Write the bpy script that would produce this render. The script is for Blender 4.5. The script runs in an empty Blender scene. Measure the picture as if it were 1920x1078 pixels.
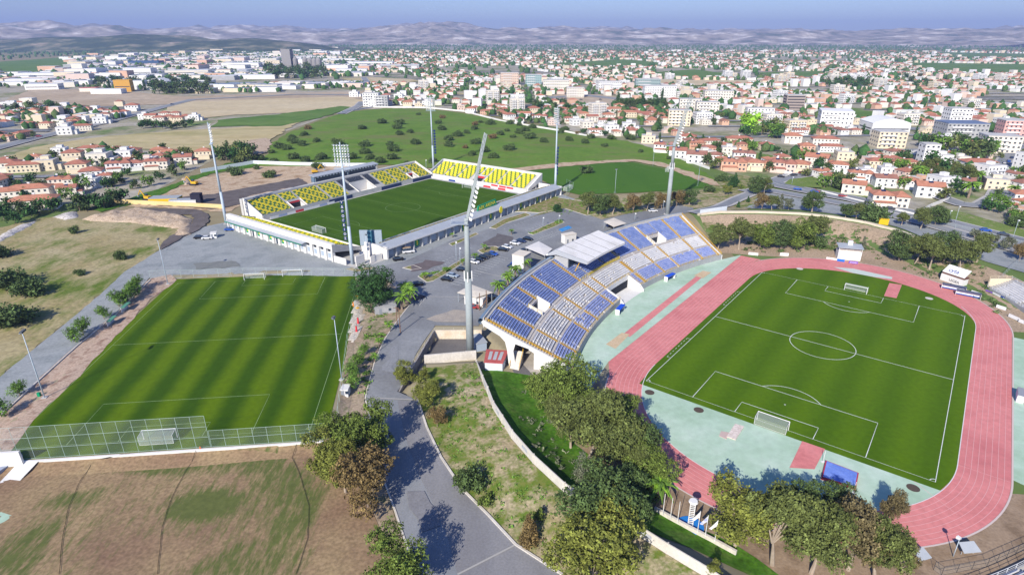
import bpy, math, random
import numpy as np
from mathutils import Vector, Matrix
from mathutils.geometry import delaunay_2d_cdt
R = math.radians
scene = bpy.context.scene
COL = scene.collection
random.seed(7); RNG = np.random.default_rng(7)

# ---------------------------------------------------------------- camera
CAM_H, PITCH, FPX = 87.16, .3943, 1131.8
cam = bpy.data.objects.new('camera', bpy.data.cameras.new('camera')); COL.objects.link(cam)
cam.location = (0, 0, CAM_H); cam.rotation_euler = (math.pi/2-PITCH, 0, 0)
cam.data.sensor_width = 36; cam.data.lens = FPX/1920*36
cam.data.clip_start = 1; cam.data.clip_end = 60000
scene.camera = cam
# ---------------------------------------------------------------- sun, sky, exposure
SUN_EL, SUN_AZ = 32.5, 66.0            # shadows fall towards azimuth 66 degrees
ld = Vector((math.cos(R(SUN_AZ))*math.cos(R(SUN_EL)), math.sin(R(SUN_AZ))*math.cos(R(SUN_EL)), -math.sin(R(SUN_EL))))
sun = bpy.data.objects.new('sun', bpy.data.lights.new('sun', 'SUN')); COL.objects.link(sun)
sun.data.energy = 5.0; sun.data.angle = R(.5); sun.data.color = (1, .93, .82)
sun.rotation_euler = ld.to_track_quat('-Z', 'Y').to_euler()
world = bpy.data.worlds.new('World'); scene.world = world; world.use_nodes = True
nt = world.node_tree; nt.nodes.clear()
sky = nt.nodes.new('ShaderNodeTexSky'); sky.sky_type = 'NISHITA'; sky.sun_disc = False
sky.sun_elevation = R(SUN_EL); sky.sun_rotation = R(204); sky.altitude = 100
sky.air_density = 1.1; sky.dust_density = 0.3; sky.ozone_density = 3.0
tint = nt.nodes.new('ShaderNodeMix'); tint.data_type = 'RGBA'; tint.blend_type = 'MULTIPLY'; tint.inputs[0].default_value = 1
tint.inputs[7].default_value = (.62, .74, 1.12, 1)
bg = nt.nodes.new('ShaderNodeBackground'); bg.inputs[1].default_value = .10
wo = nt.nodes.new('ShaderNodeOutputWorld')
nt.links.new(sky.outputs[0], tint.inputs[6]); nt.links.new(tint.outputs[2], bg.inputs[0]); nt.links.new(bg.outputs[0], wo.inputs[0])
scene.view_settings.view_transform = 'Standard'; scene.view_settings.look = 'None'
scene.view_settings.gamma = 1; scene.view_settings.use_curve_mapping = False
scene.view_settings.exposure = 0.36
scene.cycles.max_bounces = 5; scene.cycles.diffuse_bounces = 2; scene.cycles.glossy_bounces = 2
scene.cycles.transparent_max_bounces = 12; scene.cycles.volume_bounces = 0

# ---------------------------------------------------------------- pixel of the photograph -> place on the ground
_f = np.array([0, math.cos(PITCH), -math.sin(PITCH)]); _d = np.array([0, -math.sin(PITCH), -math.cos(PITCH)])
def un(px, py, z=0.0):
    v = np.array([(px-960)/FPX, 0, 0]) + (py-539)/FPX*_d + _f
    return (z-CAM_H)/v[2]*v[:2]
# ---------------------------------------------------------------- local frames of the three pitches
class Frame:
    def __init__(s, ox, oy, yaw, z):
        s.o = np.array([ox, oy]); s.U = np.array([math.cos(yaw), math.sin(yaw)]); s.V = np.array([math.sin(yaw), -math.cos(yaw)]); s.z = z; s.yaw = yaw
    def w(s, u, v, z=0): p = s.o+u*s.U+v*s.V; return (p[0], p[1], s.z+z)
    def xy(s, u, v): p = s.o+u*s.U+v*s.V; return (p[0], p[1])
    def uv(s, x, y): dx, dy = x-s.o[0], y-s.o[1]; return dx*s.U[0]+dy*s.U[1], dx*s.V[0]+dy*s.V[1]
FR = Frame(36.77, 142.78, .9152, 0.0)        # athletics stadium
FL = Frame(-113.96, 110.85, 1.6819, 1.8)     # training pitch
FA = Frame(-116.04, 290.48, .9401, 2.6)      # football arena
CU, CV, R0 = 49.77, 122.0, 152.4             # centre and front radius of the curved stand
def arc(r, deg):                             # r metres behind the front of the curved stand
    a = R(deg); return FR.xy(CU+(R0+r)*math.sin(a), CV-(R0+r)*math.cos(a))
# ---------------------------------------------------------------- terrain
CTRL = [un(x, y, z).tolist()+[z] for x, y, z in [
 (0, 760, 1.2), (150, 640, 1.6), (300, 500, 2.2), (500, 480, 2.6), (660, 500, 2.6), (760, 560, 2.6), (720, 640, 2.6), (700, 690, 1.8),
 (735, 745, .5), (760, 850, .3), (860, 1000, .3), (1000, 1078, .3), (640, 860, .4), (300, 900, .2), (0, 1000, .2), (500, 1078, .1),
 (900, 460, 2.6), (1000, 420, 2.6), (1200, 390, 2.8), (1350, 380, 3.2), (1500, 370, 3.0), (1700, 410, 2.5), (1900, 470, 2.2),
 (100, 480, 3.0), (200, 400, 3.2), (300, 380, 3.0), (700, 300, 4.5), (700, 250, 5.0), (1000, 280, 4.0), (1250, 320, 3.0), (300, 250, 3),
 (900, 215, 3), (1500, 250, 2), (1300, 180, 2), (700, 150, 2), (100, 150, 3), (1800, 200, 2)]]
CT = np.array(CTRL)
def seg_dist(x, y, P):
    best = np.full(x.shape, 1e9); h = np.zeros(x.shape)
    for a, b in zip(P[:-1], P[1:]):
        dx, dy = b[0]-a[0], b[1]-a[1]; t = np.clip(((x-a[0])*dx+(y-a[1])*dy)/(dx*dx+dy*dy), 0, 1)
        d = np.hypot(x-a[0]-t*dx, y-a[1]-t*dy); m = d < best
        best = np.where(m, d, best); h = np.where(m, a[2]+t*(b[2]-a[2]), h)
    return best, h
def in_poly(x, y, P):
    c = np.zeros(x.shape, bool); n = len(P)
    for i in range(n):
        x1, y1 = P[i][:2]; x2, y2 = P[(i+1) % n][:2]
        if y1 == y2: continue
        c ^= ((y1 > y) != (y2 > y)) & (x < (x2-x1)*(y-y1)/(y2-y1)+x1)
    return c
def smooth(e0, e1, x):
    t = np.clip((x-e0)/(e1-e0), 0, 1); return t*t*(3-2*t)
def pz(L): return [un(a, b, z).tolist()+[z] for a, b, z in L]
NEARW = pz([(893, 677, 2.0), (905, 714, 2.6), (925, 767, 3.0), (960, 822, 3.2), (1000, 868, 3.2), (1058, 922, 3.2), (1120, 962, 3.0), (1180, 992, 2.8), (1250, 1037, 2.6), (1330, 1085, 2.5), (1420, 1150, 2.4)])
FARW = pz([(1308, 404, 4.2), (1350, 399, 5.0), (1420, 399, 5.0), (1500, 402, 5.0), (1560, 408, 4.8), (1620, 418, 4.6), (1680, 433, 4.4), (1760, 462, 3.6), (1850, 498, 3.0), (1960, 545, 3)])
BOWL = [p[:2] for p in NEARW[::-1]]+[un(795, 688, 0).tolist(), un(760, 746, 0).tolist(), un(745, 742, 0).tolist(), un(770, 706, 0).tolist(), un(815, 634, 0).tolist(), un(900, 634, 0).tolist()]
BOWL += [list(arc(19, d)) for d in (-22, -12, 0, 12, 22)]+[p[:2] for p in FARW]+[[400, 340], [420, 60], [120, 20]]
def Z(x, y):
    x = np.atleast_1d(np.asarray(x, float)); y = np.atleast_1d(np.asarray(y, float))
    num = np.zeros(x.shape); den = np.zeros(x.shape)
    for cx, cy, cz in CT:
        w = 1/((x-cx)**2+(y-cy)**2+225.)**1.5; num += w*cz; den += w
    z = num/den
    u, v = FA.uv(x, y); d = np.maximum(np.maximum(-32-u, u-146), np.maximum(-42-v, v-94)); w = 1-smooth(0, 20, d); z = z*(1-w)+2.6*w
    u, v = FL.uv(x, y); d = np.maximum(np.maximum(-5.1-u, u-104), np.maximum(-5-v, v-72)); w = 1-smooth(0, .8, d); z = z*(1-w)+1.8*w
    d, h = seg_dist(x, y, NEARW); ins = in_poly(x, y, BOWL)
    zo = z+(h-z)*(1-smooth(1, 15, d)); zi = h*(1-smooth(.5, 11, d))*smooth(2, 16, np.hypot(x-NEARW[0][0], y-NEARW[0][1]))
    d2, h2 = seg_dist(x, y, FARW)
    zo = zo+(h2-zo)*(1-smooth(3, 20, d2)); zi = np.maximum(zi, h2*(1-smooth(1, 21, d2)))
    z = np.where(ins, zi, zo)
    r = np.hypot(x, y)
    return z*(1-smooth(2200, 3500, r))
def z1(x, y): return float(Z(x, y)[0])
def G(px, py):
    z = 2.0
    for _ in range(12):
        p = un(px, py, z); z = .5*z+.5*z1(p[0], p[1])
    p = un(px, py, z); return (float(p[0]), float(p[1]), z1(p[0], p[1]))
def GP(L): return [G(a, b)[:2] for a, b in L]

# ---------------------------------------------------------------- materials
MATS = {}
def mat(name, cols, scale=.1, rough=.9, stretch=(1, 1, 1), rot=0, fine=.0, fscale=2., bump=0, metal=0, spec=.12, world_co=True, detail=5, pos=None):
    """cols: colours spread over a noise; fine: strength of a second, finer mottling"""
    if name in MATS: return MATS[name]
    m = bpy.data.materials.new(name); m.use_nodes = True; t = m.node_tree; N = t.nodes; L = t.links
    b = N['Principled BSDF']; b.inputs['Roughness'].default_value = rough; b.inputs['Metallic'].default_value = metal
    b.inputs['Specular IOR Level'].default_value = spec
    if isinstance(cols[0], (int, float)): cols = [cols]
    if len(cols) == 1 and not fine: b.inputs['Base Color'].default_value = (*cols[0], 1); m.diffuse_color = (*cols[0], 1); MATS[name] = m; return m
    if world_co: src = N.new('ShaderNodeNewGeometry').outputs['Position']
    else: src = N.new('ShaderNodeTexCoord').outputs['Object']
    mp = N.new('ShaderNodeMapping'); mp.inputs['Scale'].default_value = stretch; mp.inputs['Rotation'].default_value = (0, 0, rot)
    L.new(src, mp.inputs[0])
    nz = N.new('ShaderNodeTexNoise'); nz.inputs['Scale'].default_value = scale; nz.inputs['Detail'].default_value = detail; nz.inputs['Roughness'].default_value = .6
    L.new(mp.outputs[0], nz.inputs['Vector'])
    cr = N.new('ShaderNodeValToRGB'); e = cr.color_ramp.elements
    n = len(cols)
    if n == 1: cols = [cols[0], cols[0]]; n = 2
    ps = pos or [.34+.32*i/(n-1) for i in range(n)]
    for i, c in enumerate(cols):
        el = e[i] if i < 2 else e.new(ps[i])
        el.position = ps[i]; el.color = (*c, 1)
    L.new(nz.outputs['Fac'], cr.inputs[0]); out = cr.outputs[0]
    if fine:
        n2 = N.new('ShaderNodeTexNoise'); n2.inputs['Scale'].default_value = fscale; n2.inputs['Detail'].default_value = 3; L.new(src, n2.inputs['Vector'])
        mr = N.new('ShaderNodeMapRange'); mr.inputs[1].default_value = .3; mr.inputs[2].default_value = .7; mr.inputs[3].default_value = 1-fine; mr.inputs[4].default_value = 1+fine
        L.new(n2.outputs['Fac'], mr.inputs[0])
        mx = N.new('ShaderNodeVectorMath'); mx.operation = 'SCALE'; L.new(out, mx.inputs[0]); L.new(mr.outputs[0], mx.inputs['Scale']); out = mx.outputs[0]
    L.new(out, b.inputs['Base Color'])
    if bump:
        bp = N.new('ShaderNodeBump'); bp.inputs['Strength'].default_value = bump; bp.inputs['Distance'].default_value = .5; L.new(nz.outputs['Fac'], bp.inputs['Height']); L.new(bp.outputs[0], b.inputs['Normal'])
    m.diffuse_color = (*cols[0], 1); MATS[name] = m; return m
def patch_mat(name, A, B, C, scale=.35, stretch=(1, 1, 1), rot=0, fine=.25, fscale=1.5, soft=.06):
    """A,B ground colours by a broad noise, C grows where the mask attribute beats a fine noise"""
    m = mat(name, [A, B], scale=.05, fine=fine, fscale=fscale, rough=.95); t = m.node_tree; N = t.nodes; L = t.links; b = N['Principled BSDF']
    old = b.inputs['Base Color'].links[0].from_socket
    at = N.new('ShaderNodeAttribute'); at.attribute_name = 'mask'
    mp = N.new('ShaderNodeMapping'); mp.inputs['Scale'].default_value = stretch; mp.inputs['Rotation'].default_value = (0, 0, rot)
    L.new(N['Geometry'].outputs['Position'], mp.inputs[0])
    nz = N.new('ShaderNodeTexNoise'); nz.inputs['Scale'].default_value = scale; nz.inputs['Detail'].default_value = 6; nz.inputs['Roughness'].default_value = .7; L.new(mp.outputs[0], nz.inputs['Vector'])
    s = N.new('ShaderNodeMath'); s.operation = 'ADD'; L.new(at.outputs['Fac'], s.inputs[0]); L.new(nz.outputs['Fac'], s.inputs[1])
    mr = N.new('ShaderNodeMapRange'); mr.inputs[1].default_value = 1-soft; mr.inputs[2].default_value = 1+soft; L.new(s.outputs[0], mr.inputs[0])
    c2 = N.new('ShaderNodeValToRGB'); c2.color_ramp.elements[0].color = (*C[0], 1); c2.color_ramp.elements[1].color = (*C[1], 1); c2.color_ramp.elements[0].position = .35; c2.color_ramp.elements[1].position = .65
    n3 = N.new('ShaderNodeTexNoise'); n3.inputs['Scale'].default_value = 1.1; n3.inputs['Detail'].default_value = 4; L.new(N['Geometry'].outputs['Position'], n3.inputs['Vector']); L.new(n3.outputs['Fac'], c2.inputs[0])
    mx = N.new('ShaderNodeMix'); mx.data_type = 'RGBA'; L.new(mr.outputs[0], mx.inputs[0]); L.new(old, mx.inputs[6]); L.new(c2.outputs[0], mx.inputs[7]); L.new(mx.outputs[2], b.inputs['Base Color'])
    return m

# ---------------------------------------------------------------- mesh builder
class MB:
    def __init__(s): s.v = []; s.f = []; s.m = []
    def add(s, V, F, m=0):
        n = len(s.v); s.v += [tuple(map(float, p)) for p in V]; s.f += [tuple(i+n for i in q) for q in F]; s.m += [m]*len(F); return s
    def quad(s, a, b, c, d, m=0): return s.add([a, b, c, d], [(0, 1, 2, 3)], m)
    def box(s, x0, x1, y0, y1, z0, z1, m=0, tf=None):
        V = [(x0, y0, z0), (x1, y0, z0), (x1, y1, z0), (x0, y1, z0), (x0, y0, z1), (x1, y0, z1), (x1, y1, z1), (x0, y1, z1)]
        if tf: V = [tf(*p) for p in V]
        return s.add(V, [(0, 3, 2, 1), (4, 5, 6, 7), (0, 1, 5, 4), (1, 2, 6, 5), (2, 3, 7, 6), (3, 0, 4, 7)], m)
    def prism(s, P, z0, z1, m=0, cap=True, tf=None):
        n = len(P); z0 = z0 if hasattr(z0, '__len__') else [z0]*n; z1 = z1 if hasattr(z1, '__len__') else [z1]*n
        V = [(p[0], p[1], z0[i]) for i, p in enumerate(P)]+[(p[0], p[1], z1[i]) for i, p in enumerate(P)]
        if tf: V = [tf(*p) for p in V]
        F = [(i, (i+1) % n, n+(i+1) % n, n+i) for i in range(n)]
        if cap: F += [tuple(range(n, 2*n)), tuple(range(n-1, -1, -1))]
        return s.add(V, F, m)
    def tube(s, a, b, r0, r1=None, n=8, m=0, cap=True):
        r0 = float(r0); r1 = r0 if r1 is None else float(r1); a = Vector(a); b = Vector(b); d = (b-a).normalized()
        x = d.orthogonal().normalized(); y = d.cross(x); V = []
        for c, r in ((a, r0), (b, r1)):
            for i in range(n):
                t = 2*math.pi*i/n; V.append(c+r*(math.cos(t)*x+math.sin(t)*y))
        F = [(i, (i+1) % n, n+(i+1) % n, n+i) for i in range(n)]
        if cap: F += [tuple(range(n, 2*n)), tuple(range(n-1, -1, -1))]
        return s.add(V, F, m)
    def path(s, P, w, h, m=0):
        """a wall of width w and height h along ground points P (x,y,z0)"""
        P = [Vector(p) for p in P]; n = len(P); V = []
        for i, p in enumerate(P):
            d = (P[min(i+1, n-1)]-P[max(i-1, 0)]); d.z = 0; d.normalize(); q = Vector((-d.y, d.x, 0))*w/2
            hh = h[i] if hasattr(h, '__len__') else h
            V += [p-q-Vector((0, 0, .4)), p+q-Vector((0, 0, .4)), p+q+Vector((0, 0, hh)), p-q+Vector((0, 0, hh))]
        F = []
        for i in range(n-1):
            for k in range(4): F.append((4*i+k, 4*i+(k+1) % 4, 4*i+4+(k+1) % 4, 4*i+4+k))
        F += [(0, 3, 2, 1), (4*n-4, 4*n-3, 4*n-2, 4*n-1)]
        return s.add(V, F, m)
    def build(s, name, mats, parent=None, smooth=False, label=None):
        me = bpy.data.meshes.new(name); me.from_pydata(s.v, [], s.f)
        for x in (mats if isinstance(mats, (list, tuple)) else [mats]): me.materials.append(x)
        if any(s.m): me.polygons.foreach_set('material_index', s.m)
        if smooth: me.polygons.foreach_set('use_smooth', [True]*len(s.f))
        me.update()
        o = bpy.data.objects.new(name, me); COL.objects.link(o)
        if parent is not None: o.parent = parent
        if label: o['label'] = label
        return o
def npmesh(name, V, F, mats, mi=None, parent=None):
    me = bpy.data.meshes.new(name); V = np.asarray(V, np.float32); F = np.asarray(F, np.int32); k = F.shape[1]
    me.vertices.add(len(V)); me.vertices.foreach_set('co', V.ravel()); me.loops.add(F.size); me.loops.foreach_set('vertex_index', F.ravel())
    me.polygons.add(len(F)); me.polygons.foreach_set('loop_start', np.arange(0, F.size, k, dtype=np.int32)); me.polygons.foreach_set('loop_total', np.full(len(F), k, np.int32))
    for x in (mats if isinstance(mats, (list, tuple)) else [mats]): me.materials.append(x)
    if mi is not None: me.polygons.foreach_set('material_index', np.asarray(mi, np.int32))
    me.update(calc_edges=True); me.validate()
    o = bpy.data.objects.new(name, me); COL.objects.link(o)
    if parent is not None: o.parent = parent
    return o
def tag(o, label=None, cat=None, group=None, kind=None):
    if label: o['label'] = label
    if cat: o['category'] = cat
    if group: o['group'] = group
    if kind: o['kind'] = kind
    return o
def thing(name, label, cat, loc=(0, 0, 0), rz=0, group=None, scale=1):
    o = bpy.data.objects.new(name, None); COL.objects.link(o); o.location = loc; o.rotation_euler = (0, 0, rz)
    if scale != 1: o.scale = (scale,)*3 if not hasattr(scale, '__len__') else scale
    o.empty_display_size = .1
    return tag(o, label, cat, group)
def kids(o): return KIDS.get(o, [])
def dup(root, loc, rz, label, group=None, scale=1, depth=2, swap=None):
    r = root.copy(); COL.objects.link(r); r.location = loc; r.rotation_euler = (0, 0, rz)
    r.scale = (scale,)*3 if not hasattr(scale, '__len__') else scale
    r['label'] = label
    if group: r['group'] = group
    def rec(a, b):
        for ch in a.children:
            c = ch.copy(); COL.objects.link(c); c.parent = b; rec(ch, c)
            if swap and c.type == 'MESH':
                for i, sl in enumerate(c.material_slots):
                    m0 = sl.material.name if sl.material else ''
                    if m0 in swap: sl.link = 'OBJECT'; sl.material = swap[m0]
    if depth: rec(root, r)
    return r
def text_part(s, size, M4, material, parent, name='lettering', ext=.02, align='CENTER'):
    c = bpy.data.curves.new(name, 'FONT'); c.body = s; c.size = size; c.extrude = ext; c.align_x = align; c.align_y = 'CENTER'; c.materials.append(material)
    t_ = bpy.data.objects.new('tmp', c); COL.objects.link(t_); bpy.context.view_layer.update()
    me = bpy.data.meshes.new_from_object(t_.evaluated_get(bpy.context.evaluated_depsgraph_get())); bpy.data.objects.remove(t_); bpy.data.curves.remove(c)
    if not me.materials: me.materials.append(material)
    me.transform(M4); me.name = name
    o = bpy.data.objects.new(name, me); COL.objects.link(o); o.parent = parent
    return o
def basis(o, x, y):                    # 4x4 with origin o, text direction x, up y
    x = Vector(x).normalized(); y = Vector(y); y = (y-x*y.dot(x)).normalized(); z = x.cross(y)
    return Matrix(((x.x, y.x, z.x, o[0]), (x.y, y.y, z.y, o[1]), (x.z, y.z, z.z, o[2]), (0, 0, 0, 1)))

# ---------------------------------------------------------------- ground sheets draped on the terrain
LAYER = [0.03]
def densify(P, d):
    out = []
    for i in range(len(P)):
        a = np.array(P[i][:2]); b = np.array(P[(i+1) % len(P)][:2]); n = max(1, int(np.hypot(*(b-a))/d))
        for k in range(n): out.append(tuple(a+(b-a)*k/n))
    return out
def rough_edge(P, amp, d=4):
    P = densify(P, d); return [(x+RNG.normal()*amp, y+RNG.normal()*amp) for x, y in P]
def drape(name, P, material, off, res=4, mask=None, flat=None, holes=None, kind='structure', label=None, cat=None, parent=None, edge=True):
    P = densify(P, res) if edge else P; pts = list(P); n = len(P); x, y = np.array(P)[:, 0], np.array(P)[:, 1]
    gx, gy = np.meshgrid(np.arange(x.min()+res*.5, x.max(), res), np.arange(y.min()+res*.5, y.max(), res*.87))
    gx = gx+((np.arange(gx.shape[0]) % 2)*res/2)[:, None]; gx, gy = gx.ravel(), gy.ravel(); k = in_poly(gx, gy, P); gx, gy = gx[k], gy[k]
    d, _ = seg_dist(gx, gy, [(a[0], a[1], 0) for a in P+[P[0]]]); k = d > res*.35; gx, gy = gx[k], gy[k]
    faces = [list(range(n))]
    for a, b in zip(gx, gy): pts.append((a, b))
    vs, es, fs, *_ = delaunay_2d_cdt([Vector(p) for p in pts], [], faces, 1, 1e-4)
    vx = np.array([v[0] for v in vs]); vy = np.array([v[1] for v in vs]); vz = (Z(vx, vy) if flat is None else np.full(len(vx), flat))+off
    F = []
    for f in fs:
        a, b, c = f[:3]
        if (vx[b]-vx[a])*(vy[c]-vy[a])-(vx[c]-vx[a])*(vy[b]-vy[a]) < 0: a, b, c = a, c, b
        F.append((a, b, c))
    o = npmesh(name, np.stack([vx, vy, vz], 1), F, material, parent=parent)
    if mask is not None:
        at = o.data.attributes.new('mask', 'FLOAT', 'POINT'); at.data.foreach_set('value', np.asarray(mask(vx, vy), np.float32))
    if parent is None: tag(o, label, cat, kind=kind)
    return o
def blobs(L, base=0.):
    """soft ellipses given on the photograph: (px,py,rx,ry,value) in metres across/along the view"""
    C = [(G(a, b)[:2], rx, ry, v) for a, b, rx, ry, v in L]
    def f(x, y):
        o = np.full(x.shape, float(base))
        for (cx, cy), rx, ry, v in C:
            w = np.exp(-(((x-cx)/rx)**2+((y-cy)/ry)**2)**1.5); o = o*(1-w)+v*w
        return o
    return f
def ribbon(name, P, w, material, off, closed=False, z=None, parent=None, kind='structure', res=3):
    """a flat strip of width w along the ground"""
    Q = []
    P = [np.array(p[:2]) for p in P]; n = len(P)
    for i in range(n if closed else n-1):
        a, b = P[i], P[(i+1) % n]; k = max(1, int(np.hypot(*(b-a))/res)); Q += [a+(b-a)*j/k for j in range(k)]
    if not closed: Q.append(P[-1])
    Q = np.array(Q); m = len(Q)
    T = np.roll(Q, -1, 0)-np.roll(Q, 1, 0)
    if not closed: T[0] = Q[1]-Q[0]; T[-1] = Q[-1]-Q[-2]
    T /= np.linalg.norm(T, axis=1)[:, None]; Nn = np.stack([-T[:, 1], T[:, 0]], 1)*w/2
    A, B = Q+Nn, Q-Nn; zz = (lambda q: Z(q[:, 0], q[:, 1])+off) if z is None else (lambda q: np.full(len(q), z+off))
    V = np.concatenate([np.column_stack([A, zz(A)]), np.column_stack([B, zz(B)])])
    F = [(i, m+i, m+(i+1) % m, (i+1) % m) for i in range(m if closed else m-1)]
    o = npmesh(name, V, F, material, parent=parent)
    if parent is None: tag(o, kind=kind)
    return o
def merge_lines(name, lines, w, material, z, parent=None):
    """painted lines (each a polyline of ground points) as one set of markings lying at height z"""
    V = []; F = []
    for P in lines:
        closed = P[0] == P[-1] and len(P) > 2
        P = [np.array(p[:2], float) for p in P]
        if closed: P = P[:-1]
        n = len(P)
        for i in range(n):
            if closed: t = P[(i+1) % n]-P[i-1]
            else: t = P[min(i+1, n-1)]-P[max(i-1, 0)]
            t = t/np.hypot(*t); q = np.array([-t[1], t[0]])*w/2
            zz = z if not callable(z) else z(P[i][0], P[i][1])
            V += [(*(P[i]+q), zz), (*(P[i]-q), zz)]
        b = len(V)-2*n
        for i in range(n if closed else n-1):
            j = (i+1) % n; F.append((b+2*i, b+2*i+1, b+2*j+1, b+2*j))
    o = npmesh(name, V, F, material, parent=parent)
    if parent is None: tag(o, kind='structure')
    return o
def sag(c, r, a0, a1, fr, n=40): return [fr.xy(c[0]+r*math.cos(t), c[1]+r*math.sin(t)) for t in np.linspace(a0, a1, n)]
# ================================================================ SETTING
def vnoise(x, y, seed):
    xi = np.floor(x).astype(np.int64); yi = np.floor(y).astype(np.int64); fx = x-xi; fy = y-yi
    fx = fx*fx*(3-2*fx); fy = fy*fy*(3-2*fy)
    def h(a, b):
        n = (a*374761393+b*668265263+seed*1442695) & 0xffffffff; n = ((n ^ (n >> 13))*1274126177) & 0xffffffff; return ((n ^ (n >> 16)) & 0xffff)/65535.
    return (h(xi, yi)*(1-fx)+h(xi+1, yi)*fx)*(1-fy)+(h(xi, yi+1)*(1-fx)+h(xi+1, yi+1)*fx)*fy
def fbm(x, y, seed=1, o=5):
    s = 0; a = .5
    for i in range(o): s = s+a*vnoise(x*2**i, y*2**i, seed+i); a *= .5
    return s/(1-.5**o)
def axis(near0, near1, step, far0, far1, g=1.14):
    a = list(np.arange(near0, near1+step, step)); d = step
    while a[-1] < far1: d = min(d*g, 900); a.append(a[-1]+d)
    d = step
    while a[0] > far0: d = min(d*g, 900); a.insert(0, a[0]-d)
    return np.array(a)
def grid_mesh(name, X, Y, zf, material):
    gx, gy = np.meshgrid(X, Y); nx, ny = len(X), len(Y); zz = zf(gx.ravel(), gy.ravel())
    i = np.arange(nx-1)[None, :]+nx*np.arange(ny-1)[:, None]; i = i.ravel()
    o = npmesh(name, np.stack([gx.ravel(), gy.ravel(), zz], 1), np.stack([i, i+1, i+nx+1, i+nx], 1), material)
    o.data.polygons.foreach_set('use_smooth', np.ones(len(i), bool)); return tag(o, kind='structure')
# patchwork of far fields: one colour per voronoi cell, mottled
gm = mat('ground_far', [(.30, .25, .16), (.20, .19, .10), (.33, .28, .2)], scale=.01, fine=.25, fscale=.12)
t = gm.node_tree; N = t.nodes; L = t.links
vo = N.new('ShaderNodeTexVoronoi'); vo.inputs['Scale'].default_value = .0042; vo.inputs['Randomness'].default_value = .9
mp = N.new('ShaderNodeMapping'); mp.inputs['Scale'].default_value = (1, .6, 1); mp.inputs['Rotation'].default_value = (0, 0, .5)
L.new(N['Geometry'].outputs['Position'], mp.inputs[0]); L.new(mp.outputs[0], vo.inputs['Vector'])
sp = N.new('ShaderNodeSeparateColor'); L.new(vo.outputs['Color'], sp.inputs[0])
cr = N.new('ShaderNodeValToRGB'); cr.color_ramp.interpolation = 'CONSTANT'
for i, (p_, c_) in enumerate([(0, (.30, .25, .15)), (.3, (.10, .19, .035)), (.5, (.24, .22, .11)), (.66, (.36, .31, .21)), (.82, (.13, .2, .05))]):
    el = cr.color_ramp.elements[i] if i < 2 else cr.color_ramp.elements.new(p_)
    el.position = p_; el.color = (*c_, 1)
L.new(sp.outputs[0], cr.inputs[0])
mx = N.new('ShaderNodeMix'); mx.data_type = 'RGBA'; mx.inputs[0].default_value = .75
old = N['Principled BSDF'].inputs['Base Color'].links[0].from_socket
L.new(old, mx.inputs[6]); L.new(cr.outputs[0], mx.inputs[7]); L.new(mx.outputs[2], N['Principled BSDF'].inputs['Base Color'])
grid_mesh('ground', axis(-150, 130, 1.1, -16000, 16000, 1.1), axis(60, 230, 1, -400, 19000, 1.06), lambda x, y: Z(x, y)-np.where(np.hypot(x, y) > 6000, 3, 0), gm)

# ---- hills on the horizon
hm = mat('hill_far', [(.09, .11, .06), (.26, .22, .18), (.42, .36, .29), (.72, .65, .57)], scale=.0042, fine=.22, fscale=.012, detail=8, pos=[.36, .46, .56, .64])
def hills(x, y):
    d = np.hypot(x, y); px = 960+FPX*x/y
    n = fbm(x/2200+7, y/1600, 3, 6); n2 = fbm(x/700, y/500, 9, 5)
    top = np.interp(px, [-400, 0, 130, 260, 330, 420, 560, 640, 720, 780, 850, 930, 1100, 1300, 1450, 1550, 1700, 1900, 2300],
                    [20, 25, 27, 26, 18, 22, 26, 18, 24, 33, 31, 22, 22, 18, 19, 13, 18, 20, 20])
    env = smooth(6200, 8600, d)*(1-.4*smooth(12500, 14000, d)); peak = 87+top*d/FPX
    r1 = 1-np.abs(2*n-1)
    return -6+env*peak*(.12+.70*np.clip(.36*r1+.34*n2+.56*fbm(x/300, y/260, 31, 4), 0, 1.15)**1.4) - 25*(1-env)
grid_mesh('hills', np.arange(-14000, 14001, 90.), np.arange(5600, 14000, 110.), hills, hm)
wm = mat('hill_wooded', [(.03, .055, .02), (.05, .075, .03), (.20, .19, .11), (.38, .30, .22)], scale=.006, fine=.3, fscale=.03, detail=8, pos=[.40, .5, .6, .68])
def lowhill(x, y):
    px = 960+FPX*x/y; n = fbm(x/420, y/420, 21, 5)
    a = np.interp(px, [-300, 0, 60, 180, 300, 400, 480, 560, 640, 700], [10, 40, 62, 84, 88, 84, 70, 60, 24, 0])
    w = smooth(3150, 3900, y+.15*x)*(1-smooth(4700, 5400, y))
    return -8+(a*.92+8)*w*(.45+1.0*n)
grid_mesh('wooded_hill', np.arange(-4800, -500, 45.), np.arange(3000, 5500, 45.), lowhill, wm)

# ---- big ground patches
asphalt = mat('asphalt', [(.19, .195, .205), (.23, .24, .25), (.28, .29, .30)], scale=.05, fine=.10, fscale=1.2, rough=.85)
asphalt_road = mat('asphalt_road', [(.20, .21, .225), (.235, .25, .27), (.285, .295, .31), (.26, .27, .28)], scale=.07, stretch=(1, .3, 1), fine=.08, fscale=2.5, rough=.8)
asphalt_warm = mat('asphalt_warm', [(.20, .195, .205), (.24, .24, .25), (.285, .28, .285)], scale=.07, stretch=(1, .3, 1), fine=.1, fscale=2.5, rough=.8)
gravel = mat('gravel', [(.24, .265, .27), (.32, .34, .345), (.27, .29, .29)], scale=.09, fine=.12, fscale=1.5)
darkgravel = mat('dark_gravel', [(.11, .095, .09), (.16, .14, .135)], scale=.2, fine=.2)
concrete = mat('concrete', [(.42, .41, .39), (.52, .51, .49)], scale=.3, fine=.08)
pale = mat('pale_concrete', [(.56, .52, .46), (.68, .64, .58)], scale=.25, fine=.08)
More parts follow.
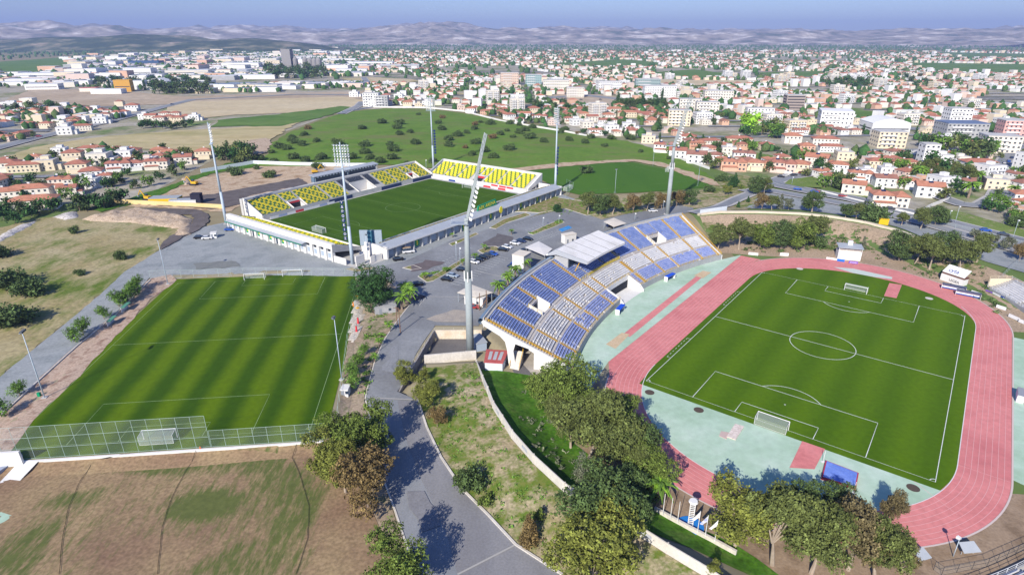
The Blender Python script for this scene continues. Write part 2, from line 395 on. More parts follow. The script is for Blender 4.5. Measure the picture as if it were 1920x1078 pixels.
whitep = mat('white_paint', [(.78, .78, .76)], fine=.05)
linew = mat('line_white', [(.72, .75, .7)], fine=.10, fscale=4)
linef = mat('line_faded', [(.26, .34, .16)], fine=.15, fscale=3)
dirt = mat('dirt', [(.42, .29, .18), (.54, .42, .29), (.34, .23, .14)], scale=.15, fine=.2, bump=.3)
sand = mat('sand_heap', [(.40, .30, .21), (.52, .41, .30), (.34, .25, .17)], scale=.35, fine=.3, bump=.8)
dgrass = patch_mat('dry_grass', (.33, .27, .13), (.42, .36, .21), ((.09, .15, .02), (.16, .20, .04)), scale=.16, stretch=(1, .45, 1), rot=.35, soft=.12, fscale=.9)
brown = patch_mat('worn_field', (.235, .15, .095), (.35, .26, .14), ((.10, .12, .035), (.13, .15, .045)), scale=1.1, stretch=(1, .22, 1), rot=.5, soft=.11)
slope = patch_mat('scrub_slope', (.32, .26, .15), (.43, .36, .24), ((.10, .17, .02), (.17, .19, .045)), scale=.25, soft=.08, fscale=1.6, fine=.32)
lawn = mat('lawn', [(.045, .11, .008), (.065, .17, .012), (.11, .19, .03)], scale=.25, fine=.3, fscale=1.2, bump=.3)
meadow = patch_mat('meadow', (.105, .20, .022), (.145, .24, .034), ((.20, .19, .07), (.14, .18, .05)), scale=.05, stretch=(.5, 1.6, 1), rot=.3, soft=.10, fine=.12, fscale=.3)
tan = mat('stubble', [(.42, .34, .16), (.50, .42, .23), (.36, .32, .14)], scale=.012, stretch=(.6, 2, 1), rot=.25, fine=.10, fscale=.12)
tan2 = mat('pale_stubble', [(.52, .42, .25), (.58, .49, .32)], scale=.012, stretch=(.5, 2, 1), rot=.1, fine=.10, fscale=.15)
greenf = mat('crop', [(.08, .17, .025), (.14, .22, .05)], scale=.012, stretch=(.6, 2, 1), fine=.12, fscale=.1)
townm = mat('town_ground', [(.40, .35, .25), (.40, .37, .31), (.30, .28, .18), (.13, .20, .05)], scale=.016, fine=.22, fscale=.2)
FIELDS = []       # ground no house may stand on
def field(name, P, m, off, res=6, rough_=0, block=True, **k):
    Q = GP(P)
    if block: FIELDS.append(Q)
    if rough_: Q = rough_edge(Q, rough_, max(3, res*.7))
    return drape(name, Q, m, off, res=res, **k)
field('town_ground', [(-60, 455), (-60, 160), (330, 95), (700, 88), (1300, 82), (1990, 105), (1990, 460), (1450, 350), (1250, 290), (900, 205), (650, 205), (400, 300), (230, 390)], townm, .05, res=60, block=False)
field('stubble_field', [(-20, 308), (60, 278), (190, 258), (330, 246), (500, 237), (560, 230), (510, 262), (480, 278), (430, 288), (330, 283), (150, 276), (60, 300)], tan, .5, 14, 2)
field('stubble_field', [(300, 214), (330, 193), (450, 188), (640, 182), (690, 190), (650, 204), (560, 212), (450, 216), (340, 226)], tan2, .5, 20, 2)
field('crop_field', [(392, 240), (425, 224), (520, 216), (640, 200), (660, 203), (600, 222), (530, 238), (440, 238)], greenf, .6, 14, 2)
field('dirt_field', [(0, 192), (60, 168), (180, 168), (350, 182), (500, 176), (690, 172), (690, 186), (560, 186), (330, 196), (200, 200), (100, 196)], mat('bare_earth', [(.40, .31, .21), (.50, .41, .30)], scale=.01, fine=.15, fscale=.1), .4, 20, 2)
field('crop_field', [(-20, 140), (-20, 118), (120, 108), (150, 125), (60, 140)], greenf, .6, 50, 2)
field('crop_field', [(1215, 137), (1300, 131), (1400, 143), (1290, 150)], greenf, .6, 30, 2)
field('crop_field', [(1170, 112), (1260, 120), (1235, 126), (960, 124)], greenf, .6, 30, 2)
field('crop_field', [(1420, 137), (1540, 134), (1560, 143), (1450, 146)], greenf, .6, 30, 2)
field('crop_field', [(1578, 204), (1690, 216), (1686, 226), (1600, 228)], greenf, .7, 10, 1)
field('crop_field', [(1700, 118), (1990, 122), (1990, 142), (1800, 138), (1720, 130)], greenf, .6, 40, 2)
field('crop_field', [(1740, 98), (1990, 103), (1990, 113), (1800, 111)], greenf, .6, 60, 2)
field('stubble_field', [(1200, 150), (1430, 152), (1400, 160), (1240, 162)], tan2, .7, 30, 2)
field('stubble_field', [(640, 148), (700, 146), (790, 152), (740, 160), (660, 158)], tan, .7, 20, 2)
field('stubble_field', [(690, 146), (780, 150), (760, 158), (700, 156)], tan2, .8, 20, 2)
field('stubble_field', [(760, 172), (860, 170), (1010, 192), (1060, 200), (930, 182)], tan, .7, 20, 2, block=False)
field('dirt_field', [(1040, 178), (1120, 178), (1215, 192), (1190, 206), (1100, 198), (1030, 190)], mat('bare_earth', [(.34, .27, .21)]), .6, 15, 2)
field('meadow', [(480, 312), (500, 292), (508, 270), (540, 250), (600, 226), (650, 211), (720, 204), (800, 205), (870, 213), (960, 232), (1020, 243), (1110, 258), (1180, 266), (1240, 285), (1275, 300), (1330, 330), (1345, 340), (1290, 330), (1240, 315), (1180, 303), (1120, 303), (1000, 313), (940, 322), (830, 318), (740, 312), (600, 312)],
      meadow, .35, 9, 1, mask=lambda x, y: .26+.3*fbm(x/30, y/30, 5, 3))
field('dirt_track', [(800, 318), (870, 318), (940, 320), (1050, 307), (1110, 303), (1190, 300), (1240, 306), (1335, 338), (1350, 350), (1330, 348), (1250, 316), (1190, 304), (1120, 308), (1000, 320), (930, 326), (850, 326)], dirt, .5, 5, .6)
field('scree', [(440, 278), (470, 264), (505, 258), (508, 272), (498, 288), (470, 298), (440, 296)], sand, .6, 8, 1.5)
# dry field on the left
field('dry_field', [(-60, 720), (-60, 455), (0, 428), (60, 412), (120, 404), (170, 415), (250, 418), (335, 418), (345, 432), (318, 448), (287, 479), (234, 511), (187, 555), (77, 645), (0, 706)], dgrass, .10, 3, .5,
      mask=blobs([(250, 520, 12, 10, .6), (60, 500, 14, 12, .48), (120, 540, 18, 12, .52), (200, 480, 14, 10, .48), (20, 520, 12, 16, .5), (30, 700, 10, 8, .5), (285, 470, 8, 8, .6), (130, 430, 22, 6, .46), (50, 600, 10, 8, .55), (190, 540, 9, 6, .6), (300, 430, 10, 5, .55), (100, 600, 9, 6, .5), (90, 460, 16, 8, .5)], .38))
field('grass_field', [(170, 392), (260, 368), (330, 345), (390, 318), (430, 306), (480, 308), (470, 316), (400, 325), (330, 352), (290, 375), (190, 398)], patch_mat('dry_grass', 0, 0, 0) if 'dry_grass' in MATS and False else lawn, .3, 5, .8)
# building site
field('building_site', [(190, 398), (290, 372), (370, 335), (480, 312), (560, 312), (690, 314), (720, 320), (580, 350), (455, 385), (430, 398), (330, 392), (200, 385)], dirt, .2, 4, .8)
field('site_road', [(225, 382), (330, 372), (400, 365), (470, 352), (560, 335), (577, 345), (580, 352), (500, 368), (450, 385), (420, 392), (395, 393)], darkgravel, .45, 4, .4)
field('site_road', [(268, 392), (370, 394), (388, 402), (392, 418), (375, 432), (345, 445), (318, 462), (300, 470), (302, 458), (340, 432), (362, 420), (362, 405), (280, 398)], darkgravel, .5, 3, .4)
# asphalt round the arena, the car park and the road
field('arena_yard', [(282, 523), (290, 500), (300, 478), (318, 460), (345, 440), (372, 428), (420, 418), (500, 440), (627, 490), (722, 486), (880, 420), (1045, 362), (1085, 376), (1060, 388), (960, 418), (850, 450), (760, 492), (720, 520), (668, 519), (480, 514)], gravel, .12, 4, .15)
field('gravel_road', [(-60, 760), (-60, 735), (0, 707), (77, 644), (187, 554), (234, 510), (287, 477), (318, 460), (300, 500), (280, 523), (214, 590), (147, 644), (63, 720), (0, 778), (-60, 830)], gravel, .16, 3, .12)
CP = [(668, 516), (700, 505), (760, 490), (850, 450), (960, 417), (1035, 398), (1060, 390), (1130, 412), (1175, 402), (1275, 385), (1300, 388), (1300, 398), (1280, 401), (1200, 416), (1150, 428), (1034, 484), (990, 515), (947, 550), (917, 576), (902, 602), (897, 612), (816, 611), (795, 640), (778, 668), (768, 700), (745, 735), (784, 751), (685, 751), (688, 730), (702, 678), (720, 638), (743, 604), (773, 566), (790, 552), (742, 540), (720, 520)]
field('car_park', CP, asphalt, .18, 3)
RD = GP([(685, 750), (700, 810), (720, 905), (740, 958), (780, 1078)])+[un(820, 1200, .3).tolist(), un(1180, 1200, .3).tolist()]+GP([(1054, 1078), (967, 1022), (914, 965), (867, 918), (827, 858), (800, 801), (784, 751)])
drape('road', RD, asphalt_road, .12, 3)
RW = GP([(745, 751), (760, 820), (790, 900), (820, 960), (840, 1010), (858, 1078)])+[un(870, 1200, .3).tolist(), un(1180, 1200, .3).tolist()]+GP([(1052, 1078), (966, 1023), (912, 966), (865, 919), (825, 859), (798, 802), (782, 752)])
drape('road_lane', RW, asphalt_warm, .15, 3)
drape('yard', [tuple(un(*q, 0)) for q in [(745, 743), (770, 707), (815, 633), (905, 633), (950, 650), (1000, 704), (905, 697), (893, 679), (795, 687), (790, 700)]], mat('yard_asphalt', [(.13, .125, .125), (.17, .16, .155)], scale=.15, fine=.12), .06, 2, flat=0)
drape('yard', [tuple(un(*q, 0)) for q in [(897, 640), (912, 600), (985, 560), (1075, 640), (1040, 692), (1001, 703), (940, 690)]], mat('yard_concrete', [(.40, .36, .31), (.48, .44, .38)], scale=.3, fine=.1), .05, 3, flat=0)
for P_, m_ in [([(768, 500), (800, 488), (835, 494), (800, 506), (770, 512)], ((.13, .11, .11), (.17, .14, .14))), ([(905, 455), (935, 440), (962, 446), (950, 460), (915, 466)], ((.12, .11, .115), (.16, .15, .15))), ([(800, 600), (850, 580), (885, 588), (890, 604), (840, 606)], ((.42, .37, .31), (.33, .30, .27))), ([(720, 700), (735, 650), (748, 652), (735, 702)], ((.26, .27, .285), (.24, .25, .265))), ([(760, 930), (800, 925), (830, 985), (800, 1000)], ((.21, .21, .225), (.24, .24, .255))), ([(360, 495), (440, 488), (450, 500), (370, 506)], ((.19, .20, .19), (.22, .23, .22)))]:
    drape('asphalt_patch', rough_edge(GP(P_), .5, 3), mat(f'patch_{m_[0][0]}', list(m_), scale=.4, fine=.12), .26, 3)
# strips of bare ground beside the road
slopemask = blobs([(800, 750, 5, 6, .62), (850, 760, 6, 5, .5), (885, 700, 6, 4, .5), (840, 840, 6, 5, .55), (900, 830, 5, 5, .5), (870, 905, 7, 5, .55), (1010, 850, 6, 5, .5), (950, 960, 8, 4, .48), (820, 800, 5, 5, .6), (930, 900, 6, 4, .48), (1150, 1010, 6, 4, .5), (830, 700, 8, 5, .58), (860, 800, 5, 8, .58), (960, 900, 8, 5, .54)], .475)
field('embankment', [(784, 751), (800, 720), (795, 690), (893, 680), (905, 716), (925, 768), (960, 824), (1000, 870), (1058, 924), (1180, 995), (1250, 1040), (1330, 1088), (1300, 1130), (1090, 1100), (1054, 1077), (967, 1021), (914, 964), (867, 917), (827, 857), (800, 800)], slope, .10, 2, mask=slopemask)
field('verge', [(668, 519), (742, 528), (770, 545), (788, 553), (771, 567), (741, 605), (718, 639), (700, 679), (686, 731), (683, 751), (698, 812), (717, 905), (737, 960), (777, 1080), (760, 1100), (700, 960), (650, 870), (635, 790), (640, 735), (650, 650), (668, 560)], patch_mat('verge_soil', (.33, .25, .17), (.42, .34, .25), ((.09, .13, .03), (.14, .17, .05)), scale=.4, soft=.1), .14, 2, .2,
      mask=blobs([(700, 620, 4, 8, .5), (690, 900, 4, 8, .45)], .4))
field('verge', [(282, 523), (214, 590), (147, 644), (63, 720), (-20, 795), (-40, 870), (20, 850), (60, 790), (137, 718), (210, 640), (285, 560), (333, 526), (320, 515)], mat('verge_dirt', [(.38, .26, .19), (.50, .38, .29), (.28, .18, .13)], scale=.35, fine=.2), .14, 2, .2)
field('worn_field', [(-120, 900), (-60, 880), (40, 864), (300, 846), (590, 829), (632, 832), (650, 870), (698, 958), (758, 1100), (780, 1200), (-250, 1200), (-250, 950)], brown, .2, 2,
      mask=blobs([(300, 940, 26, 17, .40), (150, 1020, 20, 12, .40), (450, 1000, 22, 15, .42), (280, 880, 14, 2.6, .62), (190, 905, 6, 3, .7), (430, 862, 18, 3.2, .60), (540, 890, 6, 9, .6), (560, 960, 5, 9, .64), (390, 948, 7, 4.2, .84), (490, 870, 6, 4, .62), (130, 935, 6, 3, .62), (60, 1010, 4, 5, .62), (20, 1060, 5, 5, .6), (520, 1050, 14, 5, .54), (400, 1060, 6, 3, .6), (150, 900, 12, 3, .2), (60, 900, 10, 5, .1), (660, 1000, 6, 16, .12), (610, 860, 8, 3, .25), (300, 1040, 9, 4, .25)], .27))
# gardens and scrub between arena, second training pitch and bowl
field('scrub_ground', [(1000, 405), (1075, 375), (1100, 368), (1180, 366), (1330, 356), (1400, 360), (1410, 364), (1310, 392), (1270, 384), (1175, 401), (1128, 411), (1062, 392)], patch_mat('verge_soil', 0, 0, 0) if False else slope, .2, 4, .5, mask=lambda x, y: .34+.25*fbm(x/9, y/9, 4, 3))
field('scrub_ground', [(1330, 356), (1360, 330), (1400, 330), (1450, 352), (1400, 395), (1310, 398), (1408, 366)], slope, .25, 4, .4, mask=lambda x, y: .36+.28*fbm(x/9, y/9, 4, 3))
field('bowl_slope', [(1312, 406), (1350, 402), (1420, 402), (1500, 405), (1560, 411), (1620, 421), (1680, 436), (1760, 465), (1850, 500), (1990, 560), (1990, 625), (1890, 622), (1850, 590), (1780, 545), (1640, 505), (1500, 484), (1400, 478), (1350, 474)], patch_mat('bowl_soil', (.34, .26, .175), (.44, .33, .23), ((.07, .12, .02), (.12, .16, .03)), scale=.35, soft=.08, fine=.3), .03, 3,
      mask=blobs([(1330, 430, 10, 6, .6), (1460, 455, 14, 5, .62), (1560, 465, 14, 5, .62), (1640, 465, 12, 4, .58), (1800, 500, 14, 6, .56), (1600, 430, 20, 6, .42), (1500, 425, 12, 5, .5), (1420, 440, 10, 8, .6)], .28))
field('lawn', [(903, 694), (912, 720), (935, 768), (968, 818), (1005, 856), (1062, 906), (1120, 945), (1195, 986), (1250, 1010), (1330, 1045), (1420, 1085), (1460, 1078), (1380, 1020), (1270, 975), (1180, 930), (1100, 850), (1050, 800), (1020, 750), (1000, 706), (960, 700)], lawn, .12, 2, .3, block=False)
field('bowl_floor', [(1000, 706), (1020, 750), (1050, 800), (1100, 850), (1180, 930), (1270, 975), (1380, 1020), (1460, 1078), (1500, 1150), (1800, 1150), (1990, 1100), (1990, 930), (1890, 925), (1840, 970), (1720, 1023), (1340, 945), (1200, 880), (1150, 800), (1120, 700)], mat('bowl_dirt', [(.27, .19, .12), (.34, .25, .17), (.22, .155, .10)], scale=.15, fine=.15), .02, 3, block=False)
# second training pitch
field('training_grass', [(975, 318), (1170, 302), (1290, 328), (1347, 347), (1320, 353), (1200, 362), (1085, 366), (1052, 358), (1010, 335)], mat('turf_far', [(.055, .14, .012), (.075, .17, .015)], scale=.03, stretch=(1, .2, 1), fine=.08), .3, 8)
# highway and side streets of the near town
field('gravel_lot', [(1395, 392), (1420, 372), (1445, 358), (1500, 366), (1600, 384), (1700, 408), (1800, 437), (1990, 486), (1990, 540), (1850, 492), (1760, 458), (1680, 426), (1600, 408), (1500, 394)], gravel, .25, 6)
for nm, P_, w_ in [('road', [(1395, 362), (1430, 357), (1460, 362), (1590, 386), (1700, 412), (1800, 440), (1990, 495)], 7),
                   ('highway', [(1446, 343), (1462, 349), (1500, 357), (1600, 375), (1700, 400), (1800, 426), (1990, 475)], 12),
                   ('road', [(1446, 345), (1470, 336), (1520, 327), (1570, 321)], 9), ('path', [(1300, 402), (1340, 392), (1380, 376), (1412, 363)], 5),
                   ('road', [(1765, 372), (1800, 385), (1840, 388), (1868, 372), (1878, 350), (1872, 325), (1885, 300), (1905, 280), (1990, 262)], 8),
                   ('road', [(-20, 283), (60, 262), (120, 248), (200, 230), (290, 206), (360, 188), (560, 178), (700, 180)], 11),
                   ('road', [(695, 195), (700, 172), (688, 155), (682, 146)], 11), ('road', [(640, 215), (672, 200), (680, 192)], 9),
                   ('road', [(1120, 150), (1155, 157), (1170, 175), (1180, 185)], 11), ('highway', [(1015, 185), (1100, 180), (1250, 197), (1420, 222), (1560, 236), (1740, 244), (1990, 262)], 18)]:
    Q = [G(*q)[:2] for q in P_]; ribbon(nm, Q, w_+3.2, mat('pavement', [(.42, .41, .39), (.5, .48, .46)], scale=.05), .75); ribbon(nm, Q, w_, asphalt_road, .83)
    FIELDS.append([tuple(a) for a in [np.array(q)+(-1, w_/2+4) for q in Q]+[np.array(q)+(1, -w_/2-4) for q in Q[::-1]]])
    if nm == 'highway': merge_lines('road_marking', [[q for q in Q]], .35, linew, lambda x, y: z1(x, y)+.9)
field('grass_field', [(1762, 390), (1815, 402), (1920, 432), (1990, 455), (1990, 466), (1900, 446), (1770, 416)], patch_mat('park_grass', (.13, .20, .04), (.18, .24, .06), ((.33, .28, .16), (.36, .3, .2)), scale=.3), .3, 4, mask=lambda x, y: .3+.2*fbm(x/9, y/9, 8, 3))
field('grass_field', [(1470, 347), (1480, 339), (1520, 334), (1545, 342), (1540, 355), (1500, 353)], MATS['park_grass'], .9, 4, mask=lambda x, y: .35+0*x)
field('grass_field', [(1395, 292), (1420, 288), (1470, 297), (1440, 305), (1400, 300)], MATS['park_grass'], .6, 4, mask=lambda x, y: .35+0*x)
# ================================================================ PITCHES AND TRACK
def turf(name, c1, c2, fr, width, axis='v', soft=.15, contrast=1., fine=.10):
    """mown turf: light and dark bands across v (or u) of the pitch frame"""
    m = mat(name, [c1, c1], scale=.05, fine=fine, fscale=.8); t = m.node_tree; N = t.nodes; L = t.links; b = N['Principled BSDF']
    geo = N['Geometry']; dot = N.new('ShaderNodeVectorMath'); dot.operation = 'DOT_PRODUCT'
    d = fr.V if axis == 'v' else fr.U; dot.inputs[1].default_value = (d[0], d[1], 0); L.new(geo.outputs['Position'], dot.inputs[0])
    nz = N.new('ShaderNodeTexNoise'); nz.inputs['Scale'].default_value = .06; L.new(geo.outputs['Position'], nz.inputs['Vector'])
    a = N.new('ShaderNodeMath'); a.operation = 'MULTIPLY_ADD'; L.new(nz.outputs['Fac'], a.inputs[0]); a.inputs[1].default_value = 1.5
    L.new(dot.outputs['Value'], a.inputs[2])
    s = N.new('ShaderNodeMath'); s.operation = 'MULTIPLY'; L.new(a.outputs[0], s.inputs[0]); s.inputs[1].default_value = math.pi/width
    sn = N.new('ShaderNodeMath'); sn.operation = 'SINE'; L.new(s.outputs[0], sn.inputs[0])
    n2 = N.new('ShaderNodeTexNoise'); n2.inputs['Scale'].default_value = .03; n2.inputs['Detail'].default_value = 4; L.new(geo.outputs['Position'], n2.inputs['Vector'])
    ad = N.new('ShaderNodeMath'); ad.operation = 'MULTIPLY_ADD'; L.new(n2.outputs['Fac'], ad.inputs[0]); ad.inputs[1].default_value = 1.6/contrast; ad.inputs[2].default_value = -.8/contrast
    sm = N.new('ShaderNodeMath'); sm.operation = 'ADD'; L.new(sn.outputs[0], sm.inputs[0]); L.new(ad.outputs[0], sm.inputs[1])
    mr = N.new('ShaderNodeMapRange'); mr.inputs[1].default_value = -soft*4; mr.inputs[2].default_value = soft*4; L.new(sm.outputs[0], mr.inputs[0])
    cr = b.inputs['Base Color'].links[0].from_node      # scale node
    mx = N.new('ShaderNodeMix'); mx.data_type = 'RGBA'; L.new(mr.outputs[0], mx.inputs[0]); mx.inputs[6].default_value = (*c1, 1); mx.inputs[7].default_value = (*c2, 1)
    L.new(mx.outputs[2], cr.inputs[0]); return m
turfR = turf('turf_stadium', (.062, .132, .001), (.090, .172, .002), FR, 5.5, 'v', .3, 1)
turfL = turf('turf_training', (.036, .088, .001), (.096, .165, .001), FL, 5.2, 'v', .2, 1.3)
turfA = turf('turf_arena', (.044, .102, .002), (.055, .120, .002), FA, 6, 'u', .3, 1)
pink = mat('track_rubber', [(.60, .20, .195), (.68, .25, .24), (.56, .18, .18)], scale=.05, fine=.09, fscale=.8, rough=.8)
mint = mat('mint_surface', [(.36, .51, .37), (.43, .58, .45), (.51, .64, .53)], scale=.09, detail=7, fine=.06, fscale=.6, rough=.8)
pinkline = mat('lane_line', [(.76, .42, .41)], fine=.05)
def fl(P, z, fr, n, m, res=4, name_=None): return drape(n, [fr.xy(*p) for p in P], m, z, res=res, flat=fr.z)
def ar(cu_, cv_, r, a0, a1, n=24, ru=None): return [(cu_+(ru or r)*math.cos(R(a)), cv_+r*math.sin(R(a))) for a in np.linspace(a0, a1, n)]
UC0, UC1, VC, RI = 9.7, 94.1, 34.0, 36.0
# running surfaces first (lowest), then the infield
outer = [(118.8, -13.4), (3, -13.4)]+ar(UC0, VC, 45.4, -107, -270, 40)+[(UC1, VC+45.3)]+ar(UC1, VC, 45.4, 90, -72, 40)+[(118.8, -5)]
fl(outer, .05, FR, 'running_track', pink, 4)
left = [(-13.5, -10), (-16, -26)]+[tuple(FR.uv(*arc(-.2, d))) for d in np.linspace(-22.6, 23, 24)]+[(119, -14), (118.8, -13.45), (3, -13.45)]
fl(left, .04, FR, 'sports_surface', mint, 4)
fl([(11, 79.45), (94, 79.45), (96, 120), (-2, 120)], .04, FR, 'sports_surface', mint, 6)
fl([(-2.3, -.8)]+ar(UC0, VC, RI-.05, -109, -251, 40)+[(-2.3, 67.6)], .07, FR, 'sports_surface', mint, 3)
fl([(-2.4, -.9), (UC0, VC-RI), (UC1, VC-RI)]+ar(UC1, VC, RI, -88, 88, 36, 31)+[(UC1, VC+RI), (UC0, VC+RI), (3.5, VC+RI-.5), (-2.4, 67.7)], .09, FR, 'grass_pitch', turfR, 3)
def uvp(px, py, fr=FR): p = un(px, py, fr.z); return tuple(float(a) for a in fr.uv(*p))
fl([uvp(*q) for q in [(1503.8, 827.2), (1547, 842), (1527, 880), (1480, 877)]], .11, FR, 'track_link', pink, 3)
fl([uvp(*q) for q in [(1667.5, 531), (1691, 534.5), (1680.8, 559.7), (1657.4, 555.4)]], .12, FR, 'track_link', pink, 3)
fl([uvp(*q) for q in [(1562, 501), (1600, 504), (1673, 520), (1672, 524), (1640, 520), (1598, 512)]], .10, FR, 'water_jump_pad', mat('pale_mint', [(.55, .62, .56)], fine=.08), 3)
fl([(21, -15.8), (87.5, -17.1), (87.5, -19.4), (21, -18.4)], .06, FR, 'jump_runway', pink, 4)
for q in ([(1136, 645.6), (1166, 624), (1181, 627), (1154, 654)], [(1301, 517), (1318, 508), (1334, 511), (1318, 522)]):
    fl([uvp(*a) for a in q], .08, FR, 'sand_pit', mat('pit_sand', [(.56, .42, .25), (.62, .48, .32)], scale=.5, fine=.1), 3)
for px_, py_, dark in [(1218, 736, 1), (1310, 769, 1), (1712, 915, 1), (1499.5, 504.5, 0), (1742, 560, 0)]:
    u_, v_ = uvp(px_, py_); fl(ar(u_, v_, 1.25, 0, 345, 24), .13, FR, 'throwing_circle', mat('circle_brown', [(.10, .075, .06)], fine=.1) if dark else pale, 3)
lines = []
for k in range(1, 8):                       # lanes
    r_ = RI+.1+k*1.16
    lines.append([FR.xy(*p) for p in [(118, VC-r_)]+ar(UC0, VC, r_, -90, -270, 60)+ar(UC1, VC, r_, 90, -90, 60)])
lines.append([FR.xy(118, VC-RI-9.6), FR.xy(9.7, VC-RI-9.6)])
for k in range(9): r_ = RI+.1+k*1.16
lines += [[FR.xy(-2, 62.5), FR.xy(-8.5, 71)], [FR.xy(9.7, 70), FR.xy(9.7, 79.2)], [FR.xy(9.7, -2), FR.xy(9.7, -12)], [FR.xy(60, 70), FR.xy(60, 79.2)]]
merge_lines('lane_lines', lines, .09, pinkline, .085)
kerb = [FR.xy(*p) for p in ar(UC0, VC, RI, -90, -270, 60)+ar(UC1, VC, RI, 90, 60, 10)]; merge_lines('track_kerb', [kerb], .18, mat('kerb_white', [(.7, .68, .66)]), .14)
drop = [FR.xy(*p) for p in ar(UC0, VC, 45.6, -107, -270, 60)+ar(UC1, VC, 45.6, 90, -60, 50)]; merge_lines('track_kerb', [drop], .35, mat('kerb_edge', [(.62, .52, .48)]), .09)
def pitch_lines(fr, L_, W_, m, w=.14, off=.02, arcs=True):
    c = W_/2; f = fr.xy; o = []
    rect = lambda a, b, c_, d_: [f(a, b), f(c_, b), f(c_, d_), f(a, d_), f(a, b)]
    o.append(rect(0, 0, L_, W_)); o.append([f(L_/2, 0), f(L_/2, W_)])
    for s, e in ((0, 1), (L_, -1)):
        o.append([f(s, c-20.16), f(s+e*16.5, c-20.16), f(s+e*16.5, c+20.16), f(s, c+20.16)]); o.append([f(s, c-9.16), f(s+e*5.5, c-9.16), f(s+e*5.5, c+9.16), f(s, c+9.16)])
        if arcs:
            o.append([f(s+e*(11+9.15*math.cos(t)), c+9.15*math.sin(t)) for t in np.linspace(-.925, .925, 16)])
            o.append([f(s+e*(11+.15*math.cos(t)), c+.15*math.sin(t)) for t in np.linspace(0, 6.28, 8)])
        for vv, sg in ((0, 1), (W_, -1)): o.append([f(s+e*math.cos(t), vv+sg*math.sin(t)) for t in np.linspace(0, math.pi/2, 6)])
    if arcs: a_ = [f(L_/2+9.15*math.cos(t), c+9.15*math.sin(t)) for t in np.linspace(0, 2*math.pi, 49)]; a_[-1] = a_[0]; o.append(a_)
    return merge_lines('pitch_lines', o, w, m, fr.z+off)
pitch_lines(FR, 103.81, 66.65, linew, .17, .13)
# technical areas dashes
dash = []
for u0 in (16, 63):
    for k in range(8): dash.append([FR.xy(u0+k*2, -1.15), FR.xy(u0+k*2+1, -1.15)])
    for e in (0, 15): dash.append([FR.xy(u0+e, -1.15), FR.xy(u0+e, -.1)])
merge_lines('pitch_lines', dash, .12, linew, .13)
# training pitch and arena pitch
fl([(-4.5, -2.6), (103, -2.4), (103.2, 69), (60, 70.5), (20, 70.5), (-4.5, 71)], .10, FL, 'training_grass', turfL, 5)
pitch_lines(FL, 99.01, 66.94, mat('line_dull', [(.30, .42, .20)], fine=.2, fscale=2), .13, .13, arcs=False)
drape('arena_floor', [FA.xy(*p) for p in [(-23, -5), (117, -5), (117, 86), (-23, 86)]], concrete, .14, res=6, flat=FA.z)
drape('grass_pitch', [FA.xy(*p) for p in [(-6, -3.5), (113, -3.5), (113, 69.5), (-6, 69.5)]], turfA, .2, res=6, flat=FA.z)
pitch_lines(FA, 105.84, 66.0, mat('line_faint', [(.22, .33, .15)], fine=.15), .16, .24)
# lines of the second training pitch, kerbs along the road
P4 = GP([(1000, 322), (1160, 306), (1300, 340), (1090, 360)]); merge_lines('pitch_lines', [P4+[P4[0]]], .15, MATS['line_faint'], lambda x, y: z1(x, y)+.42)
# ================================================================ GRANDSTANDS OF THE ATHLETICS STADIUM
yellow = mat('yellow_paint', [(.72, .42, .03), (.62, .36, .05)], scale=2, fine=.1)
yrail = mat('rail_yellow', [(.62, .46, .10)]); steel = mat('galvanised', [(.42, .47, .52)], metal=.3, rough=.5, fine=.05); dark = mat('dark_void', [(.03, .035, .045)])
seatblue = mat('seat_blue', [(.19, .26, .52), (.25, .32, .57), (.33, .39, .60)], scale=.35, fine=.2, fscale=3, rough=.5)
seatblue2 = mat('seat_faded_blue', [(.26, .33, .62), (.38, .43, .66), (.20, .28, .58)], scale=.5, fine=.2, fscale=3, rough=.5)
seatwhite = mat('seat_white', [(.74, .73, .72), (.62, .62, .63)], scale=.4, fine=.1, fscale=3, rough=.5)
glass = mat('window_glass', [(.03, .05, .08)], rough=.15, spec=.6); whitewall = mat('white_wall', [(.74, .73, .70), (.66, .65, .63)], scale=.15, fine=.06)
greywall = mat('grey_wall', [(.34, .35, .36), (.42, .42, .42)], scale=.2, fine=.08); terr = mat('terrace', [(.42, .40, .40), (.52, .49, .46), (.46, .42, .38)], scale=.3, fine=.12)
pipe = mat('blue_grey_cladding', [(.16, .24, .34), (.20, .28, .38)], scale=.2, rough=.5)
def arcpt(fr, cu, cv, Rf, out):
    def f(r, deg, z=0.):
        a = R(deg); p = fr.xy(cu+(Rf+r)*math.sin(a), cv+out*(Rf+r)*math.cos(a)); return (p[0], p[1], fr.z+z)
    return f
def frange(a, b, st, extra=()):
    s = set(np.round(np.arange(a, b, st), 3))|{round(b, 3)}|{round(e, 3) for e in extra if a <= e <= b}; return sorted(s)
def sweep_box(mb, P, r0, r1, z0, z1, a0, a1, st=1., m=0):
    A = frange(a0, a1, st); V = []; n = len(A)
    for a in A: V += [P(r0, a, z0), P(r1, a, z0), P(r1, a, z1), P(r0, a, z1)]
    F = [(4*i+k, 4*i+4+k, 4*i+4+(k+1) % 4, 4*i+(k+1) % 4) for i in range(n-1) for k in range(4)]+[(0, 1, 2, 3), (4*n-1, 4*n-2, 4*n-3, 4*n-4)]
    mb.add(V, F, m)
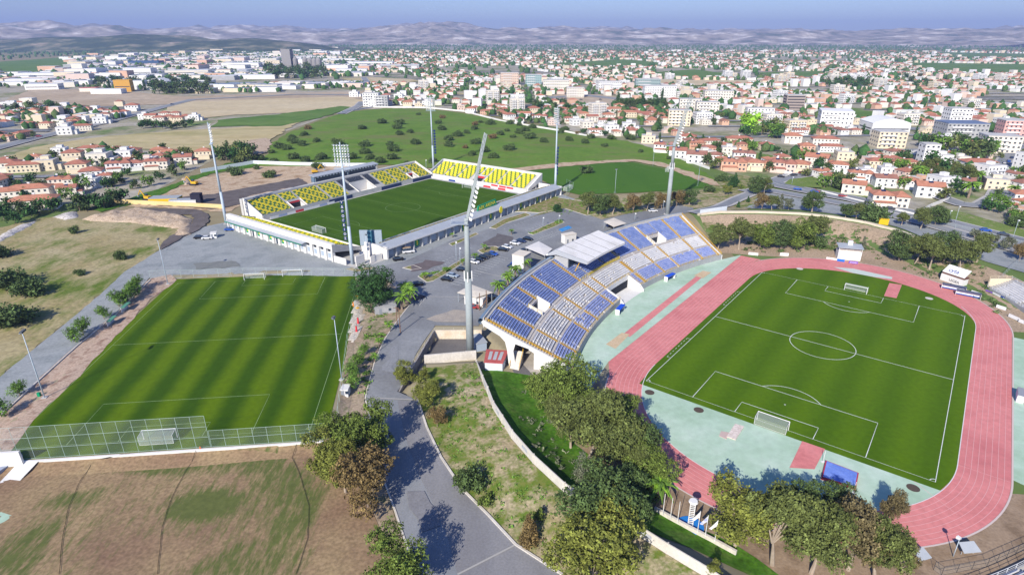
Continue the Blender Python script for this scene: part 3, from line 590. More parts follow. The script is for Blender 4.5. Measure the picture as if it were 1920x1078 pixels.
def seat_rows(P, Rf, rows, a0, a1, prof, miss, rng, out=1):
    """bench-like rows of single seats between two aisles"""
    mb = MB()
    for r in rows:
        z = prof(r); w = .50/(Rf+r)*57.3; n = int((a1-a0-.14)/w); off = ((a1-a0)-n*w)/2
        k = 0
        while k < n:
            if rng.random() < miss: k += rng.integers(1, 3); continue
            j = k
            while j < n and not rng.random() < miss*.8+.02: j += 1          # a run of whole seats
            j = max(j, k+1); A0, A1 = a0+off+k*w, a0+off+j*w-.25*w
            dz = rng.normal()*.015
            sweep_box(mb, P, r+.02, r+.40, z+.12+dz, z+.40+dz, A0, A1, 1.5); sweep_box(mb, P, r+.40, r+.50, z+.30, z+.72+dz, A0, A1, 1.5)
            k = j+(1 if rng.random() < .3 else 0)
    return mb
def rail(mb, pts, h=1.05, posts=True, r=.05, m=0, mid=True):
    up = lambda p, k: (p[0], p[1], p[2]+k)
    for a, b in zip(pts[:-1], pts[1:]):
        mb.tube(up(a, h), up(b, h), r, n=4, m=m)
        if mid: mb.tube(up(a, h*.5), up(b, h*.5), r*.7, n=4, m=m)
    if posts:
        for p in pts: mb.tube(p, up(p, h), r, n=4, m=m)
P = arcpt(FR, CU, CV, R0, -1); rngS = np.random.default_rng(3)
prof = lambda r: 2.0+.449*r
st_ = thing('grandstand', 'long curved stadium grandstand with blue and white seats and a part roof', 'grandstand', (*arc(12, 0), 0))
ORIG = Matrix.Translation(st_.location)
def under(o, root=None):     # meshes are written in world coordinates; keep them there
    root = root or st_
    o.parent = root; o.matrix_parent_inverse = Matrix.Translation(-Vector(root.location)) if root.parent is None else Matrix.Identity(4); return o
VOM = [(-16.2, -13.7, 13.4, 18), (13.1, 15.7, 13.4, 18), (-3.3, 2.6, -1, 5.3)]
def cut(r, a): return any(x0 <= a <= x1 and r0 <= r < r1 for x0, x1, r0, r1 in VOM)
A = frange(-22.7, 22.7, 1.0, [v for q in VOM for v in q[:2]])
mb = MB(); rr_ = np.arange(0, 25.2, .8)
for i, r in enumerate(rr_):
    r1 = r+.8; z = prof(r)
    for a, b in zip(A[:-1], A[1:]):
        if cut(r+.4, (a+b)/2): continue
        V = [P(r, a, z-.9), P(r, b, z-.9), P(r, b, z), P(r, a, z), P(r1, a, z), P(r1, b, z), P(r1, b, z-.5), P(r1, a, z-.5)]
        mb.add(V, [(0, 1, 2, 3), (3, 2, 5, 4), (7, 6, 1, 0), (4, 5, 6, 7)])
under(mb.build('terracing', terr))
mb = MB(); sweep_box(mb, P, -.25, 0, 0, 2.25, -22.7, -3.3); sweep_box(mb, P, -.25, 0, 0, 2.25, 2.6, 22.7); under(mb.build('front_wall', greywall))
mb = MB(); sweep_box(mb, P, 25.2, 25.5, 11.2, 14.2, -22.8, -5.2); sweep_box(mb, P, 25.2, 25.5, 11.2, 14.2, 5, 22.8); sweep_box(mb, P, 24.4, 25.2, 13.2, 13.5, -22.8, 22.8); under(mb.build('rear_parapet', concrete))
mb = MB(); n = 8
for a, b in zip(frange(-22.9, 22.9, 1)[:-1], frange(-22.9, 22.9, 1)[1:]):
    ring = lambda q: [P(26.1+.75*math.cos(2*math.pi*k/n), q, 13.2+.95*math.sin(2*math.pi*k/n)) for k in range(n)]
    mb.add(ring(a)+ring(b), [(k, (k+1) % n, n+(k+1) % n, n+k) for k in range(n)])
under(mb.build('rear_cladding', pipe, smooth=True))
mb = MB(); sweep_box(mb, P, 18, 18.3, 0, 9.2, -21.5, 21.5); under(mb.build('rear_wall', greywall))
# radial concrete frames; the two end ones show as white walls with a leg
def frame_mb(a, w=.35):
    prof_pts = [[(25.4, 13.6), (25.9, 12.9), (25.2, 11.8), (20.5, 9.2), (19.0, 7.6), (18.4, 5), (17.9, 0), (15.9, 0), (16.6, 5), (16.0, 7.3), (12, 6.2), (12, 7.2), (16, 9.0)],
                [(12.05, 7.25), (12.05, 5.9), (10.6, 5.1), (10.6, 0), (-.25, 0), (-.25, 2.0), (0, 2.0)]]
    m_ = MB()
    for pp in prof_pts:
        n = len(pp); V = [P(r, a-w/3, z) for r, z in pp]+[P(r, a+w/3, z) for r, z in pp]
        m_.add(V, [tuple(range(n)), tuple(range(2*n-1, n-1, -1))]+[(i, (i+1) % n, n+(i+1) % n, n+i) for i in range(n)])
    return m_
for a in (-22.75, -18, -13, -8, -3, 3, 8, 13, 18, 22.75): under(frame_mb(a).build('support_frame', whitewall))
# aisles: yellow steps
aisles = [(-19.4, 0, 24.6), (-14.0, 0, 24.6), (-10.4, 0, 24.6), (-5.2, 0, 24.6), (-3.0, 6, 12), (4.4, 0, 12), (9.5, 0, 24.6), (13.1, 0, 24.6), (18.7, 0, 24.6), (4.9, 13.4, 24.6), (-22.3, 0, 24.6), (22.3, 0, 24.6)]
for a, r0, r1 in aisles:
    mb = MB(); w = .42 if a != 4.4 else .75
    for r in np.arange(r0, r1, .4):
        if 5.0 < r < 5.8 or 12 < r < 13.2:
            if mb.v: under(mb.build('aisle_steps', yellow)); mb = MB()
            continue
        if cut(r, a): continue
        z = prof(math.floor(r/.8+1e-6)*.8)
        if int(round(r/.4)) % 2: z += .18
        sweep_box(mb, P, r, r+.28, z, z+.16, a-w/2*.6, a+w/2*.6, 9)
    if mb.v: under(mb.build('aisle_steps', yellow))
# seat blocks
rows_low = [r for r in rr_ if .3 < r < 4.9]; rows_mid = [r for r in rr_ if 5.9 < r < 11.6]; rows_up = [r for r in rr_ if 13.3 < r < 24.3]
def block(rows, a0, a1, m, miss, c=None):
    rows = [r for r in rows if not (c and cut(r+.4, c))]
    under(seat_rows(P, R0, rows, a0, a1, prof, miss, rngS).build('seat_block', m))
low = [(-22, -19.6, .12), (-19.1, -14.2, .10), (-13.8, -10.6, .30), (-10.2, -5.4, .12), (-5.0, -3.4, .1), (2.8, 4.0, .05), (4.8, 9.3, .06), (9.7, 12.9, .04), (13.3, 18.5, .06), (18.9, 22, .03)]
for a0, a1, ms in low: block(rows_low, a0, a1, seatblue2, ms)
mid = [(-22, -19.6, .10), (-19.1, -14.2, .12), (-13.8, -10.6, .30), (-10.2, -5.4, .10), (-5.0, -3.2, .05), (-2.8, 4.0, .04), (4.8, 9.3, .06), (9.7, 12.9, .03), (13.3, 18.5, .03), (18.9, 22, .02)]
for a0, a1, ms in mid: block(rows_mid, a0, a1, seatwhite, ms)
up = [(-22, -19.6), (-19.1, -16.3), (-13.7, -10.6), (-10.2, -5.4), (-5.0, -2.9), (1.5, 4.7), (5.1, 9.3), (9.7, 12.9), (15.8, 18.5), (18.9, 22)]
for a0, a1 in up: block(rows_up, a0, a1, seatblue, .02)
block([r for r in rows_up if r > 18], -16.3, -14.2, seatblue, .02); block([r for r in rows_up if r > 18], 13.3, 15.8, seatblue, .02)
block([r for r in rows_up if r < 18.5], -2.8, 1.4, seatblue, .02)
# entrance openings in the upper rows
for a0, a1 in ((-16.2, -13.7), (13.1, 15.7)):
    mb = MB(); sweep_box(mb, P, 13.4, 18, 6.2, 6.5, a0, a1); w = .25
    for a in (a0, a1-.1):
        V = [P(13.4, a, 6.4), P(18, a, 6.4), P(18, a, 10.9), P(13.4, a, 9.0)]+[P(13.4, a+.1, 6.4), P(18, a+.1, 6.4), P(18, a+.1, 10.9), P(13.4, a+.1, 9.0)]
        mb.add(V, [(0, 1, 2, 3), (7, 6, 5, 4), (0, 4, 5, 1), (2, 6, 7, 3), (1, 5, 6, 2), (0, 3, 7, 4)])
    o = mb.build('entrance_walls', whitewall); under(o)
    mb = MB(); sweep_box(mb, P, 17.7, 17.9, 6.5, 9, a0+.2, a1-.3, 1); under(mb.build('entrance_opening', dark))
    mb = MB(); rail(mb, [P(18.1, a, prof(18)) for a in (a0, (a0+a1)/2, a1)]); rail(mb, [P(r, a0-.12, prof(r)) for r in (13.6, 15, 16.5, 18)]); under(mb.build('railing', yrail))
# gate in the lower rows
mb = MB(); sweep_box(mb, P, -1.2, 5.2, .02, .12, -3.3, 2.6)
for a in (-3.35, 2.6):
    V = [P(-1.6, a, 0), P(5.3, a, 0), P(5.3, a, 4.9), P(0, a, 2.6), P(-1.6, a, .9)]; V += [P(*q) for q in [(-1.6, a+.12, 0), (5.3, a+.12, 0), (5.3, a+.12, 4.9), (0, a+.12, 2.6), (-1.6, a+.12, .9)]]
    mb.add(V, [(0, 1, 2, 3, 4), (9, 8, 7, 6, 5), (0, 5, 6, 1), (1, 6, 7, 2), (2, 7, 8, 3), (3, 8, 9, 4)])
sweep_box(mb, P, 5.2, 5.4, 3.2, 4.9, -3.3, 2.6); under(mb.build('gate_walls', whitewall))
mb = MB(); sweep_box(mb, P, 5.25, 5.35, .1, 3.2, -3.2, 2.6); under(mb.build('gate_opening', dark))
# railings
mb = MB()
for q in ((-22.7, -3.4), (2.7, 22.7)): mb = MB(); rail(mb, [P(-.1, a, 2.2) for a in frange(q[0], q[1], .9)]); under(mb.build('front_railing', yrail))
for a in (-22.75, 22.75):
    mb = MB(); rail(mb, [P(r, a, prof(r)+.1) for r in np.arange(0, 25.4, .8)], 1.0, r=.06); under(mb.build('end_railing', yellow))
mb = MB(); rail(mb, [P(5.2, a, 4.9) for a in frange(-3.3, 2.6, .8)]); rail(mb, [P(r, 2.75, prof(r)) for r in (0, 1.7, 3.4, 5.1)]); under(mb.build('railing', yrail))
mb = MB(); rail(mb, [P(13.1, a, 7.8) for a in frange(-5.2, 4.8, .7)], 1.2, r=.07)
sweep_box(mb, P, 13.0, 13.12, 7.9, 8.7, -2.8, 4.6); under(mb.build('balcony_railing', mat('rail_bright', [(.66, .52, .10)])))
# press room and roof over the middle of the upper rows
mb = MB(); sweep_box(mb, P, 19.2, 24.6, 10.3, 14.6, -4.6, 4.6); under(mb.build('press_room', greywall))
mb = MB(); sweep_box(mb, P, 19.05, 19.2, 11.2, 13.9, -4.4, 4.4); under(mb.build('press_window', glass))
rf = MB(); nA = 6; Aa = np.linspace(-4.75, 4.75, nA)
sec = [(11.2, 14.1), (11.2, 14.95), (23.6, 17.0), (27.2, 15.0), (27.2, 14.6), (23.6, 15.6), (12.0, 14.2)]
V = [];
for a in Aa:
    for r, z in sec: V.append(P(r, a*(1 if r < 25 else 1.08), z))
k = len(sec); F = [(i*k+j, i*k+(j+1) % k, (i+1)*k+(j+1) % k, (i+1)*k+j) for i in range(nA-1) for j in range(k)]+[tuple(range(k))[::-1], tuple(range((nA-1)*k, nA*k))]
rf.add(V, F); roof = under(rf.build('roof', mat('roof_sheet', [(.72, .70, .66), (.78, .76, .73), (.66, .64, .60)], scale=.12, fine=.06, rough=.5)))
mb = MB()
for a in Aa[1:-1]: sweep_box(mb, P, 11.4, 23.5, 15.0, 15.03, a-.05, a+.05, 9)
V = []
for a in Aa[1:-1]:
    V = [P(11.4, a-.06, 15.0), P(11.4, a+.06, 15.0), P(23.6, a+.06, 17.02), P(23.6, a-.06, 17.02)]; mb.add(V, [(0, 1, 2, 3)])
o = mb.build('roof_seam', mat('seam_grey', [(.38, .38, .38)])); o.parent = roof; 
mb = MB()
for a in (-4.6, 4.6):
    mb = MB(); V = [P(11.3, a*1.035, 14.0), P(23.6, a*1.035, 15.3), P(27.2, a*1.09, 14.5), P(27.2, a*1.09, 15.1), P(23.6, a*1.035, 17.15), P(11.3, a*1.035, 15.1)]; V += [tuple(np.array(v)+np.array([0, 0, 0])+np.array([*(np.array(P(20, a+.1, 0))-np.array(P(20, a, 0)))[:2], 0])*np.sign(a)) for v in V]
    mb.add(V, [tuple(range(6)), tuple(range(11, 5, -1))]+[(i, (i+1) % 6, 6+(i+1) % 6, 6+i) for i in range(6)])
    under(mb.build('roof_fascia', mat('fascia_grey', [(.38, .40, .43)], fine=.05)))
for a in (-4.2, -1.4, 1.4, 4.2): under(MB().tube(P(17, a, 9.5), P(14.5, a, 15), .16, n=6).build('roof_column', yellow)); under(MB().tube(P(25, a, 12), P(25, a, 16), .2, n=6).build('roof_column', steel))
under(text_part('', 1, Matrix.Identity(4), yellow, None)) if False else None
# ---- kiosk with the red roof beside the near end, the stair and the cream walls there
def w3(px, py, z): p = un(px, py, z); return (float(p[0]), float(p[1]), z)
kx = [w3(913, 655, 3.2), w3(952, 657, 3.2), w3(942, 680, 3.0), w3(909, 678, 3.0)]
kt = thing('kiosk', 'small white kiosk with a red roof under the near end of the curved grandstand', 'kiosk', (kx[0][0], kx[0][1], 0))
rotk = [(p[0], p[1]) for p in kx]
under(MB().prism(rotk[::-1], 0, [2.8]*4).build('wall', mat('kiosk_wall', [(.62, .66, .74)], fine=.05)), kt)
c_ = np.mean(rotk, 0); big = [tuple(c_+(np.array(p)-c_)*1.08) for p in rotk]
ro = under(MB().prism(big[::-1], 2.82, [3.1]*4).build('roof', mat('kiosk_red', [(.42, .09, .09), (.5, .13, .12)], scale=.8, fine=.1)), kt)
mb = MB()
for s in (.25, .5, .75):
    a = np.array(big[0])*(1-s)+np.array(big[1])*s; b = np.array(big[3])*(1-s)+np.array(big[2])*s; a, b = a+(b-a)*.15, a+(b-a)*.8; t = (np.array(big[1])-np.array(big[0]))*.07
    mb.add([(*(a-t), 3.12), (*(a+t), 3.12), (*(b+t), 3.12), (*(b-t), 3.12)], [(0, 1, 2, 3)])
o = mb.build('roof_panel', mat('panel_grey', [(.42, .45, .48)])); o.parent = ro
stair = thing('stair_ramp', 'beige stair ramp with yellow rails between red-roofed kiosk and grandstand end', 'stairs', w3(965, 690, 0))
a, b, c, d = w3(962, 656, 3.4), w3(981, 659, 3.4), w3(973, 694, .1), w3(955, 690, .1)
under(MB().add([a, b, c, d, (a[0], a[1], 0), (b[0], b[1], 0), (c[0], c[1], 0), (d[0], d[1], 0)], [(0, 3, 2, 1), (0, 1, 5, 4), (1, 2, 6, 5), (3, 0, 4, 7), (2, 3, 7, 6)]).build('ramp', pale), stair)
mb = MB(); rail(mb, [a, d], r=.06); rail(mb, [b, c], r=.06); under(mb.build('railing', yellow), stair)
# ---- east stand: lower white rows, upper blue rows
P2 = arcpt(FR, 52, -42, 141.5, 1); e_ = thing('grandstand', 'low uncovered grandstand on the far right with white lower rows and blue upper rows', 'grandstand', P2(5, 0, 0))
prof2 = lambda r: 1.2+.42*r; A2 = frange(-36.5, 36.5, 1.)
mb = MB()
for r in np.arange(0, 18, .85):
    if 7 < r < 9.5: z = prof2(7); 
    else: z = prof2(r)
    for a, b in zip(A2[:-1], A2[1:]):
        if r > 9 and (abs(a) > 33): continue
        V = [P2(r, a, z-.8), P2(r, b, z-.8), P2(r, b, z), P2(r, a, z), P2(r+.85, a, z), P2(r+.85, b, z), P2(r+.85, b, z-.5), P2(r+.85, a, z-.5)]
        mb.add(V, [(3, 2, 1, 0), (4, 5, 2, 3), (0, 1, 6, 7)])
under(mb.build('terracing', concrete), e_)
mb = MB(); sweep_box(mb, P2, -.3, 0, 0, 1.4, -36.5, 36.5); under(mb.build('front_wall', greywall), e_)
for a in range(-36, 36, 6):
    under(seat_rows(P2, 141.5, [r for r in np.arange(0, 6.5, .85)], a+.2, a+5.6, prof2, .01, rngS).build('seat_block', seatwhite), e_)
    if abs(a+3) < 32: under(seat_rows(P2, 141.5, [r for r in np.arange(10.2, 17, .85)], a+.2, a+5.6, prof2, .01, rngS).build('seat_block', seatblue), e_)
mb = MB(); sweep_box(mb, P2, 0, 7.6, 1.2, 4.6, 36.5, 36.7); rail(mb, [P2(r, 36.6, max(prof2(r), 4.6)) for r in (0, 3, 6, 8)], r=.06); under(mb.build('end_wall', mat('cream', [(.68, .58, .42)], fine=.06)), e_)
mb = MB(); rail(mb, [P2(-.2, a, 1.4) for a in frange(-36.5, 36.5, 1)], 1.1); rail(mb, [P2(7.8, a, prof2(7.5)) for a in frange(-36.5, 36.5, 1)], 1.1); under(mb.build('railing', mat('rail_white', [(.68, .7, .72)])), e_)
# ================================================================ THE FOOTBALL ARENA
ylw = mat('seat_yellow', [(.80, .66, .02), (.72, .62, .03)], scale=1, fine=.08, rough=.45); grn = mat('seat_green', [(.015, .16, .05)], rough=.45); navy = mat('seat_navy', [(.03, .045, .08)], rough=.5)
lgrey = mat('arena_concrete', [(.48, .48, .46), (.56, .55, .53)], scale=.25, fine=.06); offw = mat('off_white', [(.68, .66, .62), (.74, .72, .68)], scale=.2, fine=.05)
steelroof = mat('steel_roof', [(.36, .39, .43), (.42, .45, .48)], scale=.3, rough=.5); bluewall = mat('arena_wall_grey', [(.34, .37, .40), (.40, .42, .44)], scale=.3, fine=.05)
green_s = mat('sign_green', [(.01, .26, .12)], rough=.4); yel_s = mat('sign_yellow', [(.85, .72, .03)], rough=.4); redp = mat('board_red', [(.62, .05, .06)]); whiteb = mat('board_white', [(.76, .76, .76)]); navyp = mat('board_navy', [(.03, .07, .28)])
def lin(fr, p0, along, back):
    """local axes of a straight stand: s along, r backwards, z up"""
    p0, along, back = map(np.array, (p0, along, back))
    def f(s, r, z=0.): u, v = p0+along*s+back*r; return fr.w(u, v, z)
    return f
def straight_stand(root, Q, length, depth, zf, zb, blocks, voms, seats=(ylw, grn), rake=.8, flip=False):
    n = int(depth/rake); prof_ = lambda r: zf+(zb-zf)*r/depth
    mb = MB()
    cuts = sorted({0, length}|{v for a, b, *_ in voms for v in (a, b)})
    for i in range(n):
        r = i*rake; z = prof_(r)
        for a, b in zip(cuts[:-1], cuts[1:]):
            if any(v0 <= (a+b)/2 <= v1 and r0 <= r < r1 for v0, v1, r0, r1 in voms): continue
            mb.add([Q(a, r, z-1), Q(b, r, z-1), Q(b, r, z), Q(a, r, z), Q(a, r+rake, z), Q(b, r+rake, z), Q(b, r+rake, z-.6), Q(a, r+rake, z-.6)], [(0, 1, 2, 3), (3, 2, 5, 4), (0, 7, 6, 1), (0, 3, 4, 7), (1, 6, 5, 2)])
    under(mb.build('terracing', lgrey), root)
    for s0, s1, r0, r1, mode in blocks:
        m_ = MB(); i0 = int(math.ceil(r0/rake)); i1 = int(r1/rake)
        for i in range(i0, i1):
            r = i*rake; z = prof_(r); k = 0
            for s in np.arange(s0, s1-.5, .52):
                c = 0
                if mode == 'mix': c = 1 if (int((s-s0)/1.04)+i//2) % 3 == 0 else 0
                if mode == 'green': c = 1 if (int((s-s0)/1.3)+i//2) % 5 in (0, 2) else 0
                m_.add([Q(s, r+.15, z+.4), Q(s+.46, r+.15, z+.4), Q(s+.46, r+.5, z+.42), Q(s, r+.5, z+.42), Q(s, r+.58, z+.82), Q(s+.46, r+.58, z+.82)], [(0, 1, 2, 3), (3, 2, 5, 4)], c)
        under(m_.build('seat_block', [navy] if mode == 'navy' else list(seats)), root)
    return prof_
def w5(px, py, z): p = un(px, py, z); return (float(p[0]), float(p[1]), z)
# --- main stand (north-west side, v<0)
ms = thing('arena_main_stand', 'arena main stand with yellow-green seat blocks and a flat-roofed press gallery behind', 'stadium stand', FA.w(55, -14, 0))
Q = lin(FA, (-5, -5.5), (1, 0), (0, -1)); Lm = 122
bl = [(1, 17.5, .8, 14, 'green'), (18.5, 26, 7.2, 14, 'green'), (27, 42.5, .8, 14, 'green'), (43.5, 55, .8, 14, 'green'), (56.5, 61.5, 3, 14, 'navy'), (63, 74, 9.6, 14, 'navy'), (75.5, 80.5, 3, 14, 'navy'), (82, 93, .8, 14, 'green'), (94, 104, .8, 14, 'green'), (105, 110, 7.2, 14, 'green'), (111, 121, .8, 14, 'green')]
pf = straight_stand(ms, Q, Lm, 15.2, 1.9, 8.2, bl, [(18.5, 26.5, 0, 6.4), (62, 75, 0, 8.8), (105, 110.5, 0, 6.4)])
for s0, s1 in ((18.5, 26.5), (105, 110.5)):
    mb = MB(); mb.add([Q(s0, 0, 0), Q(s0, 6.4, 0), Q(s0, 6.4, 5.2), Q(s0, 0, 2.4)], [(0, 1, 2, 3)]); mb.add([Q(s1, 0, 0), Q(s1, 6.4, 0), Q(s1, 6.4, 5.4), Q(s1, 0, 2.6)], [(3, 2, 1, 0)])
    mb.box(s0, s1, 6.3, 6.5, 3.3, 5.2, tf=Q); under(mb.build('entrance_walls', offw), ms)
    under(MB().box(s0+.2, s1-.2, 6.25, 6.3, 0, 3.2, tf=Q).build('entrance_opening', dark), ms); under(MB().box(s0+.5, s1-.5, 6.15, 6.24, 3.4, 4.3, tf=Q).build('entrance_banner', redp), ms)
mb = MB().box(62, 75, 8.7, 9, 0, 6.2, tf=Q); mb.add([Q(62, 0, 0), Q(62, 8.8, 0), Q(62, 8.8, 6), Q(62, 0, 2.4)], [(0, 1, 2, 3)]); mb.add([Q(75, 0, 0), Q(75, 8.8, 0), Q(75, 8.8, 6), Q(75, 0, 2.4)], [(3, 2, 1, 0)]); mb.box(62, 75, 0, 8.7, .2, .35, tf=Q)
under(mb.build('tunnel_walls', offw), ms)
under(MB().box(0, Lm, -.2, 0, 0, 2.6, tf=Q).build('front_wall', lgrey), ms)
for s0, s1 in ((40, 56), (78, 94), (104, 121)): under(MB().box(s0, s1, -.35, -.21, .2, 2.1, tf=Q).build('dugout_recess', mat('navy_recess', [(.03, .05, .12)])), ms)
under(MB().box(-1, Lm+1, 15.2, 17.2, -1, 8.6, tf=Q).build('rear_wall', lgrey), ms)
for s in (-.4, Lm+.1): 
    mb = MB(); mb.add([Q(s, 0, 0), Q(s, 15.2, 0), Q(s, 15.2, 9.2), Q(s, 0, 2.9), Q(s+.3, 0, 0), Q(s+.3, 15.2, 0), Q(s+.3, 15.2, 9.2), Q(s+.3, 0, 2.9)], [(3, 2, 1, 0), (4, 5, 6, 7), (3, 7, 6, 2), (0, 4, 7, 3), (1, 2, 6, 5), (0, 1, 5, 4)]); under(mb.build('end_wall', offw), ms)
# press gallery
mb = MB().box(46, 92, 17.25, 22, -1, 8.0, tf=Q); under(mb.build('gallery_base', offw), ms)
mb = MB().box(46, 92, 19.2, 22, 8.05, 11.2, tf=Q); under(mb.build('gallery_wall', mat('gallery_blue', [(.12, .18, .25)], fine=.05)), ms)
for s0, s1 in ((47, 64), (66, 69), (71, 91)): under(MB().box(s0, s1, 19.05, 19.15, 8.5, 10.6, tf=Q).build('gallery_window', glass), ms)
gr_ = under(MB().prism([(45, 17.6), (93, 17.6), (93, 22.5), (45, 22.5)], [11.3]*2+[11.9]*2, [11.6]*2+[12.2]*2, tf=Q).build('gallery_roof', steelroof), ms)
mb = MB()
for s in np.arange(47.5, 92, 2.2): mb.box(s, s+.9, 17.9, 18.6, 10.5, 11.2, tf=Q)
o = mb.build('roof_lamp', whiteb); o.parent = gr_
for s in (46, 69, 92): under(MB().tube(Q(s, 18, 8), Q(s, 18, 11.4), .12, n=6).build('gallery_post', steel), ms)
# --- far stand behind the goal
fs = thing('arena_end_stand', 'arena end stand behind the far goal with bright yellow seats and concrete rim', 'stadium stand', FA.w(125, 32, 0))
Q2 = lin(FA, (117.5, -8.5), (0, 1), (1, 0)); Lf = 77
bl2 = [(1, 11, .8, 13.6, 'mix'), (12, 22, .8, 13.6, 'mix'), (23, 32.5, .8, 13.6, 'mix'), (33.5, 37, 6.4, 13.6, 'mix'), (38, 43, 6.4, 13.6, 'mix'), (44, 53.5, .8, 13.6, 'mix'), (54.5, 64, .8, 13.6, 'mix'), (65, 74.5, .8, 13.6, 'mix')]
straight_stand(fs, Q2, Lf, 14.4, 2.0, 8.4, bl2, [(36, 42.5, 0, 5.6)])
mb = MB(); mb.add([Q2(36, 0, 0), Q2(36, 5.6, 0), Q2(36, 5.6, 4.9), Q2(36, 0, 2.4)], [(0, 1, 2, 3)]); mb.add([Q2(42.5, 0, 0), Q2(42.5, 5.6, 0), Q2(42.5, 5.6, 4.9), Q2(42.5, 0, 2.4)], [(3, 2, 1, 0)]); under(mb.build('entrance_walls', lgrey), fs)
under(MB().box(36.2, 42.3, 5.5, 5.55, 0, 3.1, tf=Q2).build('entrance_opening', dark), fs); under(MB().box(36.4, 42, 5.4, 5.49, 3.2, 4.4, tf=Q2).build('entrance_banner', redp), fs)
under(MB().box(-1, Lf+.5, 14.4, 15.4, -1.5, 9.4, tf=Q2).build('rear_wall', offw), fs)
under(MB().box(0, Lf, -.2, 0, 0, 2.6, tf=Q2).build('front_wall', offw), fs)
for s, m__ in ((-1.2, steelroof), (Lf+.2, offw)):
    mb = MB(); mb.add([Q2(s, 0, 1.2), Q2(s, 14.4, 5), Q2(s, 14.4, 9.4), Q2(s, 0, 3.0), Q2(s+.8, 0, 1.2), Q2(s+.8, 14.4, 5), Q2(s+.8, 14.4, 9.4), Q2(s+.8, 0, 3.0)], [(0, 1, 2, 3), (7, 6, 5, 4), (3, 2, 6, 7), (0, 3, 7, 4), (1, 5, 6, 2), (0, 4, 5, 1)]); under(mb.build('end_beam', m__), fs)
for r in (8, 13.5): under(MB().box(Lf+.1, Lf+.9, r, r+.8, -1, 2.0+6.4*r/14.4, tf=Q2).build('end_column', offw), fs)
# perimeter boards in front of the end stand
bd = thing('advertising_boards', 'row of white and red advertising boards in front of the yellow end stand', 'boards', FA.w(114, 32, 0))
k = 0
for s in np.arange(-7, 72, 5.6):
    m__ = [whiteb, whiteb, whiteb, navyp, whiteb, whiteb, whiteb, whiteb, redp, whiteb, redp, whiteb, whiteb, whiteb, whiteb][k]; k += 1
    under(MB().box(115.6, 115.75, s, s+5.3, .25, 1.25, tf=FA.w).build('board', m__), bd)
for s, m__ in ((42.5, redp), (48.5, redp), (54, redp)): under(MB().box(117.2, 117.25, s, s+5, 1.2, 2.2, tf=FA.w).build('board', m__), bd)
bd2 = thing('advertising_boards', 'row of pale blue-lettered boards along the arena main stand front wall', 'boards', FA.w(10, -4, 0))
for i, s in enumerate(np.arange(-2, 38, 5)): under(MB().box(s, s+4.7, -4.3, -4.15, .25, 1.3, tf=FA.w).build('board', [whiteb, mat('board_blue', [(.35, .42, .6)]), whiteb, redp, whiteb][i % 5]), bd2)
# --- near end stand: a low building with the seats sloping to the pitch
ns = thing('arena_end_building', 'low cream arena building with green-edged canopy and banners facing the gravel yard', 'stadium stand', FA.w(-20, 34, 0))
Q3 = lin(FA, (-8.5, -6), (0, 1), (-1, 0)); Ln = 77
straight_stand(ns, Q3, Ln, 12.8, 2.0, 6.4, [(2, Ln-4, 2.4, 12.6, 'green')], [])
under(MB().box(0, Ln, -.2, 0, 0, 2.7, tf=Q3).build('front_wall', offw), ns)
ow = MB(); ow.box(0, Ln, 12.8, 14.6, 5.2, 7.4, tf=Q3); nb = 17
for i in range(nb+1): ow.box(max(0, i*Ln/nb-.7), min(Ln, i*Ln/nb+.7), 13.4, 14.9, -.6, 5.19, tf=Q3)
under(ow.build('outer_wall', offw), ns)
under(MB().box(.3, Ln-.3, 13.9, 14.1, -.4, 5.15, tf=Q3).build('infill_wall', mat('infill_white', [(.62, .64, .68)], fine=.04)), ns)
for i in range(nb):
    s = (i+.5)*Ln/nb
    if i in (3, 5, 7, 9): 
        o = under(MB().box(s-1.4, s+1.4, 14.12, 14.18, 1.0, 4.9, tf=Q3).build('banner', green_s), ns)
        mb = MB(); mb.prism([(s-.2, 1.7), (s+.7, 2.6), (s+.5, 3.9), (s-.5, 4.2), (s-.8, 3.2)], 14.19, 14.22, tf=lambda a, b, c: Q3(a, c, b)); q = mb.build('emblem', yel_s); under(q, ns)
    elif i in (4, 8): under(MB().box(s-1, s+1, 14.12, 14.2, -.4, 3.2, tf=Q3).build('door', glass), ns)
    elif i > 9 or i < 3: 
        under(MB().box(s-1.3, s+1.3, 14.12, 14.17, 1.2, 3.2, tf=Q3).build('window', mat('pane_blue', [(.35, .42, .5)], rough=.3)), ns)
        under(MB().box(s-1.4, s+1.4, 14.12, 14.16, 3.9, 5.1, tf=Q3).build('vent', dark), ns)
cp = under(MB().prism([(2, 14.61), (60, 14.61), (60, 17.0), (2, 17.0)], [5.1, 5.1, 4.6, 4.6], [5.35, 5.35, 4.85, 4.85], tf=Q3).build('canopy', steelroof), ns)
o = MB().box(2, 60, 17.0, 17.15, 4.45, 4.9, tf=Q3).build('canopy_edge', mat('edge_green', [(.03, .20, .13)])); o.parent = cp
for s in (-.3, Ln):
    mb = MB(); mb.add([Q3(s, 0, 1.4), Q3(s, 14.8, 4.2), Q3(s, 14.8, 7.4), Q3(s, 0, 2.8), Q3(s+.3, 0, 1.4), Q3(s+.3, 14.8, 4.2), Q3(s+.3, 14.8, 7.4), Q3(s+.3, 0, 2.8)], [(0, 3, 2, 1), (4, 5, 6, 7), (3, 7, 6, 2), (0, 4, 7, 3), (1, 2, 6, 5), (0, 1, 5, 4)]); under(mb.build('end_beam', greywall), ns)
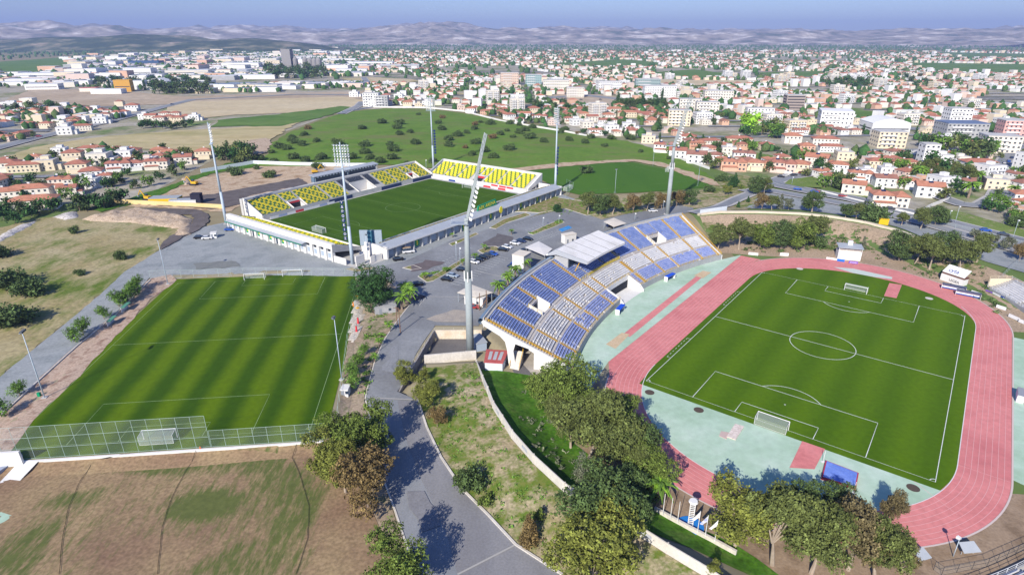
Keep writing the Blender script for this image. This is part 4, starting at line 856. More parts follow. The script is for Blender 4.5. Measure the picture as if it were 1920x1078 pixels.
# --- long side building toward the car park
ss = thing('arena_side_building', 'long low arena building with grey roof and blue-shaded bays along the car park', 'stadium stand', FA.w(57, 84, 0))
Q4 = lin(FA, (-8, 71.5), (1, 0), (0, 1)); Ls = 134
straight_stand(ss, Q4, Ls, 9.6, 1.8, 5.0, [(3, Ls-3, 4.0, 9.7, 'mix')], [])
under(MB().box(0, Ls, -.2, 0, 0, 2.5, tf=Q4).build('front_wall', offw), ss)
under(MB().prism([(-.5, 9.7), (Ls+.5, 9.7), (Ls+.5, 15.6), (-.5, 15.6)], [5.3, 5.3, 4.4, 4.4], [5.7, 5.7, 4.8, 4.8], tf=Q4).build('roof', steelroof), ss)
under(MB().box(-.6, Ls+.6, 15.6, 15.75, 4.3, 4.85, tf=Q4).build('roof_edge', offw), ss)
under(MB().box(0, Ls, 10, 14.0, -.8, 4.5, tf=Q4).build('bay_wall', bluewall), ss)
nb = 26
for i in range(nb+1): under(MB().box(i*Ls/nb-.3, i*Ls/nb+.3, 14.0, 15.0, -.8, 4.35, tf=Q4).build('pilaster', mat('pilaster_grey', [(.5, .5, .5)], fine=.04)), ss)
for i in range(nb):
    s = (i+.5)*Ls/nb
    if i in (3, 9, 13, 18, 21): under(MB().box(s-1.5, s+1.5, 14.02, 14.1, .6, 4.1, tf=Q4).build('banner', green_s), ss); under(MB().box(s-.3, s+.5, 14.11, 14.14, 1.2, 3.2, tf=Q4).build('emblem', yel_s), ss)
    elif i in (4, 12, 17): under(MB().box(s-1.3, s+1.3, 14.02, 14.1, -.3, 3.3, tf=Q4).build('door', mat('door_white', [(.6, .62, .64)])), ss)
    else: under(MB().box(s-1.6, s+1.6, 14.02, 14.08, 1.2, 3.3, tf=Q4).build('window', mat('pane_blue', [(.2, .3, .42)], rough=.3)), ss)
mb = MB(); rail(mb, [Q4(s, 9.4, 5.0) for s in np.arange(1, Ls, 3)], 1.1, r=.05)
for s in np.arange(1, Ls-1, 2.6): mb.box(s, s+1.3, 9.3, 9.36, 5.2, 5.9, tf=Q4, m=1)
under(mb.build('railing', [steel, yrail]), ss)
for s, in ((0,), (Ls,)): under(MB().box(s-.4 if s else -.5, s+.5 if s else .4, -.2, 15.3, -.8, 5.2, tf=Q4).build('end_wall', offw), ss)
sg = under(MB().prism([(63.5, 5.6), (79, 5.6), (78, 8.7), (64.2, 8.0)], 9.9, 10.5, tf=lambda a, b, c: Q4(a, c+.4, b)).build('sign', green_s), ss)
p0 = np.array(Q4(71, 10.95, 6.9)); xd = np.array(Q4(72, 10.95, 6.95))-p0
T = text_part('AEK ARENA', 2.5, basis(p0, xd, (0, 0, 1)), yel_s, None, 'sign_lettering'); under(T, ss)
mb = MB(); mb.prism([(79.5, 2.6), (80.7, 3.6), (80.5, 5.8), (79.5, 6.3), (78.5, 5.8), (78.3, 3.6)], 16.0, 16.2, tf=lambda a, b, c: Q4(a-4, c, b)); under(mb.build('emblem', yel_s), ss)
# corner gate walls and scoreboard between the two near buildings
sb = thing('scoreboard', 'grey scoreboard on two legs at the near corner of the arena', 'scoreboard', w5(665, 470, 2.6))
p0 = np.array(w5(651, 468, 3.4))[:2]; p1 = np.array(w5(683, 466, 3.4))[:2]; p0 = FA.xy(-9.0, 71.6); p1 = FA.xy(-3.5, 79.0)
p0, p1 = map(np.array, (p0, p1)); d_ = (p1-p0)/np.hypot(*(p1-p0)); n_ = np.array([d_[1], -d_[0]])
tfb = lambda a, b, c: (*(p0+d_*a+n_*b), c+2.6); W_ = float(np.hypot(*(p1-p0)))
under(MB().box(0, W_, 0, .6, 3.6, 10.2, tf=tfb).build('panel', mat('panel_back', [(.30, .36, .42)], fine=.08)), sb)
mb = MB(); mb.box(W_*.36, W_*.64, .61, .7, 3.8, 10, tf=tfb); under(mb.build('panel_frame', mat('panel_dark', [(.05, .16, .22)])), sb)
for a in (W_*.25, W_*.75): under(MB().tube(tfb(a, .3, -1), tfb(a, .3, 4), .25, n=6).build('leg', steel), sb)
cg = thing('gate_wall', 'white gate walls and turnstile cabins under the arena scoreboard', 'gate', w5(680, 492, 2.6))
for k, (a, b, h) in enumerate([((628, 491), (650, 497), 2.6), ((675, 487), (694, 486), 3.4), ((695, 493), (716, 486), 2.6), ((668, 500), (684, 494), 4.2), ((690, 470), (712, 480), 3.4)]):
    A_, B_ = w5(*a, 2.7), w5(*b, 2.7); under(MB().path([A_, B_], .5, h).build('wall_panel', offw), cg)
# ================================================================ MASTS, FENCES, GOALS, CARS, SIGNS
def hgt(px, py, pyt, z=0.):
    """height of an upright thing whose foot and top stand at these rows of the photograph"""
    b = un(px, py, z); t = pyt
    k = (t-539)/FPX; c, s = math.cos(PITCH), math.sin(PITCH)
    # (y*(-s)+Hz*c... ) solve for Hz = CAM_H - z_top
    y = b[1]; Hz = (k*c*y+s*y)/(c-k*s) if abs(c-k*s) > 1e-6 else 0
    return float(CAM_H-Hz-z)
def put(px, py): return G(px, py)
netm = bpy.data.materials.new('net_mesh'); netm.use_nodes = True; t = netm.node_tree; N = t.nodes; L = t.links
tr = N.new('ShaderNodeBsdfTransparent'); mxs = N.new('ShaderNodeMixShader'); N['Principled BSDF'].inputs['Base Color'].default_value = (.62, .68, .66, 1)
mxs.inputs[0].default_value = .07; L.new(tr.outputs[0], mxs.inputs[1]); L.new(N['Principled BSDF'].outputs[0], mxs.inputs[2]); L.new(mxs.outputs[0], N['Material Output'].inputs[0])
goalnet = netm.copy(); goalnet.name = 'goal_net'; [n for n in goalnet.node_tree.nodes if n.type == 'MIX_SHADER'][0].inputs[0].default_value = .3
railw = mat('rail_pale', [(.42, .54, .50)])
# ---- lattice floodlight masts of the arena
mastm = mat('mast_grey', [(.42, .50, .57), (.48, .55, .62)], scale=.3, rough=.5, fine=.04); lampm = mat('lamp_white', [(.78, .78, .76)], rough=.3)
def arena_mast(i, u, v, label):
    x, y = FA.xy(u, v); z0 = z1(x, y); c = np.array(FA.xy(53, 33))-np.array((x, y)); face = math.atan2(c[1], c[0])
    if i == 0:
        t = thing('floodlight_mast', label, 'floodlight', (x, y, z0), face, 'floodlight masts round the arena')
        MB().tube((0, 0, 0), (0, 0, 16), .75, .6, 12).tube((0, 0, 16), (0, 0, 40.5), .58, .34, 12).build('pole', mastm, t, smooth=True)
        MB().box(-1.3, 1.3, -1.3, 1.3, -.2, .35).build('footing', concrete, t)
        mb = MB()
        for k in range(-2, 3): mb.tube((.2, k*1.25, 39.2), (.2, k*1.25, 47.6), .07, n=4)
        for z in (39.4, 41.4, 43.4, 45.4, 47.2): mb.tube((.25, -3.2, z), (.25, 3.2, z), .08, n=4)
        mb.tube((0, 0, 40), (0, 0, 48.3), .22, n=6); mb.box(-.8, .6, -3.2, 3.2, 38.6, 38.7); mb.build('head_frame', mastm, t)
        lm = None
        for r, z in enumerate((39.9, 40.9, 41.9, 42.9, 43.9, 44.9, 46.0, 47.0)):
            for k in range(-3, 3):
                if lm is None: lm = MB().tube((0, 0, 0), (.35, 0, -.12), .2, .36, 8).build('lamp', lampm, t); o = lm
                else: o = lm.copy(); COL.objects.link(o); o.parent = t
                o.location = (.35, k*1.05+.52, z)
        dm = None
        for k, ch in enumerate('ΥΔΡΟΓΕΙΟΣ'):
            z = 25.6-k*1.82
            d = MB().tube((-.05, 1.7, z), (-.25, 1.7, z), .78, n=14).build('letter_disc', mat('disc_navy', [(.02, .04, .12)]), t)
            text_part(ch, 1.35, basis((-.28, 1.7, z), (0, -1, 0), (0, 0, 1)), whiteb, d)
        return t
    return dup(MAST, (x, y, z0), face, label, scale=1)
MAST = arena_mast(0, -20.5, 79.6, 'tall grey floodlight mast with round letter discs at the arena corner nearest the car park')
arena_mast(1, -19.2, -14.6, 'tall grey floodlight mast by the blue car at the far left arena corner'); arena_mast(2, 137.7, -23.8, 'tall grey floodlight mast between the arena main stand and the yellow end stand')
arena_mast(3, 131.5, 79.2, 'tall grey floodlight mast at the right arena corner beside the second training pitch')
# ---- leaning heads of the stadium masts
def big_mast(px, py, ztop, label, lean=(.24, .05)):
    x, y, z0 = put(px, py); t = thing('floodlight_mast', label, 'floodlight', (x, y, z0), 0, 'leaning floodlight masts of the athletics stadium')
    colm = mat('mast_concrete', [(.30, .34, .35), (.36, .40, .40)], scale=.3, fine=.05)
    MB().tube((0, 0, 0), (0, 0, 24), 1.15, .95, 16).tube((0, 0, 24), (0, 0, ztop), .9, .62, 16).build('column', colm, t, smooth=True)
    MB().tube((0, 0, -.2), (0, 0, .3), 1.8, n=16).build('footing', concrete, t)
    mb = MB()
    for a in range(4): mb.box(1.05*math.cos(a*1.57)-.14, 1.05*math.cos(a*1.57)+.14, 1.05*math.sin(a*1.57)-.14, 1.05*math.sin(a*1.57)+.14, 23.2, 26.2)
    mb.build('antenna', whiteb, t)
    L_ = 24.; d = Vector((lean[0], lean[1], 1)).normalized(); o_ = Vector((0, 0, ztop-1)); w = Vector((-.25, .97, 0)).normalized(); q = lambda s, k, b=0: o_+d*s+w*k+d.cross(w)*b
    mb = MB()
    for k in (-1.5, 0, 1.5): mb.tube(q(-1, k*.5), q(L_, k), .22, .14, n=6)
    for s in np.arange(0, L_, 2.): mb.tube(q(s, -1.7), q(s, 1.7), .11, n=4); mb.tube(q(s, -1.5), q(s+2, 1.5), .09, n=4)
    mb.build('head_frame', colm, t)
    mb = MB().box(-4.2, .6, -1.4, 1.4, ztop-1.5, ztop-1.35); mb.tube((-4.2, -1.4, ztop-1.4), (-4.2, -1.4, ztop-.2), .05, n=4).tube((-4.2, 1.4, ztop-1.4), (-4.2, 1.4, ztop-.2), .05, n=4).tube((-4.2, -1.4, ztop-.2), (.6, -1.4, ztop-.2), .05, n=4).tube((-4.2, 1.4, ztop-.2), (.6, 1.4, ztop-.2), .05, n=4).tube((-4.2, -1.4, ztop-.2), (-4.2, 1.4, ztop-.2), .05, n=4)
    mb.build('platform', steel, t)
    lm = None
    for s in np.arange(1, 12, 1.25):
        for k in (-1.4, -.5, .5, 1.4):
            if lm is None: lm = MB().tube((0, 0, 0), (.5, 0, -.2), .25, .42, 8).build('lamp', lampm, t); o = lm
            else: o = lm.copy(); COL.objects.link(o); o.parent = t
            o.location = q(s, k)+Vector((.45, 0, 0))
big_mast(882, 662, 41.5, 'huge grey concrete floodlight mast with leaning lattice head in the sunken yard')
big_mast(1251, 402, 36, 'huge leaning floodlight mast beyond the far end of the curved grandstand', (.27, .05))
# ---- slim light poles
def light_pole(px, py, pyt, label, lamps=2, rz=0, grp='slim light poles', base=None):
    x, y, z0 = put(px, py); h = hgt(px, py, pyt, z0); t = thing('light_pole', label, 'light pole', (x, y, z0), rz, grp)
    MB().tube((0, 0, 0), (0, 0, h), max(.09, h*.009), max(.06, h*.005), 8).build('pole', mastm, t, smooth=True)
    if h > 12: MB().box(-.6, .6, -.6, .6, -.1, .3).build('footing', concrete, t)
    mb = MB(); mb.box(-.12, .12, -lamps*.38, lamps*.38, h-.1, h+.02); mb.build('crossarm', steel, t)
    for k in range(lamps): MB().box(-.1, .5, (k-(lamps-1)/2)*.75-.28, (k-(lamps-1)/2)*.75+.28, h-.15, h+.35).build('lamp', mat('lamp_dark', [(.12, .13, .15)]) if h > 12 else lampm, t)
    return t
for a in [(84, 746, 622, 'tall slim floodlight pole with green box beside left training pitch corner by the gravel road', 3, .2), (315, 533, 449, 'tall slim floodlight pole at the far left corner of the striped training pitch', 2, .2),
          (641, 712, 596, 'tall slim floodlight pole between striped training pitch and small round trees', 2, 3), (1153, 362, 318, 'slim floodlight pole at the near side of the second training pitch', 2, 2),
          (1224, 312, 281, 'slim floodlight pole at the far side of the second training pitch', 2, 2), (1308, 350, 305, 'slim floodlight pole at the right end of the second training pitch', 2, 2),
          (691, 498, 441, 'single-lamp pole beside the arena scoreboard', 1, 1), (1787, 1043, 1010, 'short white light pole on bare ground below the track bend', 1, 2),
          (863, 500, 466, 'lamp pole on the planted strip of the car park beside the black car', 1, 0), (856, 497, 455, 'taller lamp pole on the planted strip of the car park', 1, 0), (800, 331, 301, 'thin pole with camera head between arena stands', 1, 0),
          (1190, 414, 401, 'lamp post on the asphalt behind the far grandstand rim', 1, 0), (1243, 396, 378, 'thin lamp post beside the white car near the far mast', 1, 0),
          (1777, 418, 396, 'thin lamp post at the left edge of the roadside green', 1, 0), (1790, 420, 388, 'thin lamp post second from left on the roadside green', 1, 0), (1897, 452, 414, 'curved street lamp at the right end of the roadside green', 1, 0),
          (1484, 348, 333, 'street lamp on the small grass island at the road bend', 1, 0), (1018, 425, 409, 'small lamp post on the far planting strip of the car park', 1, 0), (1048, 418, 405, 'lamp post at the right tip of the car park planting strip', 1, 0)]:
    light_pole(*a[:4], lamps=a[4], rz=a[5])
x, y, z = put(80, 743); tag(MB().box(x-1.2, x-.5, y-.2, y+.4, z, z+1.1).build('junction_box', green_s), 'green electric box at the foot of the left floodlight pole', 'junction box')
for i, (px, py, pt, lb) in enumerate([(751, 625, 578, 'brown wooden utility pole with crossarm beside the palms'), (745, 610, 575, 'shorter brown pole behind the wooden utility pole')]):
    x, y, z = put(px, py); h = hgt(px, py, pt, z); t = thing('utility_pole', lb, 'utility pole', (x, y, z)); wd = mat('wood_brown', [(.20, .12, .08)], fine=.1); MB().tube((0, 0, 0), (0, 0, h), .16, .12, 6).build('pole', wd, t); MB().box(-.9, .9, -.08, .08, h-.5, h-.35).build('crossarm', wd, t)
# ---- walls
def wallthing(name, P_, w, h, m, label, cat='wall', **k):
    P3 = [(*p[:2], z1(*p[:2])) for p in P_]; o = MB().path(P3, w, h, m=0).build(name, m); return tag(o, label, cat, **k)
def along(P_, d):
    out = []
    for a, b in zip(P_[:-1], P_[1:]):
        a, b = np.array(a[:2]), np.array(b[:2]); n = max(1, int(np.hypot(*(b-a))/d))
        out += [tuple(a+(b-a)*k/n) for k in range(n)]
    return out+[tuple(P_[-1][:2])]
nw = thing('boundary_wall', 'long cream concrete panel wall curving along the embankment above the green slope', 'wall', (*NEARW[3][:2], 3)); pts_ = along(NEARW, 6.2); pan = mat('wall_panel_cream', [(.58, .55, .50), (.66, .63, .58)], scale=.3, fine=.08)
for i, (a, b) in enumerate(zip(pts_[:-1], pts_[1:])):
    A_, B_ = Vector((*a, z1(*a))), Vector((*b, z1(*b))); dr = (B_-A_).normalized()
    under(MB().path([A_+dr*.12, B_-dr*.12], .22, 2.3).build('panel', pan), nw); under(MB().path([A_-dr*.12, A_+dr*.12], .42, 2.45).build('post', pale), nw)
    if i % 2 and i < 22:
        s = MB(); n_ = Vector((dr.y, -dr.x, 0)); n_ = n_ if n_.y < 0 else -n_; c_ = A_+(B_-A_)*(.3+.1*(i % 3)); q = [c_+n_*.14+Vector((0, 0, .9)), c_+dr*2.4+n_*.14+Vector((0, 0, .8)), c_+dr*2.3+n_*.14+Vector((0, 0, 1.7)), c_+dr*.1+n_*.14+Vector((0, 0, 1.75))]
        s.add(q, [(0, 1, 2, 3)] if (q[1]-q[0]).cross(q[2]-q[0]).dot(n_) > 0 else [(3, 2, 1, 0)]); under(s.build('faded_paint', mat('graffiti_blue', [(.30, .34, .42), (.55, .55, .55)], scale=1.2, detail=3)), nw)
wallthing('boundary_wall', [p[:2] for p in FARW[:8]], 1.5, .9, mat('wall_top_cream', [(.62, .54, .42), (.70, .62, .50)], scale=.2, fine=.06), 'long curving cream wall on top of the bank above the far bend')
wallthing('screen_wall', [G(1312, 403)[:2], G(1362, 396)[:2]], .3, 2.6, mat('sheet_pale_blue', [(.55, .60, .66)], fine=.05), 'pale blue sheet wall segment at the far end of the curved grandstand', 'fence')
W_ = [un(796, 683, 0), un(893, 674, 0)]; o = MB().path([(*p, 0) for p in W_], .5, 3.0).build('retaining_wall', pale); tag(o, 'cream retaining wall with blue graffiti patch below the sunken yard', 'wall')
W_ = [tuple(un(*q, 0)) for q in [(746, 742), (771, 706), (815, 635), (906, 635)]]
yw = thing('retaining_wall', 'stone retaining wall round the sunken yard with pale railing on top', 'wall', (*W_[2], 0)); hs = [.7, 2.4, 3.0, 3.1]
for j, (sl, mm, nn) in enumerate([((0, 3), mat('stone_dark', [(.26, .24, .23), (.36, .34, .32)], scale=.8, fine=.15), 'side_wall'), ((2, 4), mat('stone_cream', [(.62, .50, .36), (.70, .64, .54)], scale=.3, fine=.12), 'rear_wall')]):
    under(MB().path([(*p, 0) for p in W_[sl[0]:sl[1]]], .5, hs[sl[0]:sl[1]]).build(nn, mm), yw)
mb = MB(); rail(mb, [(*p, 2.75) for p in along(W_[1:], 3)], 1.1, r=.05); under(mb.build('railing', mat('rail_cream', [(.62, .58, .45)])), yw)
x, y, z = put(897, 650); t = thing('storage_shed', 'small blue-grey shed beside the foot of the huge mast', 'shed', (x, y, z), .4); MB().box(-1.6, 1.6, -3, 3, 0, 2.6).build('wall', mat('shed_blue', [(.35, .42, .52)], fine=.06), t); MB().box(-1.8, 1.8, -3.2, 3.2, 2.61, 2.8).build('roof', steelroof, t)
fl_ = FL.xy
pw = thing('pitch_wall', 'white retaining wall under the tall mesh fence of the striped training pitch', 'wall', (*fl_(-5, 30), 0))
under(MB().path([(*fl_(-5.1, v), .1) for v in (-6, 20, 45, 71)], .5, 1.95).build('wall', whitewall), pw)
under(MB().box(-5.9, -5.3, 2.5, 7.6, .1, 5.0, tf=lambda a, b, c: (*fl_(a, b), c)).build('panel', whitewall), pw)
vs_ = [(u, v, z) for v in np.arange(-6, 72, 2.5) for u, z in ((-5.15, 1.6), (-7.2, .85), (-9.6, z1(*fl_(-9.6, v))+.12))]; k_ = len(vs_)//3
tag(npmesh('verge', [(*fl_(u, v), z) for u, v, z in vs_], [(3*i+j, 3*i+3+j, 3*i+4+j, 3*i+1+j) for i in range(k_-1) for j in (0, 1)], brown), kind='structure')
# ---- mesh fences: posts, rails, net
def fence(label, P_, h, step=3., rails=(0, .5, 1), m=railw, net=netm, zfun=None, r=.038, name='mesh_fence', many=True):
    zf = zfun or z1; Q = along(P_, step); t = thing(name, label, 'fence', (*Q[len(Q)//2], zf(*Q[len(Q)//2])))
    pm = None
    for q in Q[:100]:
        z = zf(*q)
        if pm is None: pm = MB().tube((0, 0, 0), (0, 0, h), r, n=5).build('post', m, t); o = pm
        else: o = pm.copy(); COL.objects.link(o); o.parent = t
        o.location = Vector((q[0], q[1], z))-t.location
    mb = MB()
    for k in rails:
        for a, b in zip(Q[:-1], Q[1:]): mb.tube((*a, zf(*a)+h*k+.02), (*b, zf(*b)+h*k+.02), r*.8, n=4, cap=False)
    if rails: under(mb.build('rail', m), t)
    if net:
        mb = MB()
        for a, b in zip(Q[:-1], Q[1:]): mb.add([(*a, zf(*a)), (*b, zf(*b)), (*b, zf(*b)+h), (*a, zf(*a)+h)], [(0, 1, 2, 3)])
        under(mb.build('net', net), t)
    return t
fence('tall mesh fence of three bays behind the near goal of the striped training pitch', [fl_(-4.4, -6), fl_(-4.4, 46)], 8.3, 2.9, (.02, .33, .66, 1), zfun=lambda x, y: 1.9)
fence('lower mesh fence on the white wall right of the tall fence', [fl_(-4.4, 46.2), fl_(-4.4, 71)], 4.4, 2.9, (.02, .5, 1), zfun=lambda x, y: 1.9)
fence('low mesh fence return at the bottom left corner of the training pitch', [fl_(-4.4, -6), fl_(-2, -16)], 3.6, 2.9, (.02, .5, 1), zfun=lambda x, y: 1.6)
fence('white-railed mesh fence between striped training pitch and gravel yard', GP([(282, 523), (340, 521), (480, 517), (668, 518)]), 3.2, 4, (0, 1))
fence('low pale kerb fence along the right side of the striped training pitch', GP([(668, 575), (652, 640), (640, 735), (632, 800)]), 2.4, 4, (1,), r=.04)
fence('grey mesh fence along the service road beyond the roadside green', GP([(1762, 424), (1850, 445), (1990, 482)]), 2.2, 5, (1,), r=.05)
fence('dark mesh fence in front of the lower right grandstand', [tuple(un(*q, 0)) for q in [(1750, 1068), (1765, 1078), (1850, 1062), (1990, 1000)]], 2.0, 2.6, (0, .5, 1), m=mat('rail_dark', [(.05, .05, .06)]))
fence('sagging wire fence climbing the bank beside the right grandstand', GP([(1865, 537), (1880, 520), (1900, 500), (1912, 490)]), 2.0, 3, (1,), m=steel)
fence('pale post fence between arena and second training pitch', GP([(1060, 372), (1075, 352), (1062, 345)]), 3, 4, (0, 1))
for nm, P_, h, m_, lb in [('hoarding', [(377, 325), (430, 316), (476, 308), (545, 311), (640, 313), (690, 313), (706, 320)], 2.6, mat('hoarding_white', [(.66, .70, .74)], fine=.05), 'long white sheet hoarding between building site and olive tree meadow'),
                          ('hoarding', [(189, 381), (260, 384), (340, 388), (417, 392)], 2.5, mat('hoarding_yellow', [(.66, .50, .22), (.70, .55, .28)], scale=.1, fine=.06), 'yellow hoarding along the near edge of the building site'),
                          ('garden_wall', [(640, 212), (700, 202), (800, 203), (870, 210), (945, 229), (1010, 240), (1060, 248), (1100, 256)], 1.6, whitewall, 'white garden wall between the olive tree meadow and the nearest houses'),
                          ('garden_wall', [(1235, 281), (1270, 297), (1330, 318)], 1.6, whitewall, 'white garden wall at the right end of the olive tree meadow'),
                          ('garden_wall', [(1430, 318), (1460, 324), (1485, 327)], 1.6, whitewall, 'white garden wall of the pink house at the road bend'),
                          ('garden_wall', [(1540, 362), (1580, 372), (1625, 383)], 1.5, whitewall, 'long white garden wall beside the highway left of the orange-roofed villa'),
                          ('garden_wall', [(1650, 390), (1715, 406), (1745, 388), (1778, 376)], 1.8, whitewall, 'white garden wall round the villa with yellow tree beside the highway'),
                          ('low_wall', [(282, 526), (214, 594), (147, 648), (63, 724), (0, 782)], .45, pale, 'low concrete kerb wall between gravel road and tree row')]:
    wallthing(nm, GP(P_), .3, h, m_, lb, 'wall' if 'wall' in nm else 'hoarding')
for i, (P_, w, h, lb) in enumerate([([(686, 752), (701, 811), (721, 905), (741, 958), (781, 1079)], .35, .16, 'left'), ([(784, 751), (800, 801), (827, 858), (867, 918), (914, 965), (967, 1022), (1054, 1078)], .45, .28, 'right'), ([(685, 747), (690, 725), (703, 677), (721, 637), (744, 603), (774, 565), (793, 551)], .3, .15, 'upper left')]):
    P3 = [(*p, z1(*p)+.1) for p in along(GP(P_), 3)]; o = MB().path(P3, w, h).build('kerb', pale); tag(o, kind='structure')
merge_lines('road_marking', [GP([(786, 751), (690, 746)]), GP([(967, 1022), (858, 1078)])], .35, mat('seam_pale', [(.40, .39, .37)]), lambda x, y: z1(x, y)+.25)
merge_lines('road_marking', [along(GP([(912, 561), (870, 558), (800, 557)]), 3), along(GP([(798, 560), (786, 574)]), 3), along(GP([(945, 521), (888, 508)]), 3)], .25, concrete, lambda x, y: z1(x, y)+.25)
# parking bays in white, the blue disabled bay and the planted strips
bays = []
def bayrow(a, b, n, ln, dash=False):
    a, b = np.array(G(*a)[:2]), np.array(G(*b)[:2]); d = (b-a)/np.hypot(*(b-a)); q = np.array([d[1], -d[0]])
    for k in range(n): p = a+(b-a)*k/(n-1); bays.append([tuple(p), tuple(p+q*ln)])
bayrow((845, 532), (935, 482), 16, 4.6); bayrow((960, 467), (1060, 425), 22, 4.6); bayrow((800, 512), (870, 478), 12, 1.2); bayrow((830, 490), (880, 466), 10, 1.2); bayrow((985, 432), (1050, 410), 12, 1.2); bayrow((945, 430), (1010, 404), 12, 1.2); bayrow((925, 548), (965, 503), 9, 4.6)
merge_lines('bay_lines', bays, .12, linew, lambda x, y: z1(x, y)+.24)
field('disabled_bay', [(1047, 431), (1066, 424), (1073, 428), (1053, 436)], mat('bay_blue', [(.05, .25, .55)], fine=.15), .24, 4, block=False)
soil = patch_mat('bed_soil', (.30, .21, .13), (.38, .29, .19), ((.12, .17, .03), (.20, .22, .05)), scale=.6, soft=.1)
for i, P_ in enumerate([[(784, 519), (800, 530), (812, 528), (840, 512), (880, 486), (872, 483), (836, 505), (808, 520), (795, 514)], [(896, 471), (912, 463), (930, 463), (940, 468), (925, 474), (905, 476)], [(755, 503), (775, 498), (790, 504), (772, 507)],
                        [(918, 428), (945, 412), (985, 400), (995, 404), (950, 419), (930, 430)], [(990, 439), (1020, 425), (1050, 413), (1058, 418), (1040, 426), (1000, 441)], [(842, 458), (870, 447), (892, 437), (897, 440), (860, 457), (848, 462)], [(945, 398), (1000, 380), (1035, 368), (1050, 372), (1090, 378), (1130, 400), (1100, 405), (1060, 392), (1010, 400), (980, 398)]]):
    field('planting_bed', P_, soil, .22 if i < 6 else .26, 2, mask=lambda x, y: .40+.25*fbm(x/2, y/2, 2, 3), block=False)
    Q = GP(P_); o = MB().path([(*p, z1(*p)+.1) for p in along(Q+[Q[0]], 4)], .25, .22).build('kerb', pale); tag(o, kind='structure')
# ---- goals
def goal(fr, u, v, s, label, w=7.32, h=2.44, d=2.2, proto={}):
    x, y, z = fr.w(u, v, .12); ang = math.atan2(fr.U[1], fr.U[0])+(0 if s > 0 else math.pi)
    if 'g' in proto: return dup(proto['g'], (x, y, z), ang, label)
    t = thing('football_goal', label, 'goal', (x, y, z), ang, 'football goals'); proto['g'] = t; a = w/2
    MB().tube((0, -a, 0), (0, -a, h), .09, n=6).build('post', whiteb, t); MB().tube((0, a, 0), (0, a, h), .09, n=6).build('post', whiteb, t); MB().tube((0, -a-.05, h), (0, a+.05, h), .09, n=6).build('crossbar', whiteb, t)
    mb = MB()
    for k in (-a, a): mb.tube((0, k, h), (-d, k, h-.3), .04, n=4).tube((-d, k, h-.3), (-d, k, 0), .04, n=4)
    mb.tube((-d, -a, 0), (-d, a, 0), .04, n=4); mb.build('stanchion', whiteb, t)
    MB().add([(0, -a, h), (0, a, h), (-d, a, h-.35), (-d, -a, h-.35), (-d, a, 0), (-d, -a, 0), (0, a, 0), (0, -a, 0)], [(0, 1, 2, 3), (3, 2, 4, 5), (1, 6, 4, 2), (0, 3, 5, 7)]).build('net', goalnet, t); return t
goal(FR, 0, 33.3, 1, 'white goal at the near end of the athletics stadium pitch'); goal(FR, 103.8, 33.3, -1, 'white goal at the far end of the athletics stadium pitch')
goal(FL, .2, 33.5, 1, 'white goal behind the tall mesh fence of the striped training pitch'); goal(FL, 99, 27.5, -1, 'white goal at the far end of the striped training pitch, left one'); goal(FL, 101.5, 41, -1, 'net goal standing off the far line of the striped training pitch')
goal(FA, 0, 33, 1, 'white goal near the low building inside the arena'); goal(FA, 105.8, 33, -1, 'white goal in front of the yellow end stand')
g_ = thing('football_goal', 'white goal at the left end of the second training pitch', 'goal', (0, 0, 0))
bpy.data.objects.remove(g_)
for px, py, an, lb in [(1062, 357, 2.6, 'white goal at the left end of the second training pitch'), (1255, 322, -.4, 'white goal at the right end of the second training pitch')]:
    x, y, z = put(px, py); q = dup(goal(FA, 0, 0, 1, lb), (x, y, z+.4), an, lb); bpy.data.objects.remove
for o in [o for o in list(scene.objects) if o.type == 'EMPTY' and o.name.startswith('football_goal') and abs(o.location.x-FA.w(0, 0)[0]) < .01 and abs(o.location.y-FA.w(0, 0)[1]) < .01]:
    for c in list(o.children): bpy.data.objects.remove(c)
    bpy.data.objects.remove(o)
